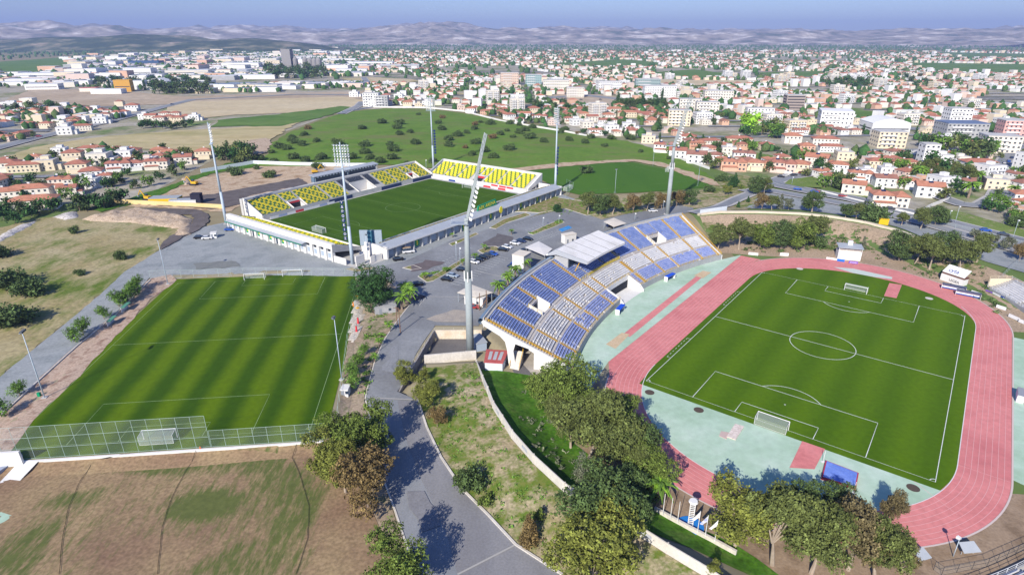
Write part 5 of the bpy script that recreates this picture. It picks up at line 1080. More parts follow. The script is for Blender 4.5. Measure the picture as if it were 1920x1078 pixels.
# ---- cars
def car_proto(name, van=False):
    t = thing(name, 'x', 'car'); paint = mat('car_paint', [(.03, .03, .035)], rough=.25, spec=.6)
    L_, W2 = (4.3, .88) if not van else (5.2, 1.0); H = 1.45 if not van else 2.2
    side = [(-L_/2, .35), (-L_/2, .82), (-L_/2+.12, .95), (-1.25, 1.02), (.95, .98), (L_/2-.1, .8), (L_/2, .6), (L_/2, .35)] if not van else [(-L_/2, .4), (-L_/2, 1.15), (1.3, 1.2), (L_/2-.15, 1.05), (L_/2, .8), (L_/2, .4)]
    def ext(P_, w0, m_=0, inset=0.):
        n = len(P_); V = [(x, -w0, z) for x, z in P_]+[(x, w0, z) for x, z in P_]; return MB().add(V, [tuple(range(n)), tuple(range(2*n-1, n-1, -1))]+[((i+1) % n, i, n+i, n+(i+1) % n) for i in range(n)])
    ext(side, W2).build('body', paint, t)
    cab = [(-1.75, .99), (-1.35, H-.05), (-.2, H), (.45, H-.06), (1.15, .97)] if not van else [(-2.5, 1.15), (-2.45, H), (.9, H), (1.75, 1.15)]
    c = MB(); n = len(cab); V = [(x, -W2+.06, z) if z < 1.2 else (x, -W2+.2, z) for x, z in cab]+[(x, W2-.06, z) if z < 1.2 else (x, W2-.2, z) for x, z in cab]
    c.add(V, [tuple(range(n)), tuple(range(2*n-1, n-1, -1))]+[((i+1) % n, i, n+i, n+(i+1) % n) for i in range(n)]); c.build('window', glass, t)
    r = [p for p in cab if p[1] > 1.3]; c = MB().box(r[0][0]+.05, r[-1][0]-.05, -W2+.22, W2-.22, H-.04, H+.025); c.build('roof', paint, t)
    w = None; tyre = mat('tyre', [(.02, .02, .02)])
    for sx in (-1.3, 1.3):
        for sy in (-1, 1):
            if w is None: w = MB().tube((0, -.11, 0), (0, .11, 0), .33, n=10).build('wheel', tyre, t); o = w
            else: o = w.copy(); COL.objects.link(o); o.parent = t
            o.location = (sx, sy*(W2-.08), .33)
    for sy in (-.6, .6): MB().box(L_/2-.02, L_/2+.03, sy-.18, sy+.18, .6, .75).build('headlight', whiteb, t)
    return t
CAR = {'p': car_proto('parked_car')}
paints = {'black': (.012, .012, .015), 'white': (.75, .75, .75), 'silver blue': (.35, .42, .5), 'navy': (.02, .035, .10), 'blue': (.02, .09, .42), 'red': (.35, .04, .04), 'dark grey': (.06, .065, .075), 'silver': (.5, .5, .52)}
def car(px, py, col, deg, where, cat='parked_car', sc=1.05):
    x, y, z = put(px, py); z += .66 if any(w in where for w in ('way', 'street', 'queue', 'left road')) else 0; m_ = mat('car_paint_'+col.replace(' ', '_'), [paints[col]], rough=.25, spec=.6); q = dup(CAR['p'], (x, y, z+.22), R(deg), f'{col} car {where}', 'cars around the stadiums and streets', sc, swap={'car_paint': m_}); q['category'] = 'car'; return q
for a in [(966, 459, 'white', -33, 'with roof box beside the round planting island of the car park'), (951, 466, 'white', -30, 'between black car and planting island in the middle car park'), (943, 471, 'black', -20, 'in front of the two white cars in the middle car park'),
          (977, 455, 'navy', -30, 'at the far end of the middle parking row'), (990, 451, 'black', -30, 'last at the top of the middle parking row'), (982, 473, 'black', 60, 'crossing the lane beside the white canopy'),
          (924, 479, 'blue', -33, 'at the top of the planted row'), (915, 482, 'dark grey', -33, 'next to the bright blue car in the planted row'), (906, 486, 'black', -33, 'in the middle of the planted row'), (897, 490, 'black', -33, 'second from the mast in the planted row'), (889, 494, 'white', -33, 'half hidden behind the huge mast'),
          (866, 509, 'black', -20, 'left of the huge mast column'), (849, 520, 'silver blue', -25, 'between two dark cars on the planted strip'), (838, 527, 'black', -20, 'at the near end of the planted strip'),
          (786, 560, 'navy', 45, 'driving down the road past the palms'), (962, 503, 'navy', -25, 'left of the white box building'), (968, 498, 'blue', -25, 'half behind the white box building'), (955, 524, 'white', -25, 'beside the palms behind the grandstand rim'), (942, 535, 'navy', -25, 'below the white car beside the palms'),
          (886, 579, 'red', 0, 'in front of the cream canopy behind the mast'), (922, 563, 'black', 40, 'under the cream canopy beside the wooden frame'), (783, 536, 'black', 20, 'in tree shade beside the palms'), (747, 489, 'black', 20, 'beside the white van at the arena wall'),
          (1224, 398, 'white', 10, 'near the foot of the far leaning mast'), (1145, 426, 'navy', 20, 'under the small canopy behind the grandstand'), (374, 448, 'black', 10, 'left of the white car in the gravel yard'), (389, 449, 'white', 10, 'beside the white cabin in the gravel yard'), (431, 433, 'blue', 5, 'at the arena building corner by the mast'),
          (1464, 335, 'black', -30, 'first in the queue at the road bend'), (1472, 333, 'white', 20, 'second in the queue at the road bend'), (1488, 332, 'dark grey', 20, 'third in the queue at the road bend'), (1503, 328, 'red', 10, 'last in the queue at the road bend'), (1526, 364, 'blue', -20, 'on the highway right of the grass island'),
          (1641, 389, 'white', -20, 'outside the orange-roofed villa gate'), (1886, 319, 'white', 60, 'on the right street alone'), (1890, 306, 'blue', 60, 'first of two blue cars on the right street'), (1896, 299, 'navy', 60, 'second of two blue cars on the right street'), (1901, 288, 'black', 60, 'at the top of the right street'), (1909, 322, 'blue', 0, 'parked beside the right street')]:
    car(*a)
rc_ = random.Random(9)
for P_, n_, dg, wh_ in [([(1475, 354), (1600, 377), (1760, 417), (1915, 455)], 9, -22, 'driving on the near highway'), ([(1030, 184), (1250, 198), (1560, 237), (1900, 254)], 16, -8, 'on the wide highway through the town'), ([(60, 263), (200, 231), (350, 192)], 6, 20, 'on the upper left road'), ([(1845, 388), (1880, 348), (1880, 310), (1915, 276)], 5, 60, 'along the right street bend')]:
    for k in range(n_):
        q = (k+rc_.uniform(.2, .8))/n_*(len(P_)-1); i = int(q); x_ = P_[i][0]+(P_[i+1][0]-P_[i][0])*(q-i); y_ = P_[i][1]+(P_[i+1][1]-P_[i][1])*(q-i)+rc_.choice([-1.2, 1.2]); c_ = rc_.choice(list(paints)); car(x_, y_, c_, dg, f'{wh_}, {["first", "second", "third", "fourth", "fifth", "sixth", "seventh", "eighth", "ninth", "tenth", "eleventh", "twelfth", "thirteenth", "fourteenth", "fifteenth", "sixteenth"][k]} along it')
for o in list(CAR['p'].children): bpy.data.objects.remove(o)
bpy.data.objects.remove(CAR['p'])
v_ = car_proto('parked_van', True); x, y, z = put(766, 475); v_.location = (x, y, z+.3); v_.rotation_euler.z = R(20); tag(v_, 'white van with cargo on its roof beside the arena side building', 'van'); 
for c in v_.children:
    if c.name.startswith(('body', 'roof')): c.data.materials[0] = mat('car_paint_white', [0])
MB().box(-2.3, 1.0, -.75, .75, 2.24, 2.5).build('roof_cargo', mat('wood_brown2', [(.35, .26, .18)], fine=.2), v_)
# ---- canopies, kiosks, site things
def canopy(P_, zt, label, m_=pale, legs=True):
    Q = [w5(*p, zt) for p in P_]; t = thing('shade_canopy', label, 'canopy', (Q[0][0], Q[0][1], z1(Q[0][0], Q[0][1])), 0, 'shade canopies behind the grandstand')
    c = np.mean([q[:2] for q in Q], 0); n = len(Q); mb = MB(); V = [(*q[:2], zt) for q in Q]+[(*q[:2], zt+.15) for q in Q]+[(c[0], c[1], zt+.5)]
    ccw = sum((Q[i][0]*Q[(i+1) % n][1]-Q[(i+1) % n][0]*Q[i][1]) for i in range(n)) > 0
    F = [(i, (i+1) % n, n+(i+1) % n, n+i) for i in range(n)]+[(n+i, n+(i+1) % n, 2*n) for i in range(n)]+[tuple(range(n))[::-1]]
    mb.add(V, F if ccw else [f[::-1] for f in F]); under(mb.build('roof', m_), t)
    for q in Q: p = (q[0]*.94+c[0]*.06, q[1]*.94+c[1]*.06); under(MB().tube((*p, z1(*p)), (*p, zt), .1, n=5).build('leg', steel), t)
    return t
cm = mat('canopy_cream', [(.66, .60, .50), (.72, .66, .57)], scale=.3, fine=.05); cw = mat('canopy_white', [(.70, .68, .65)], fine=.05)
canopy([(857, 549), (884, 534), (924, 549), (893, 558)], 6.0, 'cream-roofed canopy beside the wooden frame behind the huge mast', cm); canopy([(985, 464), (1010, 453), (1036, 467), (1022, 480)], 6.0, 'white pointed canopy touching the grandstand roof corner', cw); canopy([(1132, 416), (1151, 409), (1174, 419), (1151, 426)], 6.0, 'small cream canopy behind the far part of the grandstand', cm)
def hut(px, py, w, d, h, rz, m_, rm, label, cat, name='cabin', door=True):
    x, y, z = put(px, py); t = thing(name, label, cat, (x, y, z), R(rz)); MB().box(-w/2, w/2, -d/2, d/2, -.3, h).build('wall', m_, t); MB().box(-w/2-.15, w/2+.15, -d/2-.15, d/2+.15, h+.005, h+.2).build('roof', rm, t)
    if door: MB().box(-w/4-.45, -w/4+.45, -d/2-.03, -d/2-.005, 0, min(2.1, h-.2)).build('door', mat('door_grey', [(.25, .27, .3)]), t); MB().box(w/8, w/8+.9, -d/2-.03, -d/2-.005, 1, min(1.9, h-.3)).build('window', glass, t)
    return t
hut(978, 507, 5, 6, 7, -30, whitewall, cm, 'tall white box building behind the grandstand rim next to the palms', 'kiosk', 'kiosk'); hut(402, 446, 2.4, 2.4, 2.5, 15, whiteb, whitewall, 'small white cabin in the gravel yard beside two cars', 'cabin')
hut(1066, 455, 6, 3, 4, 30, whitewall, cm, 'low white structure behind the grandstand roof', 'shed', 'shed'); hut(893, 570, 7, 4, 3, -20, whitewall, whitewall, 'white hut under the cream canopy', 'hut', 'hut')
yl = mat('container_yellow', [(.72, .45, .02)]); hut(312, 380, 15, 7, 3, 5, yl, mat('container_roof', [(.35, .38, .4)]), 'bright yellow site container with grey top behind the yellow hoarding', 'container', 'site_container', False); hut(346, 383, 14, 4, 2.6, 5, whitewall, steelroof, 'pale grey site container right of the yellow one', 'container', 'site_container', False); hut(371, 382, 5, 4, 5.5, 5, mat('tank_black', [(.03, .03, .05)]), mat('tank_black', [0]), 'black boxy tank between grey container and mast', 'tank', 'water_tank', False)
hut(722, 583, 7, 5, 2.5, 20, greywall, greywall, 'low grey block hut beside the palms and the big dark tree', 'hut', 'hut'); hut(649, 740, 1.8, 2.5, 2.2, 0, whiteb, whitewall, 'white cabinet above the dark pit beside the training pitch', 'cabinet', 'cabinet')
for px, py, lb in [(222, 582, 'upper'), (196, 608, 'lower')]:
    x, y, z = put(px+16, py); t = thing('dugout', f'green-roofed bench shelter beside the striped training pitch, {lb} one', 'dugout', (x, y, z), FL.yaw, 'bench shelters of the training pitch'); MB().box(-2.2, 2.2, -.7, .6, 1.9, 2.1).build('roof', mat('shelter_green', [(.10, .28, .20)]), t); MB().box(-2.2, 2.2, .5, .6, 0, 1.89).build('rear_panel', whiteb, t); MB().box(-2, 2, 0, .4, .35, .5).build('bench', greywall, t)
def excavator(px, py, rz, label):
    x, y, z = put(px, py); t = thing('excavator', label, 'excavator', (x, y, z+.3), R(rz)); ye = mat('machine_yellow', [(.68, .40, .03)]); 
    for s in (-1.3, 1.3): MB().box(-2, 2, s-.3, s+.3, 0, .9).build('track', dark, t)
    MB().box(-2.2, 1.2, -1.2, 1.2, 1, 2.2).build('body', ye, t); MB().box(.2, 1.5, -1.2, -.1, 2.2, 3.2).build('cab', glass, t)
    MB().tube((1, .4, 1.8), (3.6, .4, 5.2), .32, .25, 6).tube((3.6, .4, 5.2), (5.8, .4, 2.4), .25, .18, 6).build('arm', ye, t); MB().prism([(5.4, 0), (6.4, 0), (6.2, .8), (5.4, .9)], 1.4, 2.4).build('bucket', steel, t); return t
excavator(364, 348, 170, 'yellow excavator with raised arm on the building site dirt'); excavator(277, 376, 160, 'small yellow digger behind the yellow hoarding'); excavator(592, 326, 30, 'orange excavator beside the white hoarding and green tree')
# spoil heaps: noise relief
def heap(P_, hmax, m_, label, seed, sc=7., name='spoil_heap', cat='heap'):
    Q = GP(P_); xs = np.array(Q); X = np.arange(xs[:, 0].min(), xs[:, 0].max(), 1.3); Y = np.arange(xs[:, 1].min(), xs[:, 1].max(), 1.3); gx, gy = np.meshgrid(X, Y); ins = in_poly(gx.ravel(), gy.ravel(), Q); d, _ = seg_dist(gx.ravel(), gy.ravel(), [(*q, 0) for q in Q+[Q[0]]]); d = np.where(ins, d, -d)
    n = fbm(gx.ravel()/sc, gy.ravel()/sc, seed, 4); zz = Z(gx.ravel(), gy.ravel())+np.where(d > 0, .15+hmax*smooth(0, 5, d)*(.15+1.3*np.clip(n-.2, 0, 1)), -1.5)
    nx, ny = len(X), len(Y); i = (np.arange(nx-1)[None, :]+nx*np.arange(ny-1)[:, None]).ravel(); F = np.stack([i, i+1, i+nx+1, i+nx], 1); F = F[(d[F] > -1.5).all(1)]
    o = npmesh(name, np.stack([gx.ravel(), gy.ravel(), zz], 1), F, m_); tag(o, label, cat, kind='thing')
heap([(150, 412), (210, 396), (270, 392), (340, 402), (365, 412), (358, 428), (330, 430), (240, 418), (170, 416)], 2.6, sand, 'long pale sand heap between dry field and building site', 3, 4.5)
heap([(96, 408), (118, 400), (145, 395), (150, 408), (120, 414)], 2.5, mat('rubble', [(.45, .42, .40), (.62, .58, .54), (.30, .27, .25)], scale=.8, fine=.3, bump=.6), 'grey rubble heap at the left end of the sand heap', 5, 4)
heap([(0, 440), (30, 425), (75, 412), (60, 424), (20, 445), (-30, 470)], 2.0, mat('rubble', [0]), 'strip of rubble along the upper left edge of the dry field', 6, 4)
heap([(452, 374), (470, 366), (500, 362), (560, 352), (570, 358), (520, 370), (480, 376)], 2.5, sand, 'orange earth heap behind the arena main stand', 8, 5)
heap([(338, 336), (352, 332), (362, 345), (345, 350)], 3, sand, 'sand heap beside the yellow excavator', 9, 4)
heap([(333, 428), (350, 424), (364, 428), (362, 440), (345, 445), (322, 444)], 2.6, sand, 'small sandy heap beside the bend of the dark site road', 11, 4)
heap([(660, 560), (690, 566), (680, 620), (665, 650), (650, 640), (655, 600)], 1.4, mat('rubble_pale', [(.46, .40, .33), (.60, .55, .47), (.34, .30, .22)], scale=1.2, fine=.3), 'pale stony strip with kit piles at the training pitch edge', 12, 3)
# ---- stadium furniture
def board(px0, py0, px1, py1, h, m_, label, text=None, tm=None, z0=0, zt=None, name='advertising_board', lean=.0, cat='board'):
    a = np.array(un(px0, py0, z0)); b = np.array(un(px1, py1, z0)); d = (b-a)/np.hypot(*(b-a)); n_ = np.array([d[1], -d[0]]); W = float(np.hypot(*(b-a)))
    t = thing(name, label, cat, (*((a+b)/2), z0), math.atan2(d[1], d[0])); MB().box(-W/2, W/2, -.05, .05, .15, h).build('panel', m_, t)
    for s in (-W/2+.1, W/2-.1): MB().box(s-.05, s+.05, .06, .5, 0, .5).build('leg', steel, t)
    if text: text_part(text, h*.62, basis((0, -.06, h*.55), (1, 0, 0), (0, 0, 1)), tm or navyp, t)
    return t
board(1403, 478, 1421, 480, 1.3, whiteb, 'small white board at the track start, left one'); board(1462, 480, 1478, 481, 1.5, whiteb, 'small white and navy board at the track start, right one', 'NOVA', navyp)
board(1549, 486, 1569, 489, 1.0, whiteb, 'white board left of the timing tower'); board(1569, 490, 1583, 492, 1.2, mat('board_blue2', [(.03, .16, .62)]), 'blue board at the foot of the timing tower'); board(1591, 494, 1608, 496, 1.2, mat('board_purple', [(.22, .10, .45)]), 'purple board at the foot of the timing tower', 'primetel', whiteb)
for i, (a, b, txt, m_, tm, lb) in enumerate([((1820, 550), (1838, 556), 'OΠAΠ', whiteb, navyp, 'white board lying beside the dark team shelter'), ((1867, 577), (1885, 583), None, whiteb, None, 'white board on bare ground right of the track bend'), ((1890, 594), (1910, 603), None, whiteb, None, 'second white board right of the track bend'), ((1909, 604), (1940, 617), 'GALA', whiteb, navyp, 'white board cut by the right picture edge')]): board(*a, *b, 1.3, m_, lb, txt, tm)
for a, b, m_, lb in [((1847, 548), (1859, 553), mat('board_purple', [0]), 'purple board on the front of the right grandstand'), ((1860, 553), (1874, 560), whiteb, 'white board between purple and navy boards at the right grandstand'), ((1875, 560), (1896, 569), navyp, 'navy board with white lettering on the right grandstand front'), ((1898, 571), (1919, 581), mat('board_blue', [(.4, .45, .6)]), 'pale blue board at the right edge of the grandstand front')]: board(*a, *b, 1.2, m_, lb, 'JUMBO' if m_ is navyp else None, whiteb)
# the two-deck sign hut by the trees
a, b = np.array(un(1762, 524, 0)), np.array(un(1803, 538, 0)); d = (b-a)/np.hypot(*(b-a)); W = float(np.hypot(*(b-a))); t = thing('sign_stand', 'two-deck white sign stand in front of the trees at the far right bend', 'sign stand', (*((a+b)/2), 0), math.atan2(d[1], d[0]))
MB().box(-W/2, W/2, 0, 3, 0, 2.6).build('lower_deck', whitewall, t); MB().box(-W/2, W/2, .4, 3.2, 2.65, 3.3).build('slot', mat('slot_brown', [(.16, .08, .06)]), t); MB().prism([(-W/2, .2), (W/2, .2), (W/2, 3.4), (-W/2, 3.4)], [3.35, 3.35, 5.6, 5.6], [3.5, 3.5, 5.8, 5.8]).build('upper_board', whiteb, t)
text_part('cyta', 2.4, basis((-W*.08, 1.35, 4.5), (1, 0, 0), (0, .8, .6)), navyp, t); text_part('LEGEA', 1.3, basis((W*.12, -.04, 1.1), (1, 0, 0), (0, 0, 1)), mat('ink', [(.03, .03, .05)]), t)
# timing tower
x, y, z = un(1591, 488, 0)[0], un(1591, 488, 0)[1], 0; t = thing('timing_tower', 'small white two-storey timing tower with grey roof at the far side of the track', 'tower', (x, y, .0), -.30)
MB().box(-4.4, 4.4, 0, 5, 0, 2.4).build('ground_floor', whitewall, t); MB().box(-4.4, 4.4, -.1, 5.1, 2.42, 3.6).build('balcony', whiteb, t); MB().box(-4.0, 4.0, .8, 5, 3.61, 5.2).build('upper_floor', pale, t)
for k in range(3): MB().box(-3.8+k*2.6, -1.4+k*2.6, .72, .79, 3.9, 5.0).build('window', mat('blind_beige', [(.42, .38, .35)]), t)
MB().prism([(-4.8, -.6), (4.8, -.6), (4.8, 5.4), (-4.8, 5.4)], [5.22]*2+[5.6]*2, [5.4]*2+[5.8]*2).build('roof', steelroof, t); MB().box(-.8, 1.0, 3, 4.4, 5.7, 7.4).build('roof_cabin', whiteb, t)
for s in (-4.3, 4.3): MB().tube((s, 0, 3.6), (s, 0, 5.3), .1, n=5).build('post', whiteb, t)
# team shelters
def shelter(px, py, rz, w, rm, label, wm=whiteb):
    p = un(px, py, 0); t = thing('team_shelter', label, 'dugout', (*p, .06), R(rz)); MB().box(-w/2, w/2, -.8, .9, 2.0, 2.12).build('roof', rm, t); MB().box(-w/2, w/2, .8, .9, .02, 1.99).build('rear_panel', wm, t)
    for s in (-w/2, w/2-.08): MB().box(s, s+.08, -.6, .8, .02, 1.99).build('side_panel', wm, t)
    MB().box(-w/2+.2, w/2-.2, .2, .7, .3, .5).build('bench', mat('bench_blue', [(.03, .1, .45)]), t)
rb = mat('shelter_blue', [(.015, .09, .62)], rough=.4); sy = math.degrees(FR.yaw)
shelter(1163, 586, sy+8, 5.2, rb, 'blue-roofed team shelter at the near part of the curved grandstand'); shelter(1256, 525, sy-8, 5.5, rb, 'blue-roofed team shelter at the far part of the curved grandstand'); shelter(1787, 545, math.degrees(math.atan2(-1, 1.3)), 7.5, mat('shelter_dark', [(.10, .12, .18)]), 'long dark-roofed team shelter by the far right bend, left half'); shelter(1814, 557, math.degrees(math.atan2(-1, 1.3)), 7.5, mat('shelter_dark', [0]), 'long dark-roofed team shelter by the far right bend, right half'); shelter(1912, 748, sy, 5, mat('shelter_grey', [(.3, .32, .36)]), 'grey team shelter on the mint surface at the right picture edge')
# high jump landing mat, throwing cage pad, hurdles frame
Q = [un(*q, 0) for q in [(1547, 867), (1609, 891), (1604, 919), (1539, 899)]][::-1]; t = thing('landing_mat', 'blue and red high jump landing mat on the mint surface beside the trees', 'mat', (*np.mean(Q, 0), 0)); under(MB().prism([tuple(q) for q in Q], .06, [.7]*4).build('border', mat('mat_red', [(.42, .05, .08)])), t); c = np.mean(Q, 0); under(MB().prism([tuple(c+(q-c)*.92) for q in Q], .5, [.78]*4).build('cushion', mat('mat_blue', [(.13, .22, .62), (.2, .3, .7)], scale=.6, fine=.1)), t)
for k, q in enumerate([(1543, 866), (1600, 925)]): p = un(*q, 0); tag(MB().tube((*p, .06), (*p, 3.0), .05, n=5).box(p[0]-.4, p[0]+.4, p[1]-.3, p[1]+.3, .06, .12).build('jump_upright', whiteb), f'thin white upright at the {["left", "lower"][k]} side of the landing mat', 'upright')
Q = [un(*q, 0) for q in [(1378, 796), (1395, 801), (1379, 826), (1362, 820)]][::-1]; t = thing('hurdle_rack', 'pale slatted wooden rack on the mint surface behind the near goal', 'rack', (*np.mean(Q, 0), 0)); under(MB().prism([tuple(q) for q in Q], .15, [.35]*4).build('slats', mat('slat_pale', [(.62, .52, .46), (.72, .64, .58)], scale=2, fine=.1)), t); Q = [un(*q, 0) for q in [(1352, 809), (1368, 812), (1362, 824), (1348, 818)]][::-1]; under(MB().prism([tuple(q) for q in Q], .1, [.2]*4).build('pad', mat('pad_pink', [(.55, .42, .38)])), t)
# low wall with flagpoles, the cauldron ladder
fw = [un(1227, 957, .1), un(1275, 984, .1), un(1340, 1018, .1), un(1380, 1040, .1)]; o = MB().path([(*p, .1) for p in fw], .5, 1.0).build('low_wall', pale); tag(o, 'low pale wall carrying the flagpoles beside the track', 'wall')
for i, (px, py, fl2) in enumerate([(1242.6, 965, 0), (1256.7, 972.5, 0), (1270, 980, 0), (1307.5, 998, 1), (1322, 1006, 2), (1339.7, 1015, 3)]):
    p = un(px, py, 1.0); t = thing('flagpole', ['bare white flagpole nearest the palm tree', 'bare white flagpole in the middle of the left three', 'bare white flagpole just left of the white-topped ladder tower', 'white flagpole with limp white flag right of the ladder tower', 'white flagpole with limp blue and white flag', 'white flagpole with limp white flag, nearest the trees'][i], 'flagpole', (*p, 1.0), 0, 'flagpoles on the low wall'); MB().tube((0, 0, 0), (0, 0, 5.2), .075, .05, 7).build('pole', whiteb, t)
    if fl2: MB().add([(0, 0, 5.1), (-.35, .05, 4.5), (-.85, .12, 3.7), (-1.35, .1, 3.05), (-.9, -.1, 2.95), (-.4, .08, 3.3), (-.05, 0, 3.6)], [(0, 1, 6), (1, 5, 6), (1, 2, 5), (2, 4, 5), (2, 3, 4)]).build('flag', [whiteb, mat('flag_blue', [(.25, .3, .55), (.7, .7, .75)], scale=1.5), whiteb][fl2-1], t)
p = un(1294, 986, .1); t = thing('cauldron_tower', 'white ladder tower topped by a white disc beside the flagpoles', 'tower', (*p, .1), -.2); mb = MB()
for s in (-.45, .45): mb.tube((s, 0, 0), (s, .3, 5.6), .08, n=5)
for z_ in np.arange(.3, 5.6, .42): mb.box(-.5, .5, -.05+.3*z_/5.6, .05+.3*z_/5.6, z_, z_+.14)
mb.build('ladder', whiteb, t); MB().tube((0, .3, 5.7), (0, .3, 6.0), .9, .75, n=14).build('bowl', whiteb, t); MB().tube((0, 0, -.05), (0, 0, .1), 2.6, n=24).build('base_disc', mat('disc_blue', [(.02, .2, .6)]), t)
# bits around
x, y, z = put(376, 842); t = thing('traffic_cone', 'orange cone at the foot of the white wall on the brown field', 'cone', (x, y, z+.1)); MB().tube((0, 0, .05), (0, 0, .75), .2, .04, 8).build('body', mat('cone_orange', [(.8, .16, .03)]), t); MB().box(-.26, .26, -.26, .26, 0, .05).build('base', mat('cone_orange', [0]), t)
for i, P_ in enumerate([[(175, 862), (152, 900), (130, 950), (118, 1010), (112, 1078)], [(368, 846), (348, 885), (322, 935), (305, 990), (296, 1078)], [(556, 834), (548, 860), (562, 890), (580, 950), (578, 1010), (556, 1078)], [(175, 862), (230, 853), (300, 846)]]):
    Q = along(GP(P_), 2); ribbon('hose', [(a+RNG.normal()*.05, b+RNG.normal()*.05) for a, b in Q], .09, mat('hose_black', [(.02, .02, .02)]), .34, kind='thing'); o = bpy.context.scene.objects[-1]; tag(o, ['thin black hose across the brown field, leftmost', 'thin black hose across the middle of the brown field', 'thin black hose across the right of the brown field', 'short black hose along the foot of the white wall'][i], 'hose', kind='thing')
field('concrete_slab', [(0, 905), (35, 868), (75, 863), (38, 902), (20, 900), (0, 912), (-40, 940), (-40, 900)], whitewall, .2, 3, block=False); field('paved_corner', [(-30, 965), (0, 955), (35, 967), (0, 992), (-30, 1010)], whitewall, .18, 3, block=False); field('paved_corner', [(-30, 968), (0, 960), (25, 968), (0, 985), (-30, 1000)], mint, .2, 3, block=False)
wallthing('stair_wall', GP([(-20, 900), (12, 880), (30, 862), (40, 856)]), 1.2, 1.0, mat('stone_blue', [(.30, .34, .42)], fine=.1), 'blue-grey stepped wall in the bottom left corner of the training pitch')
for i, (px, py, m_, w, h, rz) in enumerate([(663, 576, mat('kit_orange', [(.8, .25, .02)]), .5, 1.6, 0), (671, 580, yellow, 1.6, .4, 0), (672, 608, redp, .7, 2.0, .3), (669, 624, redp, .7, 2.0, .2), (672, 558, yellow, 2.4, .5, 0)]):
    x, y, z = put(px, py); t = thing('training_dummy', ['orange upright training dummy beside the pitch line', 'small yellow kit pile beside the orange dummy', 'red training dummy, upper one on the stony strip', 'red training dummy, lower one on the stony strip', 'yellow equipment frame under the big dark tree'][i], 'training kit', (x, y, z+.3), rz); MB().tube((0, 0, 0), (0, 0, h), w/2, w/3, 8).build('body', m_, t); MB().tube((0, 0, -.1), (0, 0, .05), w*.7, n=8).build('base', dark, t)
for i, (px, py, rz) in enumerate([(1813, 1038, .1), (1722, 1052, .3)]):
    p = un(px, py, 0); t = thing('info_stand', ['grey tilted panel on legs below the track bend', 'grey tilted panel half hidden by the lowest trees'][i], 'panel', (*p, 0), rz); MB().prism([(-1.7, -.9), (1.7, -.9), (1.5, .9), (-1.5, .9)], [1.2, 1.2, 2.0, 2.0], [1.28, 1.28, 2.08, 2.08]).build('panel', steelroof, t)
    for s in (-1.2, 1.2): MB().tube((s, 0, 0), (s, 0, 1.6), .06, n=5).build('leg', steel, t)
x, y, z = put(906, 583); t = thing('wooden_frame', 'tall brown wooden ladder frame beside the cream canopy', 'frame', (x, y, z)); 
for a, b in (((-1.3, 0, 0), (-1.1, 0, 6.5)), ((1.3, 0, 0), (1.1, 0, 7.5)), ((-1.3, 1, 0), (1.2, .6, 4))): MB().tube(a, b, .14, n=5).build('beam', mat('wood_brown', [0]), t)
for px, py, w, lb, m_ in [(1655, 424, 4, 'bright yellow machine with green container behind the cream wall', yl), (1647, 420, 8, 'dark green container behind the cream wall', green_s)]:
    hut(px, py-4, w, 3, 2.6, -20, m_, m_, lb, 'container', 'site_container', False)
# ================================================================ TREES
def leafmat(name, c, var=.35):
    return mat(name, [tuple(k*(1-var) for k in c), c, tuple(min(1, k*(1+var)) for k in c)], scale=.9, fine=.25, fscale=3, rough=.8, spec=.2)
LEAF = {k: [leafmat('leaf_'+k+s, tuple(x*f*1.75 for x in c)) for s, f in (('_a', .72), ('_b', 1.0), ('_c', 1.4))] for k, c in {
    'olive': (.046, .072, .022), 'yellowish': (.100, .112, .022), 'brown': (.105, .075, .030), 'rust': (.088, .072, .034), 'eucalyptus': (.070, .086, .024), 'dark': (.022, .055, .014), 'fresh': (.07, .13, .02), 'lime': (.14, .26, .02), 'pine': (.075, .105, .020), 'grey': (.085, .095, .06)}.items()}
bark = mat('bark', [(.20, .15, .11), (.30, .24, .19)], scale=1, fine=.15); barkp = mat('bark_pale', [(.42, .35, .28), (.30, .24, .18)], scale=1, fine=.15)
def crown_mesh(name, kind, lobes, n, leaf, seed, shell=.55):
    """leaf clumps spread through a few irregular lobes; gaps between the clumps let the sky and ground show"""
    r = np.random.default_rng(seed); L_ = np.array(lobes, float); vol = L_[:, 3]*L_[:, 4]; k = r.choice(len(L_), n//9+1, p=vol/vol.sum())
    d = r.normal(size=(len(k), 3)); d /= np.linalg.norm(d, axis=1)[:, None]; rad = shell+(1-shell)*r.random(len(k))**.6
    rad *= .78+.44*vnoise(d[:, 0]*3+k*7+50, d[:, 1]*3+d[:, 2]*2+50, seed)
    C = L_[k, :3]+d*rad[:, None]*L_[k][:, [3, 3, 4]]; clump = np.repeat(np.arange(len(k)), 9)[:n]
    p = C[clump]+r.normal(size=(n, 3))*leaf*1.15; nrm = d[clump]*.8+r.normal(size=(n, 3))*.7+np.array([0, 0, .35]); nrm /= np.linalg.norm(nrm, axis=1)[:, None]
    t = np.cross(nrm, r.normal(size=(n, 3))); t /= np.linalg.norm(t, axis=1)[:, None]; b = np.cross(nrm, t); s = leaf*(.6+.8*r.random(n))[:, None]
    V = np.stack([p-t*s, p+b*s*.6, p+t*s, p-b*s*.6], 1).reshape(-1, 3); F = np.arange(4*n).reshape(n, 4)
    cm_ = r.choice(3, len(k), p=[.35, .4, .25])[clump]
    o = npmesh(name, V, F, LEAF[kind], cm_); return o
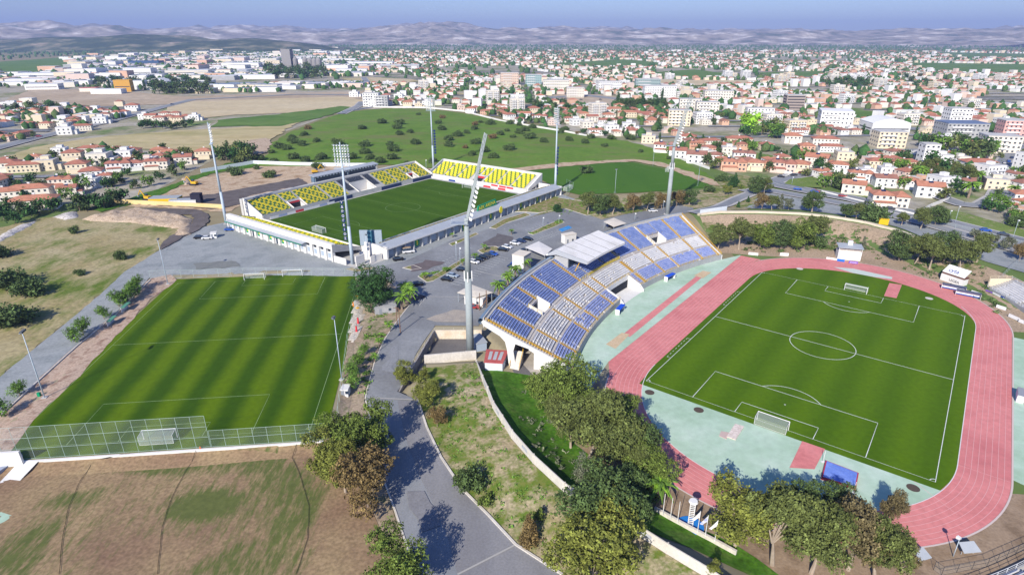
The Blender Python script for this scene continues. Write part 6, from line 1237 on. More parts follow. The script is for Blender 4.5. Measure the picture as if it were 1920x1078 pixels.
def trunk_mesh(h, r0, lobes, seed, m, lean=(0, 0)):
    r = random.Random(seed); mb = MB(); top = Vector((lean[0], lean[1], h)); p = Vector((0, 0, -.3)); seg = 3
    P_ = [p]+[Vector((lean[0]*i/seg+r.uniform(-.12, .12)*h*.1, lean[1]*i/seg+r.uniform(-.1, .1)*h*.1, h*i/seg)) for i in range(1, seg+1)]
    for i in range(seg): mb.tube(P_[i], P_[i+1], r0*(1-.25*i), r0*(1-.25*(i+1)), 7, cap=False)
    for l in lobes[:9]: 
        e = Vector(l[:3]); mb.tube(P_[-1]-Vector((0, 0, h*.15)), (P_[-1]+e)/2+Vector((0, 0, .2)), r0*.34, r0*.2, 5, cap=False); mb.tube((P_[-1]+e)/2+Vector((0, 0, .2)), e, r0*.2, r0*.07, 5, cap=False)
    return mb.build('trunk', m)
def lobes_round(h, R_, n, seed, lo=.35, flat=.8):
    r = random.Random(seed); out = []
    for i in range(n):
        a = i*2.4+r.uniform(-.4, .4); d = R_*math.sqrt((i+.5)/n)*.72; z = h*(lo+(1-lo)*r.uniform(.05, .84)*(1-.25*(d/R_)**2)); s = R_*r.uniform(.27, .44)
        out.append((d*math.cos(a), d*math.sin(a), z, s, s*flat*r.uniform(.7, 1)))
    return out
PROTO = {}
HIDE = []
def tree_proto(key, kind, h, R_, nl, n, leaf, seed, lo=.35, m=bark, r0=.3, flat=.8, th=None, lean=(0, 0)):
    f_ = {'round': 2.2, 'bush': 1.45, 'bush2': 1.45, 'bushb': 1.45, 'ficus': 1.6, 'shrub': 1.5, 'pine0': 1.2, 'pine1': 1.2}.get(key, 1.08); L_ = [(a, b, c, d*f_, e*f_) for a, b, c, d, e in lobes_round(h, R_, nl, seed, lo, flat)]; t = thing('tree_'+key, 'x', 'tree')
    c = crown_mesh('crown', kind, L_, n, leaf, seed); c.parent = t; k = trunk_mesh(th or h*lo*1.1, r0, L_, seed, m, lean); k.parent = t
    PROTO[key] = (t, h, R_); HIDE.append(t)
for i in range(3): tree_proto(f'euc{i}', 'eucalyptus', 13, 5.2, 17+i, 14000, .185, 11+i, .34, barkp, .42, lean=(1.2*(i-1), .5))
tree_proto('eucred', 'rust', 12, 5, 16, 12000, .19, 25, .3, barkp, .4)
tree_proto('eucdark', 'olive', 11, 5.0, 15, 12000, .19, 21, .25, barkp, .4)
tree_proto('yel0', 'yellowish', 11, 5, 14, 12000, .17, 31, .3, barkp, .35); tree_proto('yel1', 'yellowish', 11, 4.8, 15, 12000, .17, 32, .22, barkp, .35)
tree_proto('pine0', 'pine', 10, 4.8, 16, 13000, .16, 41, .15, bark, .35); tree_proto('pine1', 'pine', 10, 4.2, 14, 11000, .16, 42, .15, bark, .3)
tree_proto('brown', 'brown', 10, 4.2, 13, 10000, .16, 51, .15, bark, .3, flat=1.2); tree_proto('ficus', 'dark', 12, 5.6, 20, 22000, .2, 61, .12, bark, .5)
tree_proto('round', 'fresh', 4.4, 1.45, 8, 2200, .13, 71, .34, bark, .14, flat=1.4); tree_proto('bush', 'olive', 4.2, 4.0, 8, 2400, .33, 81, .1, bark, .25, flat=.7); tree_proto('bush2', 'olive', 4.8, 3.6, 7, 2400, .33, 82, .12, bark, .25, flat=.8)
tree_proto('bushb', 'brown', 4.0, 3.2, 7, 2000, .33, 83, .1, bark, .2, flat=.7); tree_proto('shrub', 'pine', 2.4, 1.8, 5, 600, .2, 84, .1, bark, .1); tree_proto('grey', 'grey', 8, 3.4, 10, 2600, .22, 85, .25, barkp, .22)
for k_, kd in (('t0', 'dark'), ('t1', 'olive'), ('t2', 'fresh'), ('t3', 'lime'), ('t4', 'eucalyptus')): tree_proto(k_, kd, 8, 4, 7, 420, .6, 90+ord(k_[1]), .2, bark, .25)
# cypress / conifer: tall narrow column
def cyp(key, kind, h, R_, n, leaf, seed, cone=True):
    L_ = [(0, 0, h*(.12+.8*i/9), R_*(1-.8*i/9 if cone else 1-.5*(i/9)**2), h/12) for i in range(10)]; t = thing('tree_'+key, 'x', 'tree'); c = crown_mesh('crown', kind, L_, n, leaf, seed, .4); c.parent = t; k = MB().tube((0, 0, -.3), (0, 0, h*.6), .25, .06, 6).build('trunk', bark, t); PROTO[key] = (t, h, R_); HIDE.append(t)
cyp('cypress', 'dark', 11, 1.5, 700, .4, 5, False); cyp('conifer', 'brown', 7, 2.2, 3200, .18, 6); cyp('conifer2', 'grey', 9, 2.4, 1800, .22, 7); cyp('darkcone', 'dark', 6, 1.9, 1500, .22, 8)
# palm
def palm_proto():
    t = thing('palm', 'x', 'palm'); r = random.Random(4); MB().tube((0, 0, -.2), (0, 0, 3.4), .34, .28, 8).tube((0, 0, 3.4), (0, 0, 4.0), .28, .4, 8).build('trunk', bark, t); mb = MB(); fm = [LEAF['fresh'][0], LEAF['fresh'][1], LEAF['lime'][0]]
    for i in range(30):
        a = i*2.4; el = r.uniform(-.2, 1.3); L_ = r.uniform(2.2, 2.9); P_ = []
        for s in np.linspace(0, 1, 6): P_.append(Vector((math.cos(a)*L_*s*math.cos(el*(1-s*.6)), math.sin(a)*L_*s*math.cos(el*(1-s*.6)), 4.0+L_*s*math.sin(el)-1.5*s*s*L_*.45)))
        w = Vector((-math.sin(a), math.cos(a), 0))
        for j in range(5):
            w0, w1 = [.34*math.sin(math.pi*min(.98, q/5+.12))+.03 for q in (j, j+1)]
            for sg in (-1, 1): mb.add([P_[j], P_[j+1], P_[j+1]+w*sg*w1-Vector((0, 0, .16)), P_[j]+w*sg*w0-Vector((0, 0, .16))], [(0, 1, 2, 3)], i % 3)
    mb.build('crown', fm, t); PROTO['palm'] = (t, 5.0, 2.4); HIDE.append(t)
palm_proto()
NAMES = {'palm': ('palm_tree', 'palm tree'), 'cypress': ('cypress_tree', 'tree'), 'bush': ('olive_tree', 'tree'), 'bush2': ('olive_tree', 'tree'), 'bushb': ('olive_tree', 'tree'), 'shrub': ('shrub', 'shrub'), 'round': ('round_tree', 'tree'), 'conifer': ('conifer_tree', 'tree'), 'conifer2': ('conifer_tree', 'tree'), 'darkcone': ('conifer_tree', 'tree'), 'ficus': ('ficus_tree', 'tree'), 'pine0': ('pine_tree', 'tree'), 'pine1': ('pine_tree', 'tree')}
def plant(key, px, py, h, label, group=None, wide=1., xyz=None):
    if h > 8.9 and 600 < px < 1500 and py > 700: h *= 1.18
    t, h0, R_ = PROTO[key]; x, y, z = xyz or put(px, py); s = h/h0; o = dup(t, (x, y, z), random.uniform(0, 6.28), label, group, (s*wide, s*wide, s)); nm, ct = NAMES.get(key, ('broadleaf_tree' if key[0] == 't' else 'eucalyptus_tree', 'tree')); o.name = nm; o['category'] = ct; return o
big = [('yel1', 1378, 1022, 13.5, .95, 'yellow-green eucalyptus with pale trunk beside the white flagpoles'), ('euc0', 1448, 1058, 15.5, 1, 'tall olive-brown eucalyptus right of the yellow-green one'), ('euc1', 1520, 1075, 16.5, 1.05, 'tall eucalyptus with bare pale trunk showing, middle of the lower right grove'), ('eucdark', 1500, 985, 11, .9, 'eucalyptus shading the blue landing mat from the left'),
       ('eucred', 1590, 1068, 15.5, 1.05, 'brown-green eucalyptus right of the middle of the lower right grove'), ('euc2', 1640, 1085, 13.5, 1, 'eucalyptus at the bottom right of the lower right grove'), ('eucdark', 1560, 985, 10.5, .95, 'eucalyptus crown right behind the landing mat'), ('eucred', 1690, 1072, 8, .85, 'lowest eucalyptus beside the tilted grey panel'), ('eucred', 1668, 985, 9, .8, 'eucalyptus with open crown over the pink bend'), ('yel0', 1440, 985, 8.5, .8, 'small yellowish tree between the yellow-green and brown eucalyptus'),
       ('pine0', 1058, 765, 13, 1.1, 'dense pine at the near end of the curved grandstand'), ('pine1', 1015, 752, 9, 1.1, 'smaller pine left of the dense pine at the grandstand end'), ('euc0', 1105, 860, 15, 1.1, 'large tree with grey-green crown on the green slope, upper one'), ('pine1', 1158, 812, 11, 1, 'pine leaning over the pink track, upper one'), ('euc2', 1150, 890, 13, 1.05, 'grey-green eucalyptus in the middle of the tree belt beside the track'), ('pine0', 1212, 925, 10, .95, 'olive-green tree left of the palm beside the track'),
       ('eucdark', 1118, 995, 13, 1.1, 'dark spreading tree in front of the cream panel wall'), ('eucdark', 1165, 955, 9, .9, 'dark tree behind the spreading tree next to the palm'), ('yel1', 1115, 1082, 14.5, 1.1, 'broad yellow-green eucalyptus covering the cream wall'), ('conifer', 992, 1020, 7, 1, 'small rust-brown conifer on the bare bank beside the road'), ('bush', 885, 915, 4.6, .75, 'dark green round bush on the bank beside the road curve'),
       ('shrub', 911, 945, 2.4, 1, 'small dark shrub below the round bush on the bank'), ('brown', 820, 800, 6, .95, 'olive-brown bushy tree at the top of the bank beside the road'), ('yel0', 800, 762, 8.5, 1.05, 'yellow-green tree beside the wedge ramp, lower one'), ('yel1', 760, 722, 7.5, .95, 'bright yellow-green tree beside the sunken yard wall, upper one'), ('yel0', 795, 715, 4.5, .8, 'small yellow-green tree between the two at the yard wall'),
       ('yel1', 622, 895, 10.5, 1, 'yellow-green tree at the right end of the white pitch wall'), ('pine0', 662, 860, 11.5, .95, 'dark green tree beside the road left of its blue shadow, upper one'), ('pine1', 698, 845, 11, .95, 'green tree on the road verge above the rust-brown one'), ('brown', 690, 950, 12.5, 1, 'tall rust-brown tree on the verge left of the road'), ('yel0', 648, 925, 10, .9, 'yellow-green bushy tree between white wall and rust-brown tree'),
       ('pine1', 745, 1110, 11, 1, 'green tree at the bottom picture edge left of the road'), ('ficus', 702, 575, 14.5, 1.0, 'big dark green broad tree at the corner of the striped training pitch'), ('yel0', 1335, 1080, 3.5, .9, 'small yellow shrub beside the cream wall at the bottom edge'), ('shrub', 1010, 975, 3, .6, 'thin dark shrub right of the rust-brown conifer')]
for k, x, y, h, w, lb in big: plant(k, x, y, h, lb, wide=w*(.84 if x > 1400 else 1.0))
for i, (x, y, h) in enumerate([(142, 642, 4.2), (157, 629, 5.2), (196, 599, 4.2), (224, 576, 5.2), (236, 571, 4.6), (247, 561, 4.6), (255, 553, 4.4), (258, 546, 5), (38, 744, 4), (3, 782, 4.6)]):
    plant('round', x, y, h*1.12, f'small round tree beside the gravel road, {["third", "fourth", "fifth", "sixth", "seventh", "eighth", "ninth", "last", "second", "first"][i]} counting away from the camera', 'round trees along the gravel road', 1.1)
for x, y, h, lb in [(672, 690, 4.6, 'round tree beside the stony strip, uppermost of four'), (660, 708, 4.6, 'round tree beside the stony strip, second from the top'), (664, 728, 4.6, 'round tree above the white cabinet'), (683, 668, 4, 'round tree nearest the road in the group beside the stony strip')]: plant('round', x, y, h, lb, wide=1.1)
pal = [(754, 581, 6), (760, 560, 6), (769, 570, 6.4), (731, 622, 3.2), (712, 650, 3), (703, 680, 3), (935, 557, 6.2), (952, 537, 5.6), (966, 523, 5.6), (984, 510, 5.6), (835, 512, 2.6), (796, 524, 3), (908, 471, 3.2), (959, 441, 3), (891, 489, 3.4), (868, 498, 3), (1232, 950, 7.6), (848, 446, 2.4), (873, 438, 2.4)]
plb = ['palm left of the road bend, front one', 'palm left of the road bend, left rear one', 'palm left of the road bend, nearest the driving car', 'low palm on the verge below the grey hut', 'low palm on the verge, middle of three', 'low palm on the verge, nearest the round trees', 'palm beside the cream canopy behind the grandstand rim', 'palm second from the cream canopy behind the grandstand', 'palm beside the white car behind the grandstand rim', 'palm in front of the white box building', 'small palm above the silver blue car', 'low palm on the near tip of the planted strip', 'palm on the round planting island', 'palm between white cars and the far planted strip', 'palm beside the bright car row', 'small palm behind the huge mast', 'tall palm leaning beside the flagpoles and the track', 'low palm on the strip before the arena wall, left', 'low palm on the strip before the arena wall, right']
for (x, y, h), lb in zip(pal, plb): plant('palm', x, y, h, lb)
for k, x, y, h, w, lb in [('pine1', 1085, 800, 11, 1, 'green tree just below the dense pine at the grandstand end'), ('eucdark', 1175, 868, 12, 1, 'dark tree touching the pink track below the leaning pine'), ('euc1', 1070, 840, 10, .9, 'brown-green tree on the slope left of the belt'), ('eucdark', 1165, 1010, 10, .9, 'dark low tree between cream wall and palm'), ('euc0', 1045, 805, 9, .9, 'olive tree on the green slope nearest the cream wall'), ('pine1', 1135, 845, 12, .9, 'green tree between the leaning pine and the brown-green one'), ('euc2', 1192, 905, 10, .85, 'brown-green tree beside the pink track above the palm'), ('conifer2', 1090, 905, 8, 1.2, 'thin grey conifer among the belt above the dark spreading tree'), ('pine1', 640, 868, 9, .9, 'green tree above the right end of the white wall')]: plant(k, x, y, h, lb, wide=w)
# trees on the far bank, around the second training pitch and along the highway
mid_ = [('euc0', 1345, 470, 9, 'tree at the right end of the far bank row beside the curved grandstand'), ('euc1', 1385, 468, 12, 'broad olive-green tree on the bank, second from the grandstand'), ('pine0', 1425, 466, 10, 'olive-green tree on the bank, third from the grandstand'), ('eucdark', 1465, 466, 11, 'dense green tree on the bank behind the far straight, left'), ('pine0', 1495, 466, 11.5, 'dense green tree on the bank behind the far straight, right'), ('euc2', 1525, 455, 11, 'brownish tree with bare trunk right of the dense green bank trees'), ('bush', 1535, 462, 4, 'low bush beside the brownish bank tree'),
        ('conifer2', 1617, 468, 6, 'thin grey conifer beside the timing tower'), ('eucdark', 1685, 488, 11, 'leftmost big tree of the dark grove above the far bend'), ('euc0', 1715, 495, 10.5, 'second big tree of the dark grove above the far bend'), ('euc1', 1742, 505, 11, 'big tree in the middle of the dark grove above the far bend'), ('eucdark', 1770, 490, 11, 'upper tree of the dark grove behind the sign stand'), ('euc2', 1800, 505, 10.5, 'tree overhanging the white sign stand'), ('euc0', 1830, 492, 9.5, 'right end tree of the dark grove above the far bend'),
        ('euc1', 1102, 402, 12, 'leftmost dark tree of the group behind the car park'), ('eucdark', 1125, 404, 12, 'second dark tree of the group behind the car park'), ('euc2', 1148, 402, 11, 'third dark tree of the group behind the car park'), ('brown', 1187, 398, 9.5, 'brownish tree right of the dark group behind the car park'), ('euc0', 1212, 396, 10, 'olive tree between brownish tree and the far leaning mast'), ('brown', 1240, 392, 9, 'yellowish thin tree beside the far leaning mast'), ('brown', 1268, 388, 9, 'bare-stemmed tree right of the far leaning mast'), ('eucdark', 1292, 386, 9.5, 'dark tree at the right end of the group behind the far mast'),
        ('ficus', 1045, 398, 4.5, 'leafless round bush on the dry corner beside the arena'), ('eucdark', 1419, 366, 11.5, 'tall tree with round crown beside the road bend, left'), ('euc0', 1432, 366, 10, 'tall tree with round crown beside the road bend, right'), ('brown', 1428, 393, 8.5, 'brown tree on the grey lot left'), ('euc2', 1447, 394, 8, 'brown tree on the grey lot right'), ('conifer2', 1462, 393, 8, 'thin grey conifer on the grey lot'), ('grey', 1478, 394, 7, 'thin grey-leaved tree on the grey lot'), ('eucdark', 1522, 398, 11.5, 'big round tree on the grey lot behind the cream wall'),
        ('eucdark', 1585, 408, 7.5, 'tree behind the cream wall, left of three'), ('euc1', 1605, 410, 8, 'tree behind the cream wall, middle of three'), ('bush', 1635, 415, 7, 'dense tree behind the cream wall beside the green container'), ('euc1', 1690, 424, 7, 'tree beside the yellow machine'), ('euc2', 1725, 430, 11, 'tall tree over the highway left of the roadside green, left'), ('eucdark', 1752, 424, 11, 'tall tree over the highway left of the roadside green, right'), ('grey', 1825, 450, 6, 'thin young tree beside the highway, left'), ('grey', 1858, 460, 6, 'thin young tree beside the highway, middle'), ('grey', 1886, 470, 7, 'thin young tree beside the highway, right'), ('brown', 1910, 490, 8, 'brown tree at the right edge above the grandstand'),
        ('darkcone', 1378, 343, 6, 'dark round tree on the scrub left of the road bend'), ('ficus', 1374, 351, 6.5, 'blue-green tree left of the tall tree pair'), ('yel0', 1363, 366, 6, 'orange-yellow small tree on the scrub'), ('bush', 1351, 340, 4, 'dark bush right of the second training pitch'), ('darkcone', 1384, 390, 3.5, 'small dark shrub beside the grey path, left'), ('darkcone', 1402, 380, 3.5, 'small dark shrub beside the grey path, right'), ('shrub', 1390, 355, 3, 'small shrub beside the tall tree pair'), ('bush', 1330, 360, 3.5, 'bush below the second training pitch corner'),
        ('t0', 1560, 345, 9, 'dark green tree on the grass plot, left'), ('t2', 1545, 352, 8, 'yellow-green tree on the grass plot'), ('t0', 1574, 352, 8, 'dark green tree on the grass plot, right'), ('bush', 1905, 425, 5, 'dark bush on the right part of the roadside green')]
for k, x, y, h, lb in mid_: plant(k, x, y, h*(1.28 if 1320 < x < 1850 and 440 < y and h > 7 else 1.05), lb)
# olive trees on the dry field and on the meadow
for x, y, h, w, lb in [(28, 537, 6, 1.15, 'large dark olive tree on the dry field, upper left'), (61, 553, 5.5, 1.0, 'dark olive tree on the dry field right of the large one'), (28, 606, 6.2, 1.1, 'large dark olive tree on the dry field, lower left'), (0, 482, 5, 1, 'olive tree cut by the left picture edge'), (139, 438, 3.4, .6, 'small olive tree on the dry field below the sand heap'), (229, 487, 3.8, .65, 'small olive tree on the dry field beside the gravel road'), (152, 516, 2.2, .9, 'tiny olive bush in the middle of the dry field'), (156, 394, 3.5, .8, 'small olive tree at the left end of the yellow hoarding')]: plant('bush', x, y, h, lb, 'olive trees on the dry field', w)
pts_ = [(640+a/2.994, b/2.994) for a, b in [(120, 717), (230, 685), (325, 690), (310, 715), (330, 750), (385, 738), (430, 638), (568, 657), (540, 687), (567, 722), (125, 815), (130, 855), (275, 812), (300, 842), (420, 802), (160, 888), (285, 885), (365, 915), (605, 815), (650, 758), (600, 780), (705, 742), (745, 720), (747, 695), (785, 682), (832, 692), (695, 825), (748, 800), (732, 866), (800, 845), (845, 770), (890, 750), (850, 880), (935, 835), (930, 730), (943, 690), (1000, 743), (960, 765), (1035, 728), (1000, 698), (1070, 712), (1055, 770), (1138, 792), (1280, 783), (1230, 740), (1250, 730), (1370, 797), (1400, 770), (1475, 815), (1520, 775), (1545, 750), (1330, 745), (1625, 775), (1678, 848), (1840, 885), (510, 905), (215, 905), (1375, 962)]]
pts_ += [(420+a/5.9875, 230+b/5.9875) for a, b in [(945, 60), (895, 132), (775, 165), (785, 215), (880, 243), (1035, 203), (630, 272), (705, 288), (535, 325), (785, 390), (915, 430), (1085, 400), (1280, 235), (575, 440), (390, 410), (160, 430), (370, 505), (140, 570), (1060, 495), (500, 597), (1430, 390)]]
pts_.sort(key=lambda p: p[1]); bands = [pts_[i:i+9] for i in range(0, len(pts_), 9)]
T_ = ['', '', 'twenty', 'thirty', 'forty', 'fifty', 'sixty', 'seventy']
ordn = ['first', 'second', 'third', 'fourth', 'fifth', 'sixth', 'seventh', 'eighth', 'ninth', 'tenth', 'eleventh', 'twelfth', 'thirteenth', 'fourteenth', 'fifteenth', 'sixteenth', 'seventeenth', 'eighteenth', 'nineteenth', 'twentieth']; ordn += [T_[t]+'-'+ordn[k] if k < 9 else T_[t+1][:-1]+'ieth' for t in range(2, 7) for k in range(10)]
rl = random.Random(5)
for j, bnd in enumerate(bands):
    for i, (x, y) in enumerate(sorted(bnd)):
        small = (abs(x-780) < 1 and abs(y-261) < 1) or rl.random() < .18; k = rl.choice(['bush', 'bush', 'bush2', 'bushb' if rl.random() < .3 else 'bush2'])
        plant(k, x, y+3.5, (2.8 if small else rl.uniform(3.8, 5.2)), f'{"small " if small else ""}{"brownish" if k == "bushb" else "dark"} olive tree on green meadow, {ordn[i]} from left in {ordn[j]} rank below town', 'olive trees scattered on the green meadow', 1.05)
# meadow is near; groves among the houses
def grove(L_, key, h, what, grp):
    L_ = sorted(L_)
    for i, (x, y) in enumerate(L_): plant(key if isinstance(key, str) else key[i % len(key)], x, y, h*rl.uniform(.85, 1.15), f'{what}, {ordn[i]} from the left', grp)
grove([(1408, 245), (1400, 250)], 't3', 17, 'bright lime-green broad tree among the houses', 'lime trees'); grove([(1437, 246), (1450, 247), (1462, 250), (1428, 254), (1415, 256), (1446, 259), (1458, 260), (1395, 258)], ['t0', 't2', 't4'], 12, 'dark green tree of the clump beside the lime-green tree', 'clump beside the lime trees')
grove([(1160+i*6.5, 203+1.5*(i % 2)) for i in range(14)], ['t0', 't1'], 13, 'dense dark tree in the long grove behind red roofs', 'long dark grove in the town'); grove([(1158, 202), (1205, 205), (1241, 188), (1230, 206)], 'cypress', 17, 'tall dark cypress beside the long grove', 'cypresses')
grove([(1740, 332), (1752, 345), (1765, 350), (1778, 356), (1790, 362), (1800, 345), (1812, 348), (1748, 318), (1770, 330), (1786, 340)], ['euc0', 't0', 'eucdark'], 12, 'big dark tree in the garden grove beside the round street corner', 'garden grove'); grove([(1815, 372), (1828, 348), (1719, 340), (1897, 372), (1655, 318), (1693, 322)], 'palm', 9, 'garden palm among the nearer villas', 'garden palms')
grove([(1745, 285), (1760, 288), (1735, 278), (1800, 285), (1815, 290), (1825, 296), (1835, 290), (1846, 300), (1855, 290), (1795, 270), (1775, 285)], ['t0', 't1', 't2', 't4'], 13, 'tree in the belt beside the grey office block', 'belt beside the office block'); grove([(1850, 395), (1860, 388), (1872, 400), (1880, 392), (1900, 410), (1918, 400)], ['t0', 't2'], 7, 'garden tree above the roadside green', 'garden trees above the green')
grove([(168, 392), (182, 388), (196, 392), (210, 385), (226, 380), (60, 408), (75, 400), (150, 396), (100, 398), (42, 405), (20, 395), (8, 412), (30, 420)], ['t0', 't1'], 9, 'dark tree in the belt between red-roofed terrace and dry field', 'dark belt at the left'); grove([(428, 290), (438, 295), (446, 288), (455, 296), (465, 292), (440, 305), (470, 305), (425, 302), (415, 298), (456, 306)], ['t0', 't1', 'cypress', 't4'], 11, 'tree in the grove behind the left arena mast', 'grove behind the left mast')
grove([(275, 238), (285, 240), (295, 240), (305, 242), (320, 243), (332, 241), (345, 240), (360, 236), (268, 242)], ['t0', 't1'], 9, 'dark tree in the hedge row below the hillock houses', 'hedge below the hillock houses'); grove([(240, 330), (225, 345), (215, 350), (120, 345), (60, 345), (95, 350), (150, 350), (255, 355), (280, 350), (300, 338), (325, 330), (345, 320)], ['t0', 't1', 't2'], 7, 'garden tree between the left red-roofed houses', 'garden trees on the left')
grove([(20+i*13, 208+(i % 3)*5) for i in range(9)], ['t0', 't1'], 12, 'dark tree beside the upper left houses', 'upper left trees'); grove([(185+i*11, 158+(i % 3)*6) for i in range(20)], ['t0', 't1', 'cypress'], 18, 'dark tree in the wood between the warehouses', 'wood between the warehouses'); grove([(290+i*9, 172+(i % 2)*4) for i in range(12)], ['t0', 't1'], 20, 'tall dark tree in front of the arched warehouse', 'trees before the arched warehouse')
grove([(505+i*8, 138+(i % 3)*5) for i in range(14)], ['t0', 't1'], 26, 'dark tree around the old silo buildings', 'trees round the silos'); grove([(1545+i*7, 158+(i % 3)*5) for i in range(14)]+[(1700+i*8, 150+(i % 3)*8) for i in range(12)][:6], ['t0', 't1'], 16, 'dark tree in the park belt of the right town', 'park belt'); grove([(995+i*9, 196+(i % 3)*5) for i in range(8)]+[(1062, 208), (1075, 210), (1085, 206)], ['t0', 't1'], 10, 'dark tree beside the bare plot in the town middle', 'trees by the bare plot')
# ================================================================ THE TOWN
wallc = {'white': (.78, .77, .75), 'cream': (.72, .62, .46), 'salmon': (.66, .42, .30), 'pale pink': (.70, .55, .47), 'ivory': (.74, .69, .60)}
roofc = {'red': (.40, .17, .12), 'orange': (.47, .21, .135), 'brown': (.33, .16, .12), 'grey': (.5, .5, .5)}
WM = {k: mat('house_'+k, [tuple(x*.93 for x in v), v], scale=.2, fine=.05) for k, v in wallc.items()}
RM = {k: mat('tiles_'+k, [tuple(x*.85 for x in v), v, tuple(min(1, x*1.12) for x in v)], scale=.4, fine=.15, fscale=2) for k, v in roofc.items()}
winm = mat('house_window', [(.06, .07, .09)], rough=.2, spec=.6); solar = mat('solar_panel', [(.02, .03, .08)], rough=.2)
def hip(mb, x0, x1, y0, y1, z, h, o=.5, gable=False):
    x0 -= o; x1 += o; y0 -= o; y1 += o; w = (y1-y0)/2; k = 0 if gable else min(w, (x1-x0)/2-.3); ym = (y0+y1)/2
    V = [(x0, y0, z), (x1, y0, z), (x1, y1, z), (x0, y1, z), (x0+k, ym, z+h), (x1-k, ym, z+h)]; V += [(a, b, z-.18) for a, b, _ in V[:4]]
    mb.add(V, [(0, 1, 5, 4), (2, 3, 4, 5), (1, 2, 5), (3, 0, 4), (6, 7, 1, 0), (7, 8, 2, 1), (8, 9, 3, 2), (9, 6, 0, 3), (9, 8, 7, 6)])
def facade(x0, x1, y, s, z0, n, axis=0):
    out = []
    for i in range(n):
        c = x0+(x1-x0)*(i+.5)/n; out.append((c, y, s, z0, axis))
    return out
HP = {}
def house_proto(key, blocks, wins, far, tank=True):
    """blocks: (x0,x1,y0,y1,h,roof) with roof hip/gable/flat"""
    t = thing('house_'+key, 'x', 'house'); HIDE.append(t); wm_, rm_ = WM['white'], RM['red']
    mb = MB(); ro = MB(); fr_ = MB()
    for x0, x1, y0, y1, h, rf in blocks:
        mb.box(x0, x1, y0, y1, -1.5, h)
        if rf == 'flat': mb.box(x0-.1, x1+.1, y0-.1, y1+.1, h+.002, h+.5); fr_.box(x0+.25, x1-.25, y0+.25, y1-.25, h+.4, h+.52)
        else: hip(ro, x0, x1, y0, y1, h+.16, min(2.2, (y1-y0)*.22), .5, rf == 'gable')
        if rf == 'gable': w = (y1-y0)/2; mb.add([(x0, y0, h), (x0, y1, h), (x0, (y0+y1)/2, h+min(2.2, (y1-y0)*.22)), (x1, y0, h), (x1, y1, h), (x1, (y0+y1)/2, h+min(2.2, (y1-y0)*.22))], [(0, 2, 1), (3, 4, 5)])
    def wq(c, y, s, z0, ax, d=.03, w=.55, hh=.65):
        e = y+s*d
        return [(c-w, e, z0), (c+w, e, z0), (c+w, e, z0+2*hh), (c-w, e, z0+2*hh)] if ax == 0 else [(e, c-w, z0), (e, c+w, z0), (e, c+w, z0+2*hh), (e, c-w, z0+2*hh)]
    if far:
        for w in wins: mb.add(wq(*w), [(0, 1, 2, 3)], 1)
        wl = mb.build('wall', [wm_, winm], t)
    else:
        wl = mb.build('wall', [wm_, winm], t); sh = {}
        for c, y, s, z0, ax in wins:
            k = (ax, s)
            if k not in sh: o = MB().box(*((-.55, .55, -.04, .04, 0, 1.3) if ax == 0 else (-.04, .04, -.55, .55, 0, 1.3))).build('window', winm, t); sh[k] = o
            else: o = sh[k].copy(); COL.objects.link(o); o.parent = t
            o.location = (c, y, z0) if ax == 0 else (y, c, z0)
    r_ = None
    if ro.v: r_ = ro.build('roof', rm_, t)
    if fr_.v: q = fr_.build('roof_deck', mat('roof_deck', [(.45, .44, .43), (.6, .59, .57)], scale=.3, fine=.1), t); r_ = r_ or q
    if tank and not far:
        b = blocks[0]; zt = b[4]+(1.6 if b[5] != 'flat' else .55); cx, cy = (b[0]+b[1])/2, (b[2]+b[3])/2
        o = MB().tube((cx-.6, cy+1, zt+.9), (cx+.6, cy+1, zt+.9), .38, n=8).box(cx-.5, cx+.5, cy+.8, cy+1.2, zt-.8, zt+.6).build('water_tank', whiteb, r_); o = MB().add([(cx-1, cy-1.6, zt-.2), (cx+1, cy-1.6, zt-.2), (cx+1, cy-.2, zt+.45), (cx-1, cy-.2, zt+.45)], [(0, 1, 2, 3)]).build('solar_panel', solar, r_)
    HP[key+('f' if far else '')] = t
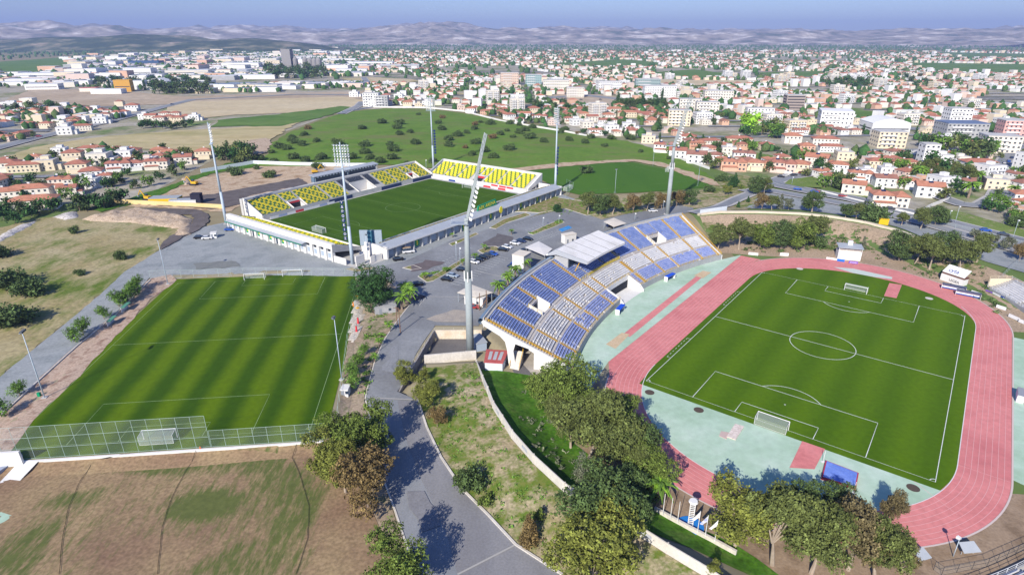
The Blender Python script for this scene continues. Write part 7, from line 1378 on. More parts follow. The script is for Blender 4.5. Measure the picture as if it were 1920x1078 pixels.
for far in (False, True):
    f = facade
    house_proto('hip', [(-6, 6, -4.8, 4.8, 6.2, 'hip'), (-3, 5, -7.4, -4.85, 2.8, 'flat')], f(-5.5, 5.5, -4.8, -1, 3.9, 4)+f(-5.5, 5.5, 4.8, 1, 3.9, 4)+f(-5.5, 5.5, 4.8, 1, .8, 3)+f(-4, 4, -6, -1, 3.9, 2, 1)+f(-4, 4, 6, 1, 3.9, 2, 1)+f(-4, 4, 6, 1, .8, 2, 1), far)
    house_proto('gable', [(-5.5, 5.5, -4.2, 4.2, 5.9, 'gable'), (5.55, 8.5, -3.4, 3.4, 3, 'hip')], f(-5, 5, -4.2, -1, 3.6, 3)+f(-5, 5, -4.2, -1, .8, 3)+f(-5, 5, 4.2, 1, 3.6, 3)+f(-3, 3, -5.5, -1, 3.6, 2, 1), far)
    house_proto('ell', [(-7, 2, -4, 4, 6.0, 'hip'), (2.02, 7.5, -6, 3, 6.0, 'hip'), (-6, 2, -6.6, -4.05, 2.7, 'hip')], f(-6.5, 1.5, -4, -1, 4.1, 3)+f(2.5, 7, -6, -1, 3.7, 2)+f(2.5, 7, -6, -1, .8, 2)+f(-6.5, 1.5, 4, 1, 3.7, 3)+f(-3.5, 3.5, -7, -1, 3.7, 2, 1)+f(-5, 2, 7.5, 1, 3.7, 3, 1), far)
    house_proto('flat', [(-5.5, 5.5, -5, 5, 6.4, 'flat'), (5.52, 8.6, -3.4, 4, 3.2, 'flat'), (-2, 2.4, -1, 4, 8.6, 'flat')], f(-5, 5, -5, -1, 3.9, 3)+f(-5, 5, -5, -1, .9, 3)+f(-4, 4, -5.5, -1, 3.9, 3, 1)+f(-4, 4, -5.5, -1, .9, 2, 1)+f(-5, 5, 5, 1, 3.9, 3), far)
    house_proto('terrace', [(-10, 10, -4.5, 4.5, 6.0, 'hip')], f(-9.6, 9.6, -4.5, -1, 3.7, 7)+f(-9.6, 9.6, -4.5, -1, .8, 7)+f(-9.6, 9.6, 4.5, 1, 3.7, 6)+f(-4, 4, -10, -1, 3.7, 2, 1)+f(-4, 4, 10, 1, 3.7, 2, 1), far)
def flats(key, nx, nf, w, d, col, far):
    t = thing('flats_'+key, 'x', 'apartment block'); HIDE.append(t); h = nf*3.1+.4; mb = MB().box(-w/2, w/2, -d/2, d/2, -2, h)
    for k in range(nf if far else 0):
        for i in range(6): c = -w/2+w*(i+.5)/6; e = -d/2+d*(i+.5)/6; z = 1+k*3.1; mb.add([(c-.7, -d/2-.04, z), (c+.7, -d/2-.04, z), (c+.7, -d/2-.04, z+1.4), (c-.7, -d/2-.04, z+1.4)], [(0, 1, 2, 3)], 1); mb.add([(-w/2-.04, e+.6, z), (-w/2-.04, e-.6, z), (-w/2-.04, e-.6, z+1.3), (-w/2-.04, e+.6, z+1.3)], [(0, 1, 2, 3)], 1)
    mb.box(-w/2-.1, w/2+.1, -d/2-.1, d/2+.1, h+.003, h+.7).box(-2, 2, -1.5, 2.5, h+.71, h+2.8); mb.build('wall', [WM['white'], winm], t)
    MB().box(-w/2+.3, w/2-.3, -d/2+.3, d/2-.3, h+.6, h+.74).build('roof_deck', mat('roof_deck', [0]), t)
    for k in range(nf):
        z = .5+k*3.1
        if k:
            MB().box(-w*.42, -w*.08, -d/2-1.3, -d/2-.02, z-.35, z+.75).build('balcony', mat('balcony_white', [(.66, .66, .66)]), t); MB().box(w*.08, w*.42, -d/2-1.3, -d/2-.02, z-.35, z+.75).build('balcony', mat('balcony_white', [0]), t)
        if not far:
            for i in range(nx):
                c = -w/2+w*(i+.5)/nx; MB().box(c-.6, c+.6, -d/2-.05, -d/2-.001, z+.3, z+1.9).build('window', winm, t)
                if i < 3: c = -d/2+d*(i+.5)/3; MB().box(-w/2-.05, -w/2-.001, c-.5, c+.5, z+.5, z+1.8).build('window', winm, t)
        else:
            pass
    HP[key] = t
flats('a', 5, 3, 16, 12, 0, False); flats('b', 6, 4, 19, 13, 0, False); flats('af', 5, 3, 17, 13, 0, True); flats('bf', 6, 4, 20, 14, 0, True); flats('cf', 7, 6, 20, 14, 0, True)
PLACED = []
def ok(x, y, r):
    return all((x-a)**2+(y-b)**2 > (r+q)**2 for a, b, q in PLACED)
HOUSES = []     # (x, y, key, rot, wall, roof, scale)
def H(px, py, key='hip', wall='white', roof='red', rz=None, sc=1.):
    x, y, z = put(px, py); HOUSES.append((x, y, key, rz if rz is not None else rl.choice([-.5, .35, 1.07, -.45]), wall, roof, sc, px)); PLACED.append((x, y, 6.5*sc))
for a in [(1372, 318, 'ell', 'salmon', 'orange', -.2, 1.3), (1412, 318, 'hip', 'cream', 'orange', -.2, 1.1), (1463, 321, 'ell', 'pale pink', 'red', -.35, 1.35), (1497, 322, 'hip', 'cream', 'orange', -.5, 1.2), (1530, 312, 'gable', 'ivory', 'orange', -.6, 1.5), (1570, 322, 'hip', 'white', 'orange', -.4, 1.1), (1556, 285, 'terrace', 'white', 'red', -.2, 1), (1580, 300, 'flat', 'cream', 'grey', -.2, 1.2), (1610, 338, 'ell', 'white', 'orange', -.3, 1.1),
          (1598, 362, 'gable', 'ivory', 'orange', -.5, 1.25), (1655, 349, 'gable', 'white', 'brown', -.25, 1.2), (1700, 352, 'hip', 'white', 'orange', -.3, 1.0), (1640, 315, 'hip', 'cream', 'red', -.2, 1.1), (1622, 330, 'flat', 'white', 'grey', -.2, .9), (1692, 315, 'terrace', 'cream', 'red', -.1, 1), (1660, 328, 'flat', 'white', 'grey', -.2, 1), (1762, 306, 'flat', 'white', 'grey', -.15, 1.2), (1660, 385, 'ell', 'ivory', 'orange', -.25, 1.35), (1738, 368, 'gable', 'white', 'orange', -.4, 1.4),
          (1802, 335, 'hip', 'white', 'red', -.2, 1.2), (1830, 318, 'terrace', 'white', 'red', -.1, 1.2), (1862, 354, 'flat', 'cream', 'grey', -.4, 1.2), (1915, 380, 'hip', 'white', 'orange', -.3, 1.1), (1365, 290, 'flat', 'ivory', 'grey', -.2, 1.1), (1392, 300, 'ell', 'white', 'brown', -.2, 1.2), (1305, 305, 'gable', 'white', 'brown', -.3, 1.4), (1340, 302, 'hip', 'white', 'brown', -.2, 1.0), (1290, 268, 'hip', 'white', 'red', -.3, 1.2), (1270, 296, 'gable', 'white', 'red', -.3, 1.3), (1215, 268, 'flat', 'cream', 'brown', -.2, 1.2), (1245, 285, 'ell', 'white', 'red', -.3, 1.3),
          (1384, 272, 'terrace', 'cream', 'red', -.2, 1.2), (1328, 288, 'hip', 'salmon', 'red', -.2, 1), (1355, 282, 'hip', 'cream', 'red', -.2, 1), (1483, 268, 'hip', 'ivory', 'orange', -.15, 1.35), (1545, 272, 'terrace', 'ivory', 'red', -.2, 1.2), (1510, 285, 'hip', 'salmon', 'orange', -.2, 1.1), (1445, 318, 'hip', 'salmon', 'orange', -.3, 1.0),
          (883, 212, 'hip', 'white', 'orange', -.1, 1.1), (955, 224, 'hip', 'white', 'grey', .5, 1.1), (986, 222, 'gable', 'white', 'orange', -.2, 1.2), (1000, 212, 'hip', 'cream', 'red', .3, 1.2), (1015, 226, 'ell', 'white', 'red', -.3, 1.1), (930, 203, 'terrace', 'ivory', 'red', .1, .9), (855, 193, 'hip', 'ivory', 'red', .2, 1), (870, 203, 'gable', 'cream', 'orange', .3, 1), (700, 200, 'flat', 'white', 'grey', 0, 1.2), (765, 200, 'hip', 'cream', 'orange', .1, 1.2), (785, 202, 'flat', 'cream', 'grey', .1, 1), (800, 198, 'flat', 'white', 'grey', 0, 1.1), (665, 182, 'flat', 'white', 'grey', 0, 1.4), (725, 186, 'hip', 'white', 'red', 0, 1.2), (748, 186, 'flat', 'white', 'grey', 0, 1.3),
          (1100, 240, 'flat', 'ivory', 'grey', .2, 1.2), (1080, 235, 'flat', 'white', 'grey', .3, 1.2), (1125, 246, 'flat', 'white', 'grey', .1, 1.1), (1145, 248, 'flat', 'white', 'grey', .1, 1.3), (1178, 244, 'flat', 'white', 'grey', -.1, 1.3), (1110, 228, 'gable', 'ivory', 'grey', .2, 1.2), (1140, 225, 'hip', 'ivory', 'orange', .1, 1.2), (1095, 222, 'hip', 'cream', 'orange', .2, 1.1), (1125, 215, 'terrace', 'ivory', 'orange', .1, 1.3), (1150, 213, 'terrace', 'ivory', 'orange', .1, 1.2), (1175, 220, 'terrace', 'cream', 'orange', .0, 1.2), (1160, 205, 'hip', 'cream', 'orange', .1, 1.1),
          (140, 300, 'hip', 'cream', 'red', .3, 1.2), (190, 306, 'flat', 'ivory', 'grey', .2, 1.4), (250, 294, 'hip', 'cream', 'red', .2, 1.1), (236, 298, 'flat', 'white', 'grey', .2, 1.2), (150, 322, 'hip', 'cream', 'red', .3, 1.2), (176, 336, 'hip', 'white', 'grey', .4, 1.2), (225, 320, 'ell', 'white', 'grey', .4, 1.2), (256, 318, 'hip', 'white', 'grey', .4, 1), (296, 316, 'ell', 'ivory', 'red', .3, 1.2), (346, 308, 'gable', 'ivory', 'red', .35, 1.2), (320, 296, 'hip', 'cream', 'orange', .3, 1), (300, 292, 'hip', 'salmon', 'orange', .3, 1), (385, 296, 'hip', 'cream', 'orange', .2, 1.1), (120, 350, 'ell', 'ivory', 'orange', .3, 1.1), (130, 366, 'gable', 'ivory', 'red', .4, 1.0),
          (20, 320, 'hip', 'ivory', 'red', .3, 1.2), (50, 322, 'terrace', 'cream', 'red', .3, 1.1), (90, 318, 'flat', 'cream', 'grey', .3, 1.3), (15, 312, 'hip', 'pale pink', 'red', .3, 1), (10, 375, 'terrace', 'ivory', 'orange', .35, 1.1), (60, 370, 'terrace', 'ivory', 'orange', .35, 1.2), (70, 392, 'terrace', 'ivory', 'orange', .35, 1.2), (115, 290, 'flat', 'white', 'grey', .3, 1), (5, 345, 'hip', 'white', 'red', .3, 1),
          (285, 226, 'gable', 'ivory', 'red', .2, 1.2), (272, 224, 'flat', 'white', 'grey', .2, 1.1), (300, 230, 'hip', 'ivory', 'red', .2, 1.1), (318, 228, 'hip', 'cream', 'red', .2, 1.1), (335, 230, 'hip', 'cream', 'red', .2, 1.1), (350, 226, 'hip', 'white', 'red', .2, 1), (366, 226, 'flat', 'white', 'grey', .2, 1.1), (310, 220, 'hip', 'ivory', 'red', .2, 1), (330, 220, 'hip', 'ivory', 'red', .2, 1),
          (125, 252, 'flat', 'white', 'grey', .35, 1.3), (155, 245, 'terrace', 'ivory', 'red', .35, 1), (190, 232, 'flat', 'white', 'grey', .35, 1.3), (140, 233, 'hip', 'cream', 'brown', .35, 1.2), (250, 208, 'hip', 'white', 'grey', .3, 1.4)]: H(*a)
# key large buildings
def blk(px, py, w, d, h, rz, wall, label, bands=0, roofm=None, name='office_block', cat='building', arch=0, bw=None, parts=True):
    x, y, z = put(px, py); t = thing(name, label, cat, (x, y, z), rz); wm_ = wall if not isinstance(wall, str) else WM[wall]; w *= .85; d *= .85; PLACED.append((x, y, max(w, d)*.55))
    MB().box(-w/2, w/2, -d/2, d/2, -2, h).build('wall', wm_, t)
    if arch:
        n = 8; P_ = [(-w/2-.3, h)]+[(-w/2-.3+(w+.6)*i/n, h+.05+arch*math.sin(math.pi*i/n)) for i in range(n+1)]+[(w/2+.3, h)]
        V = [(a, -d/2-.4, b) for a, b in P_]+[(a, d/2+.4, b) for a, b in P_]; m_ = len(P_); MB().add(V, [tuple(range(m_)), tuple(range(2*m_-1, m_-1, -1))]+[((i+1) % m_, i, m_+i, m_+(i+1) % m_) for i in range(m_)]).build('roof', roofm or whiteb, t)
    else: MB().box(-w/2-.15, w/2+.15, -d/2-.15, d/2+.15, h+.003, h+.55).build('roof', roofm or mat('roof_deck', [0]), t)
    wp_ = [None, None]
    if bw is None and name == 'office_block':
        for k in range(bands):
            z_ = h*(k+.42)/bands
            for ax, n_, L0 in ((0, int(w/3.4), w), (1, int(d/3.6), d)):
                for i in range(n_):
                    c = -L0/2+L0*(i+.5)/n_
                    if wp_[ax] is None: wp_[ax] = MB().box(*((-.75, .75, -.06, 0, 0, 1.3) if ax == 0 else (-.06, 0, -.75, .75, 0, 1.3))).build('window', winm, t); o = wp_[ax]
                    else: o = wp_[ax].copy(); COL.objects.link(o); o.parent = t
                    o.location = (c, -d/2-.003, z_) if ax == 0 else (-w/2-.003, c, z_)
            if k: MB().box(-w*.4, w*.1, -d/2-1.1, -d/2-.07, z_-1.3, z_-.35).build('balcony', WM['white'], t)
        return t
    for k in range(bands):
        z_ = h*(k+.42)/bands; MB().box(-w*.46, w*.46, -d/2-.06, -d/2-.002, z_, z_+1.2).build('window_band', bw or winm, t); MB().box(-w/2-.06, -w/2-.002, -d*.42, d*.42, z_, z_+1.1).build('window_band', bw or winm, t); MB().box(w/2+.002, w/2+.06, -d*.42, d*.42, z_, z_+1.1).build('window_band', bw or winm, t)
    return t
blk(1562, 240, 34, 34, 17, -.35, 'white', 'large plain white modern building with slanted right side', 4, whiteb); blk(1655, 248, 40, 34, 10, -.1, 'white', 'white hall with shallow arched roof beside the highway', 1, whiteb, 'sports_hall', 'hall', arch=4); blk(1662, 276, 26, 18, 13, -.1, 'cream', 'cream four-storey balcony block in front of the white arched hall', 4)
blk(1735, 307, 12, 11, 14, -.1, 'white', 'tall narrow white tower house with few small windows', 4); blk(1795, 262, 40, 26, 15, -.1, greywall, 'dark grey glass-banded office block with blue roof', 4, mat('deck_blue', [(.15, .2, .32)])); blk(1788, 240, 24, 18, 19, -.1, 'white', 'white banded office tower behind the grey block', 5); blk(1868, 285, 28, 20, 13, -.25, 'ivory', 'ivory block right of the office trees', 4); blk(1895, 255, 26, 18, 14, -.2, mat('wall_pinkish', [(.66, .38, .34)], fine=.05), 'salmon pink four-storey block at the right edge', 4)
blk(1422, 222, 34, 14, 11, -.1, 'white', 'white institutional building with pale blue stair tower', 3); blk(1486, 205, 26, 18, 17, -.1, mat('raw_concrete', [(.36, .30, .27)], fine=.1), 'unfinished concrete frame block with open dark floors', 5, bw=dark); blk(1292, 210, 30, 16, 15, -.15, 'ivory', 'ivory balcony block left of the far mast head', 4); blk(1272, 235, 26, 16, 15, -.2, 'cream', 'cream yellow block just behind the far mast head', 5); blk(1345, 190, 46, 18, 14, -.1, 'ivory', 'long ivory block with blue corner beyond the highway', 4); blk(1324, 215, 30, 14, 14, -.1, 'ivory', 'ivory banded block beside the blue corner block', 4)
blk(1235, 182, 55, 26, 16, -.05, 'white', 'wide white commercial block above the dark grove', 4); blk(1213, 165, 50, 24, 15, -.05, mat('wall_teal', [(.28, .36, .36)], fine=.05), 'teal-roofed commercial block behind the wide white one', 3); blk(1140, 172, 44, 24, 16, .1, 'white', 'white and magenta commercial block at the junction', 4); blk(1042, 172, 50, 24, 18, 0, 'ivory', 'ivory banded block in the town middle', 4); blk(1000, 162, 34, 22, 20, 0, mat('wall_glassgreen', [(.30, .42, .42)], fine=.05), 'pale green glazed block in the town middle', 5); blk(955, 160, 38, 24, 22, .1, mat('wall_peach', [(.68, .52, .42)], fine=.05), 'peach balcony block left of the green glazed one', 5); blk(1078, 183, 30, 18, 14, 0, 'ivory', 'ivory block with red sign right of the banded block', 4)
blk(698, 199, 24, 16, 16, 0, 'white', 'white balcony block at the top left corner of the meadow', 5); blk(718, 200, 18, 14, 13, 0, greywall, 'grey balcony block beside the white corner block', 4)
wh = [(85, 168, 60, 24, 9, 'white'), (125, 163, 40, 24, 8, 'ivory'), (205, 176, 55, 20, 7, 'white'), (235, 172, 28, 22, 18, 'o'), (300, 162, 44, 30, 9, 'arch'), (170, 172, 30, 20, 6, 'r'), (355, 140, 110, 50, 10, 'ivory'), (455, 128, 120, 46, 14, 'white'), (220, 114, 120, 40, 9, 'r'), (275, 122, 110, 46, 12, 'b'), (152, 138, 30, 26, 22, 'ivory'), (180, 138, 80, 40, 8, 'white'), (90, 145, 130, 50, 9, 'white'), (60, 155, 90, 36, 7, 'white'), (265, 142, 70, 40, 16, 'white'), (330, 115, 120, 50, 11, 'white'), (400, 103, 170, 60, 10, 'white'), (465, 88, 220, 60, 12, 'ivory'), (440, 112, 120, 50, 10, 'white'), (500, 108, 120, 60, 9, 'ivory'), (560, 112, 110, 60, 10, 'white'), (600, 100, 160, 60, 10, 'white'), (640, 116, 140, 60, 10, 'white'), (700, 122, 150, 60, 9, 'white'), (750, 128, 130, 50, 9, 'g'), (660, 136, 90, 40, 8, 'white'), (610, 128, 90, 44, 9, 'white'), (420, 150, 60, 34, 8, 'g'), (460, 148, 60, 34, 8, 'white'), (500, 148, 50, 30, 8, 'white'), (380, 158, 50, 28, 7, 'white'), (20, 160, 60, 30, 6, 'white'), (250, 105, 110, 50, 8, 'white'), (360, 118, 100, 46, 8, 'r'), (160, 126, 120, 46, 7, 'g'), (320, 128, 70, 36, 8, 'ivory')]
wn = {'o': mat('wall_orange', [(.62, .34, .07)], fine=.06), 'r': mat('wall_maroon', [(.42, .12, .13)], fine=.06), 'b': mat('wall_darkblue', [(.05, .10, .2)], fine=.06), 'g': greywall}
rc = {'white': 'white', 'ivory': 'ivory', 'o': 'orange', 'arch': 'white arched', 'r': 'red-roofed', 'b': 'dark blue', 'g': 'grey'}; cnt = {}
for px, py, w, d, h, c in sorted(wh):
    cnt[c] = cnt.get(c, 0)+1; o = blk(px, py, w, d, h, rl.uniform(.05, .25), wn.get(c, 'white' if c in ('arch', 'r') else c) if c != 'r' else 'ivory', f'{rc[c]} industrial warehouse in the upper left estate, {ordn[cnt[c]-1] if cnt[c] <= 20 else "last"} {rc[c]} one from the left', 1 if h > 8 else 0, wn.get(c) if c in 'rob' else mat('sheet_roof', [(.55, .57, .60), (.68, .69, .70)], scale=.05, fine=.04), 'warehouse', 'warehouse', arch=5 if c == 'arch' else 0); o['group'] = 'warehouses of the industrial estate'
for i, (px, w, h) in enumerate([(543, 22, 55), (556, 14, 38), (575, 14, 38), (584, 14, 36), (592, 14, 36), (600, 14, 36)]):
    x, y, z = put(px, 137); t = thing('silo', ['tall ruined grey concrete mill tower among dark trees', 'grey silo beside the mill tower', 'grey round silo, second of the row', 'grey round silo, third of the row', 'grey round silo, fourth of the row', 'grey round silo, last of the row'][i], 'silo', (x, y, z)); 
    if i == 0: MB().box(-w/2, w/2, -12, 12, -2, h).build('wall', mat('mill_grey', [(.28, .27, .27)], fine=.1), t)
    else: MB().tube((0, 0, -2), (0, 0, h*.85), w/2, n=12).tube((0, 0, h*.85), (0, 0, h), w/2, 1, 12).build('wall', mat('mill_grey', [0]), t)
# ---- fill the plots of the town with houses along streets
TOWN = [(GP([(1255, 292), (1345, 325), (1440, 330), (1560, 345), (1640, 378), (1700, 392), (1760, 378), (1990, 430), (1990, 100), (1700, 84), (700, 80), (630, 100), (700, 128), (690, 170), (690, 196), (800, 200), (875, 208), (950, 228), (1020, 240), (1110, 254), (1200, 262)]), .35),
        (GP([(-30, 200), (60, 198), (110, 208), (250, 196), (262, 200), (235, 220), (180, 232), (60, 257), (-30, 280)]), .30), (GP([(-30, 308), (60, 305), (120, 286), (220, 288), (370, 292), (350, 308), (300, 322), (240, 345), (150, 385), (60, 398), (-30, 400)]), .35), (GP([(-60, 165), (-60, 128), (150, 108), (380, 95), (620, 92), (700, 125), (690, 165), (380, 178), (300, 170)]), .2)]
def far_scale(d): return 1+max(0, d-1300)/2600
far = []; nonly = []; STREETS = []
for ti, (poly, ang) in enumerate(TOWN):
    A_ = np.array(poly); lo, hi = A_.min(0), A_.max(0); ca, sa = math.cos(ang), math.sin(ang); rng_t = np.random.default_rng(40+ti); y = lo[1]
    for band in range(60):
        if y > hi[1]: break
        sp = 17.5*far_scale(y)**.85; ax = rng_t.uniform(-.25, .25)*.4+ang-.2; n = int((hi[0]-lo[0])/sp)+1
        for j in range(2):
            yy = y+j*sp*.92; xs = lo[0]+np.arange(n)*sp+rng_t.normal(size=n)*sp*.12; ys = yy+(xs-lo[0])*0+rng_t.normal(size=n)*sp*.12+30*np.sin(xs/400+band)
            for k, (x_, y_) in enumerate(zip(xs, ys)):
                if k % 6 == 5: continue
                nonly.append((x_, y_, ax, far_scale(y_), ti))
        if y < 1700 and ti != 3: STREETS.append([(x_, y-sp*.72+30*math.sin(x_/400+band)) for x_ in np.arange(lo[0], hi[0], 16)])
        y += sp*2.75
XY = np.array([(a, b) for a, b, *_ in nonly]); keep = np.zeros(len(XY), bool)
for ti, (poly, _) in enumerate(TOWN):
    m_ = np.array([q[4] == ti for q in nonly]); keep |= m_ & in_poly(XY[:, 0], XY[:, 1], poly)
for Q in FIELDS: keep &= ~in_poly(XY[:, 0], XY[:, 1], Q)
keep &= fbm(XY[:, 0]/260, XY[:, 1]/260, 77, 3) > np.where(np.hypot(XY[:, 0], XY[:, 1]) < 1000, .30, .375)      # empty plots
for S_ in STREETS:
    S_ = np.array(S_); k_ = np.zeros(len(S_), bool)
    for poly, _ in TOWN[:3]: k_ |= in_poly(S_[:, 0], S_[:, 1], poly)
    for Q in FIELDS: k_ &= ~in_poly(S_[:, 0], S_[:, 1], Q)
    for a, b, r_ in PLACED: k_ &= (S_[:, 0]-a)**2+(S_[:, 1]-b)**2 > (r_+4)**2
    i = 0
    while i < len(S_):
        j = i
        while j < len(S_) and k_[j]: j += 1
        if j-i > 3: ribbon('street', [tuple(p) for p in S_[i:j]], 7.5, asphalt_road, .75, res=16)
        i = j+1
PL = np.array(PLACED)
for i in np.nonzero(keep)[0]:
    if ((PL[:, 0]-XY[i, 0])**2+(PL[:, 1]-XY[i, 1])**2 < (PL[:, 2]+6)**2).any(): keep[i] = False
cand = [nonly[i] for i in np.nonzero(keep)[0]]; cand.sort(key=lambda q: q[0]**2+q[1]**2)
def pxof(x, y): z_ = y*math.cos(PITCH)+CAM_H*math.sin(PITCH); return 960+FPX*x/z_, 539+FPX*(CAM_H*math.cos(PITCH)-y*math.sin(PITCH))/z_
cand = [q for q in cand if -40 < pxof(q[0], q[1])[0] < 1960]
rz_ = random.Random(12); nH = 296-len(HOUSES); near_c = []; apt = []; rest = []
for q in cand:
    x, y, ang, sc, ti = q
    if rz_.random() < .05 and ti == 0 and len(apt) < 60: apt.append(q)
    elif len(near_c) < nH: near_c.append(q)
    else: rest.append(q)
for x, y, ang, sc, ti in near_c:
    key = rz_.choice(['hip', 'hip', 'gable', 'ell', 'flat', 'terrace']) if ti != 3 else 'flat'; wl = rz_.choice(['white', 'white', 'cream', 'ivory', 'ivory', 'salmon', 'pale pink']); rf = 'grey' if key == 'flat' else rz_.choice(['red', 'red', 'orange', 'brown'])
    HOUSES.append((x, y, key, ang+rz_.choice([0, math.pi/2, math.pi])+rz_.uniform(-.1, .1), wl, rf, rz_.uniform(.85, 1.1), pxof(x, y)[0]))
shape = {'hip': 'hip-roofed', 'gable': 'gabled', 'ell': 'L-shaped', 'flat': 'flat-roofed', 'terrace': 'long'}
def zone(px, py):
    if px < 480: return 'behind the dry field' if py > 262 else ('on the stubble hillock' if px > 255 and 210 < py < 248 else 'in the upper left')
    if py > 300: return 'beside the right highway'
    if px < 900: return 'above the left meadow'
    if px < 1180: return 'above the middle meadow'
    if py > 240: return 'behind the second training pitch'
    return 'beyond the wide highway'
HOUSES.sort(key=lambda q: (q[0]**2+q[1]**2)); cnts = {}
lab = []
for q in HOUSES:
    px, py = pxof(q[0], q[1]); zn = zone(px, py); key_ = (zn, q[2], q[4], q[5]); cnts.setdefault(key_, []).append(px); lab.append((key_, px))
used = set()
def uniq(l):
    k = 2; b = l
    while l in used: l = b+f', {ordn[min(k, 69)]} such'; k += 1
    used.add(l); return l
for (x, y, key, rz, wl, rf, sc, _), (kk, px) in zip(HOUSES, lab):
    r_ = sorted(cnts[kk]).index(px); n_ = len(cnts[kk]); d = math.hypot(x, y); fk = key+('f' if d > 640 else '')
    l = f'{wl} {shape[key]} house{"" if rf == "grey" else f" with {rf} tiles"} {kk[0]}'+('' if n_ == 1 else f', {ordn[min(r_, 69)]} such from left')
    o = dup(HP[fk], (x, y, z1(x, y)+.3), rz, uniq(l), 'houses of the town', (sc*.86, sc*.86, sc*.76), swap={'house_white': WM[wl], 'tiles_red': RM[rf] if rf != 'grey' else RM['red']}); o.name = 'house'; o['category'] = 'house'
apt.sort(key=lambda q: pxof(q[0], q[1])[0]); cols = {}
for i, (x, y, ang, sc, ti) in enumerate(apt):
    wl = rz_.choice(['white', 'white', 'ivory', 'cream']); px, py = pxof(x, y); near_ = math.hypot(x, y) < 640; k = rz_.choice(['a', 'b'] if near_ else ['af', 'bf', 'bf', 'cf']); st = {'a': 'three', 'b': 'four', 'af': 'three', 'bf': 'four', 'cf': 'six'}[k]; kk = (wl, st, zone(px, py)); cols[kk] = cols.get(kk, 0)+1
    o = dup(HP[k], (x, y, z1(x, y)+.3), ang, uniq(f'{wl} {st}-storey apartment block {kk[2]}, {ordn[min(cols[kk]-1, 69)]} such from left'), 'apartment blocks of the town', min(sc, 1.25)*.85, swap={'house_white': WM[wl]}); o.name = 'apartment_block'; o['category'] = 'apartment block'
gk = {}
for i, (x, y, ang, sc, ti) in enumerate(near_c[:150]+[(q[0], q[1], 0, 1, 0) for q in HOUSES[:110]]):
    a = rz_.uniform(0, 6.28); x += 11*math.cos(a); y += 11*math.sin(a); px, py = pxof(x, y); k = rz_.choice(['t0', 't1', 't1', 't2', 't4', 'cypress']); w_ = {'t0': 'dark green', 't1': 'olive green', 't2': 'fresh green', 't4': 'brownish green', 'cypress': 'narrow dark'}[k]; kk = (w_, zone(px, py)); gk[kk] = gk.get(kk, 0)+1
    plant(k, 0, 0, rz_.uniform(5, 9), uniq(f'{w_} garden tree among houses {kk[1]}, {ordn[gk[kk]-1]} such counting back'), 'garden trees among the houses', xyz=(x, y, z1(x, y)))
# the rest of the town: past three hundred houses, one mass
rest = rest[:16000]; Vt = []; Ft = []; Mt = []; rr2 = np.random.default_rng(8); n = len(rest)
for i, (x, y, ang, sc, ti) in enumerate(rest):
    s = sc*rr2.uniform(.8, 1.2); w, d, h = 5.2*s, 4.2*s, 5.8*(1+.15*(sc-1))*rr2.uniform(.8, 1.15); tall = rr2.random() < .07
    if tall: h *= 2.1; 
    if ti == 3:
        if rr2.random() < .6: continue
        w *= 3.6; d *= 2.8; h *= 1.2
    red = (rr2.random() < .5 and not tall and ti != 3); a = ang+(math.pi/2 if rr2.random() < .4 else 0)+rr2.normal()*.1; ca, sa = math.cos(a), math.sin(a); b = len(Vt); z = 1.5 if y > 1500 else z1(x, y)
    for X_, Y_, Z_ in [(-w, -d, z-1), (w, -d, z-1), (w, d, z-1), (-w, d, z-1), (-w, -d, z+h), (w, -d, z+h), (w, d, z+h), (-w, d, z+h), (-w+d*.9 if red else -w+.1, 0, z+h+(1.9*s if red else .05)), (w-d*.9 if red else w-.1, 0, z+h+(1.9*s if red else .05))]: Vt.append((x+X_*ca-Y_*sa, y+X_*sa+Y_*ca, Z_))
    wmi = int(rr2.choice(5, p=[.42, .22, .2, .08, .08])); rmi = 5+int(rr2.choice(3, p=[.6, .25, .15])) if red else (int(rr2.choice([8, 9, 10, 5], p=[.34, .32, .26, .08])) if ti == 3 else 8)
    Ft += [(b, b+1, b+5, b+4), (b+1, b+2, b+6, b+5), (b+2, b+3, b+7, b+6), (b+3, b, b+4, b+7), (b+4, b+5, b+9, b+8), (b+6, b+7, b+8, b+9), (b+5, b+6, b+9, b+9), (b+7, b+4, b+8, b+8)]; Mt += [wmi]*4+[rmi]*4
Vt = np.array(Vt); quads = [f for f in Ft if len(set(f)) == 4]; qm = [m for f, m in zip(Ft, Mt) if len(set(f)) == 4]; tris = [f[:3] for f in Ft if len(set(f)) == 3]; tm = [m for f, m in zip(Ft, Mt) if len(set(f)) == 3]
me = bpy.data.meshes.new('distant_houses'); me.from_pydata(Vt.tolist(), [], quads+tris); [me.materials.append(m) for m in [WM['white'], WM['ivory'], WM['cream'], WM['salmon'], WM['pale pink'], RM['red'], RM['orange'], RM['brown'], mat('roof_pale', [(.55, .55, .56), (.68, .67, .66)], scale=.02), mat('roof_slate', [(.24, .29, .36)]), mat('roof_dull', [(.38, .40, .43)])]]
me.polygons.foreach_set('material_index', qm+tm); me.update(); o = bpy.data.objects.new('distant_houses', me); COL.objects.link(o); tag(o, 'the far part of the town, thousands of pale houses with red roofs', 'town', kind='stuff')
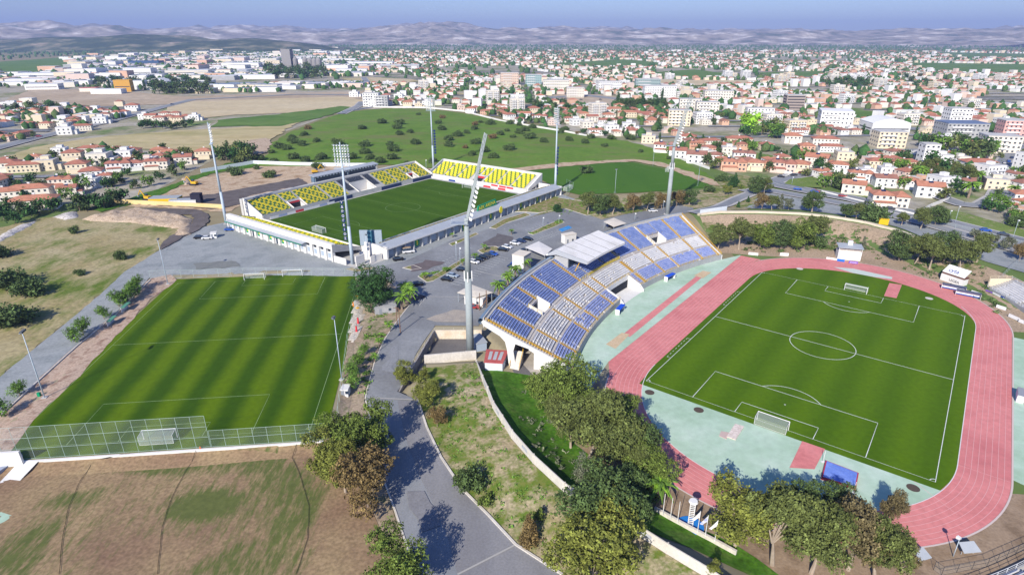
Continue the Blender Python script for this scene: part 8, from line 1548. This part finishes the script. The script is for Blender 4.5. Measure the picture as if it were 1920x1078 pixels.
# trees between the far houses
nT = 16000; rr3 = np.random.default_rng(15); k_ = rr3.choice(len(cand), nT); P_ = np.array([(cand[k][0], cand[k][1], cand[k][3]) for k in k_]); P_[:, 0] += rr3.normal(size=nT)*11*P_[:, 2]; P_[:, 1] += rr3.normal(size=nT)*11*P_[:, 2]
gx_ = rr3.uniform(-4500, 5000, 7000); gy_ = rr3.uniform(1300, 6500, 7000); P_ = np.concatenate([P_, np.stack([gx_, gy_, np.full(7000, 2.4)], 1)]); kp = np.ones(len(P_), bool)
for Q in FIELDS: kp &= ~in_poly(P_[:, 0], P_[:, 1], Q)
kp &= ~((P_[:, 0]**2+P_[:, 1]**2) < 500**2); P_ = P_[kp]; n = len(P_)
ico = np.array([(0, 0, 1), (.9, 0, .35), (.28, .85, .35), (-.73, .53, .35), (-.73, -.53, .35), (.28, -.85, .35), (.6, .4, -.5), (-.25, .7, -.5), (-.75, 0, -.5), (-.2, -.7, -.5), (.6, -.45, -.5)])
icf = np.array([(0, 1, 2), (0, 2, 3), (0, 3, 4), (0, 4, 5), (0, 5, 1), (1, 6, 2), (2, 6, 7), (2, 7, 3), (3, 7, 8), (3, 8, 4), (4, 8, 9), (4, 9, 5), (5, 9, 10), (5, 10, 1), (1, 10, 6)])
s = (rr3.uniform(2.2, 4.4, n)*(.5+.6*P_[:, 2]))[:, None, None]; V = ico[None]*s*rr3.uniform(.75, 1.25, (n, 11, 1))*np.array([1, 1, 1.15]); zt = np.where(np.hypot(P_[:, 0], P_[:, 1]) < 1600, Z(P_[:, 0], P_[:, 1]), 1.0); V = V+np.stack([P_[:, 0], P_[:, 1], zt+s[:, 0, 0]*.8], 1)[:, None]
F = (icf[None]+11*np.arange(n)[:, None, None]).reshape(-1, 3); o = npmesh('distant_trees', V.reshape(-1, 3), F, LEAF['dark'][1:]+LEAF['olive'][1:2], np.repeat(rr3.choice(3, n), 15)); tag(o, 'countless dark trees between the houses of the far town', 'trees', kind='stuff')
for t in HIDE:
    for c in list(t.children):
        for g in list(c.children): bpy.data.objects.remove(g)
        bpy.data.objects.remove(c)
    bpy.data.objects.remove(t)
# low scrub on banks and verges
def scrub(name, polys, n, key, smin, smax, label, seed):
    r = np.random.default_rng(seed); V = []; F = []; mi = []
    for P_ in polys:
        Q = GP(P_); A_ = np.array(Q); k = 0
        while k < n:
            x, y = r.uniform(A_[:, 0].min(), A_[:, 0].max()), r.uniform(A_[:, 1].min(), A_[:, 1].max())
            if not in_poly(np.array([x]), np.array([y]), Q)[0]: continue
            if fbm(np.array([x/5]), np.array([y/5]), seed, 3)[0] < .42: k += .2; continue
            k += 1; z = z1(x, y); s = r.uniform(smin, smax)
            for j in range(14):
                p = np.array([x, y, z])+r.normal(size=3)*s*np.array([.5, .5, .2])+(0, 0, s*.35); t = r.normal(size=3)*s*.22; b = r.normal(size=3)*s*.22; q = len(V); V += [p-t, p+b, p+t, p-b]; F.append((q, q+1, q+2, q+3)); mi.append(int(r.integers(0, 3)))
    o = npmesh(name, V, F, LEAF[key], mi); tag(o, label, 'scrub', kind='stuff')
scrub('bank_scrub', [[(800, 760), (893, 682), (960, 830), (1050, 925), (1180, 1000), (1100, 1090), (1050, 1070), (914, 960), (830, 855)]], 420, 'fresh', .25, .7, 'low grey-green scrub on the bare bank beside the road', 3)
scrub('bowl_scrub', [[(1320, 410), (1560, 414), (1680, 440), (1850, 505), (1890, 600), (1780, 535), (1600, 480), (1350, 470)]], 260, 'olive', .5, 1.4, 'low scrub on the bank above the far bend', 4)
scrub('verge_scrub', [[(690, 600), (735, 560), (735, 600), (700, 680), (690, 740), (675, 740)], [(1000, 400), (1075, 378), (1250, 372), (1300, 385), (1130, 408)]], 110, 'fresh', .4, 1.0, 'weeds on the verge and dry corners', 5)
scrub('slope_weeds', [[(930, 700), (1000, 720), (1060, 830), (1100, 930), (1010, 850), (950, 770)]], 40, 'grey', .5, 1.0, 'dry weeds on the green slope behind the cream wall', 6)
scrub('bed_plants', [[(784, 519), (840, 510), (880, 486), (836, 505)], [(990, 439), (1050, 413), (1058, 418), (1000, 441)], [(945, 398), (1035, 368), (1090, 378), (1130, 400)]], 40, 'fresh', .5, 1.1, 'low plants in the car park beds', 7)
# ================================================================ AIR
hz = MB().box(-21000, 21000, -600, 20500, -40, 520).build('haze', None)
hmat = bpy.data.materials.new('haze_air'); hmat.use_nodes = True; t = hmat.node_tree; t.nodes.clear()
vol = t.nodes.new('ShaderNodeVolumePrincipled'); mo = t.nodes.new('ShaderNodeOutputMaterial'); vol.inputs['Color'].default_value = (.47, .60, 1.0, 1); vol.inputs['Density'].default_value = .0001; vol.inputs['Anisotropy'].default_value = 0
t.links.new(vol.outputs[0], mo.inputs['Volume']); hz.data.materials.clear(); hz.data.materials.append(hmat); tag(hz, 'pale blue haze over the far plain and hills', 'haze', kind='stuff')
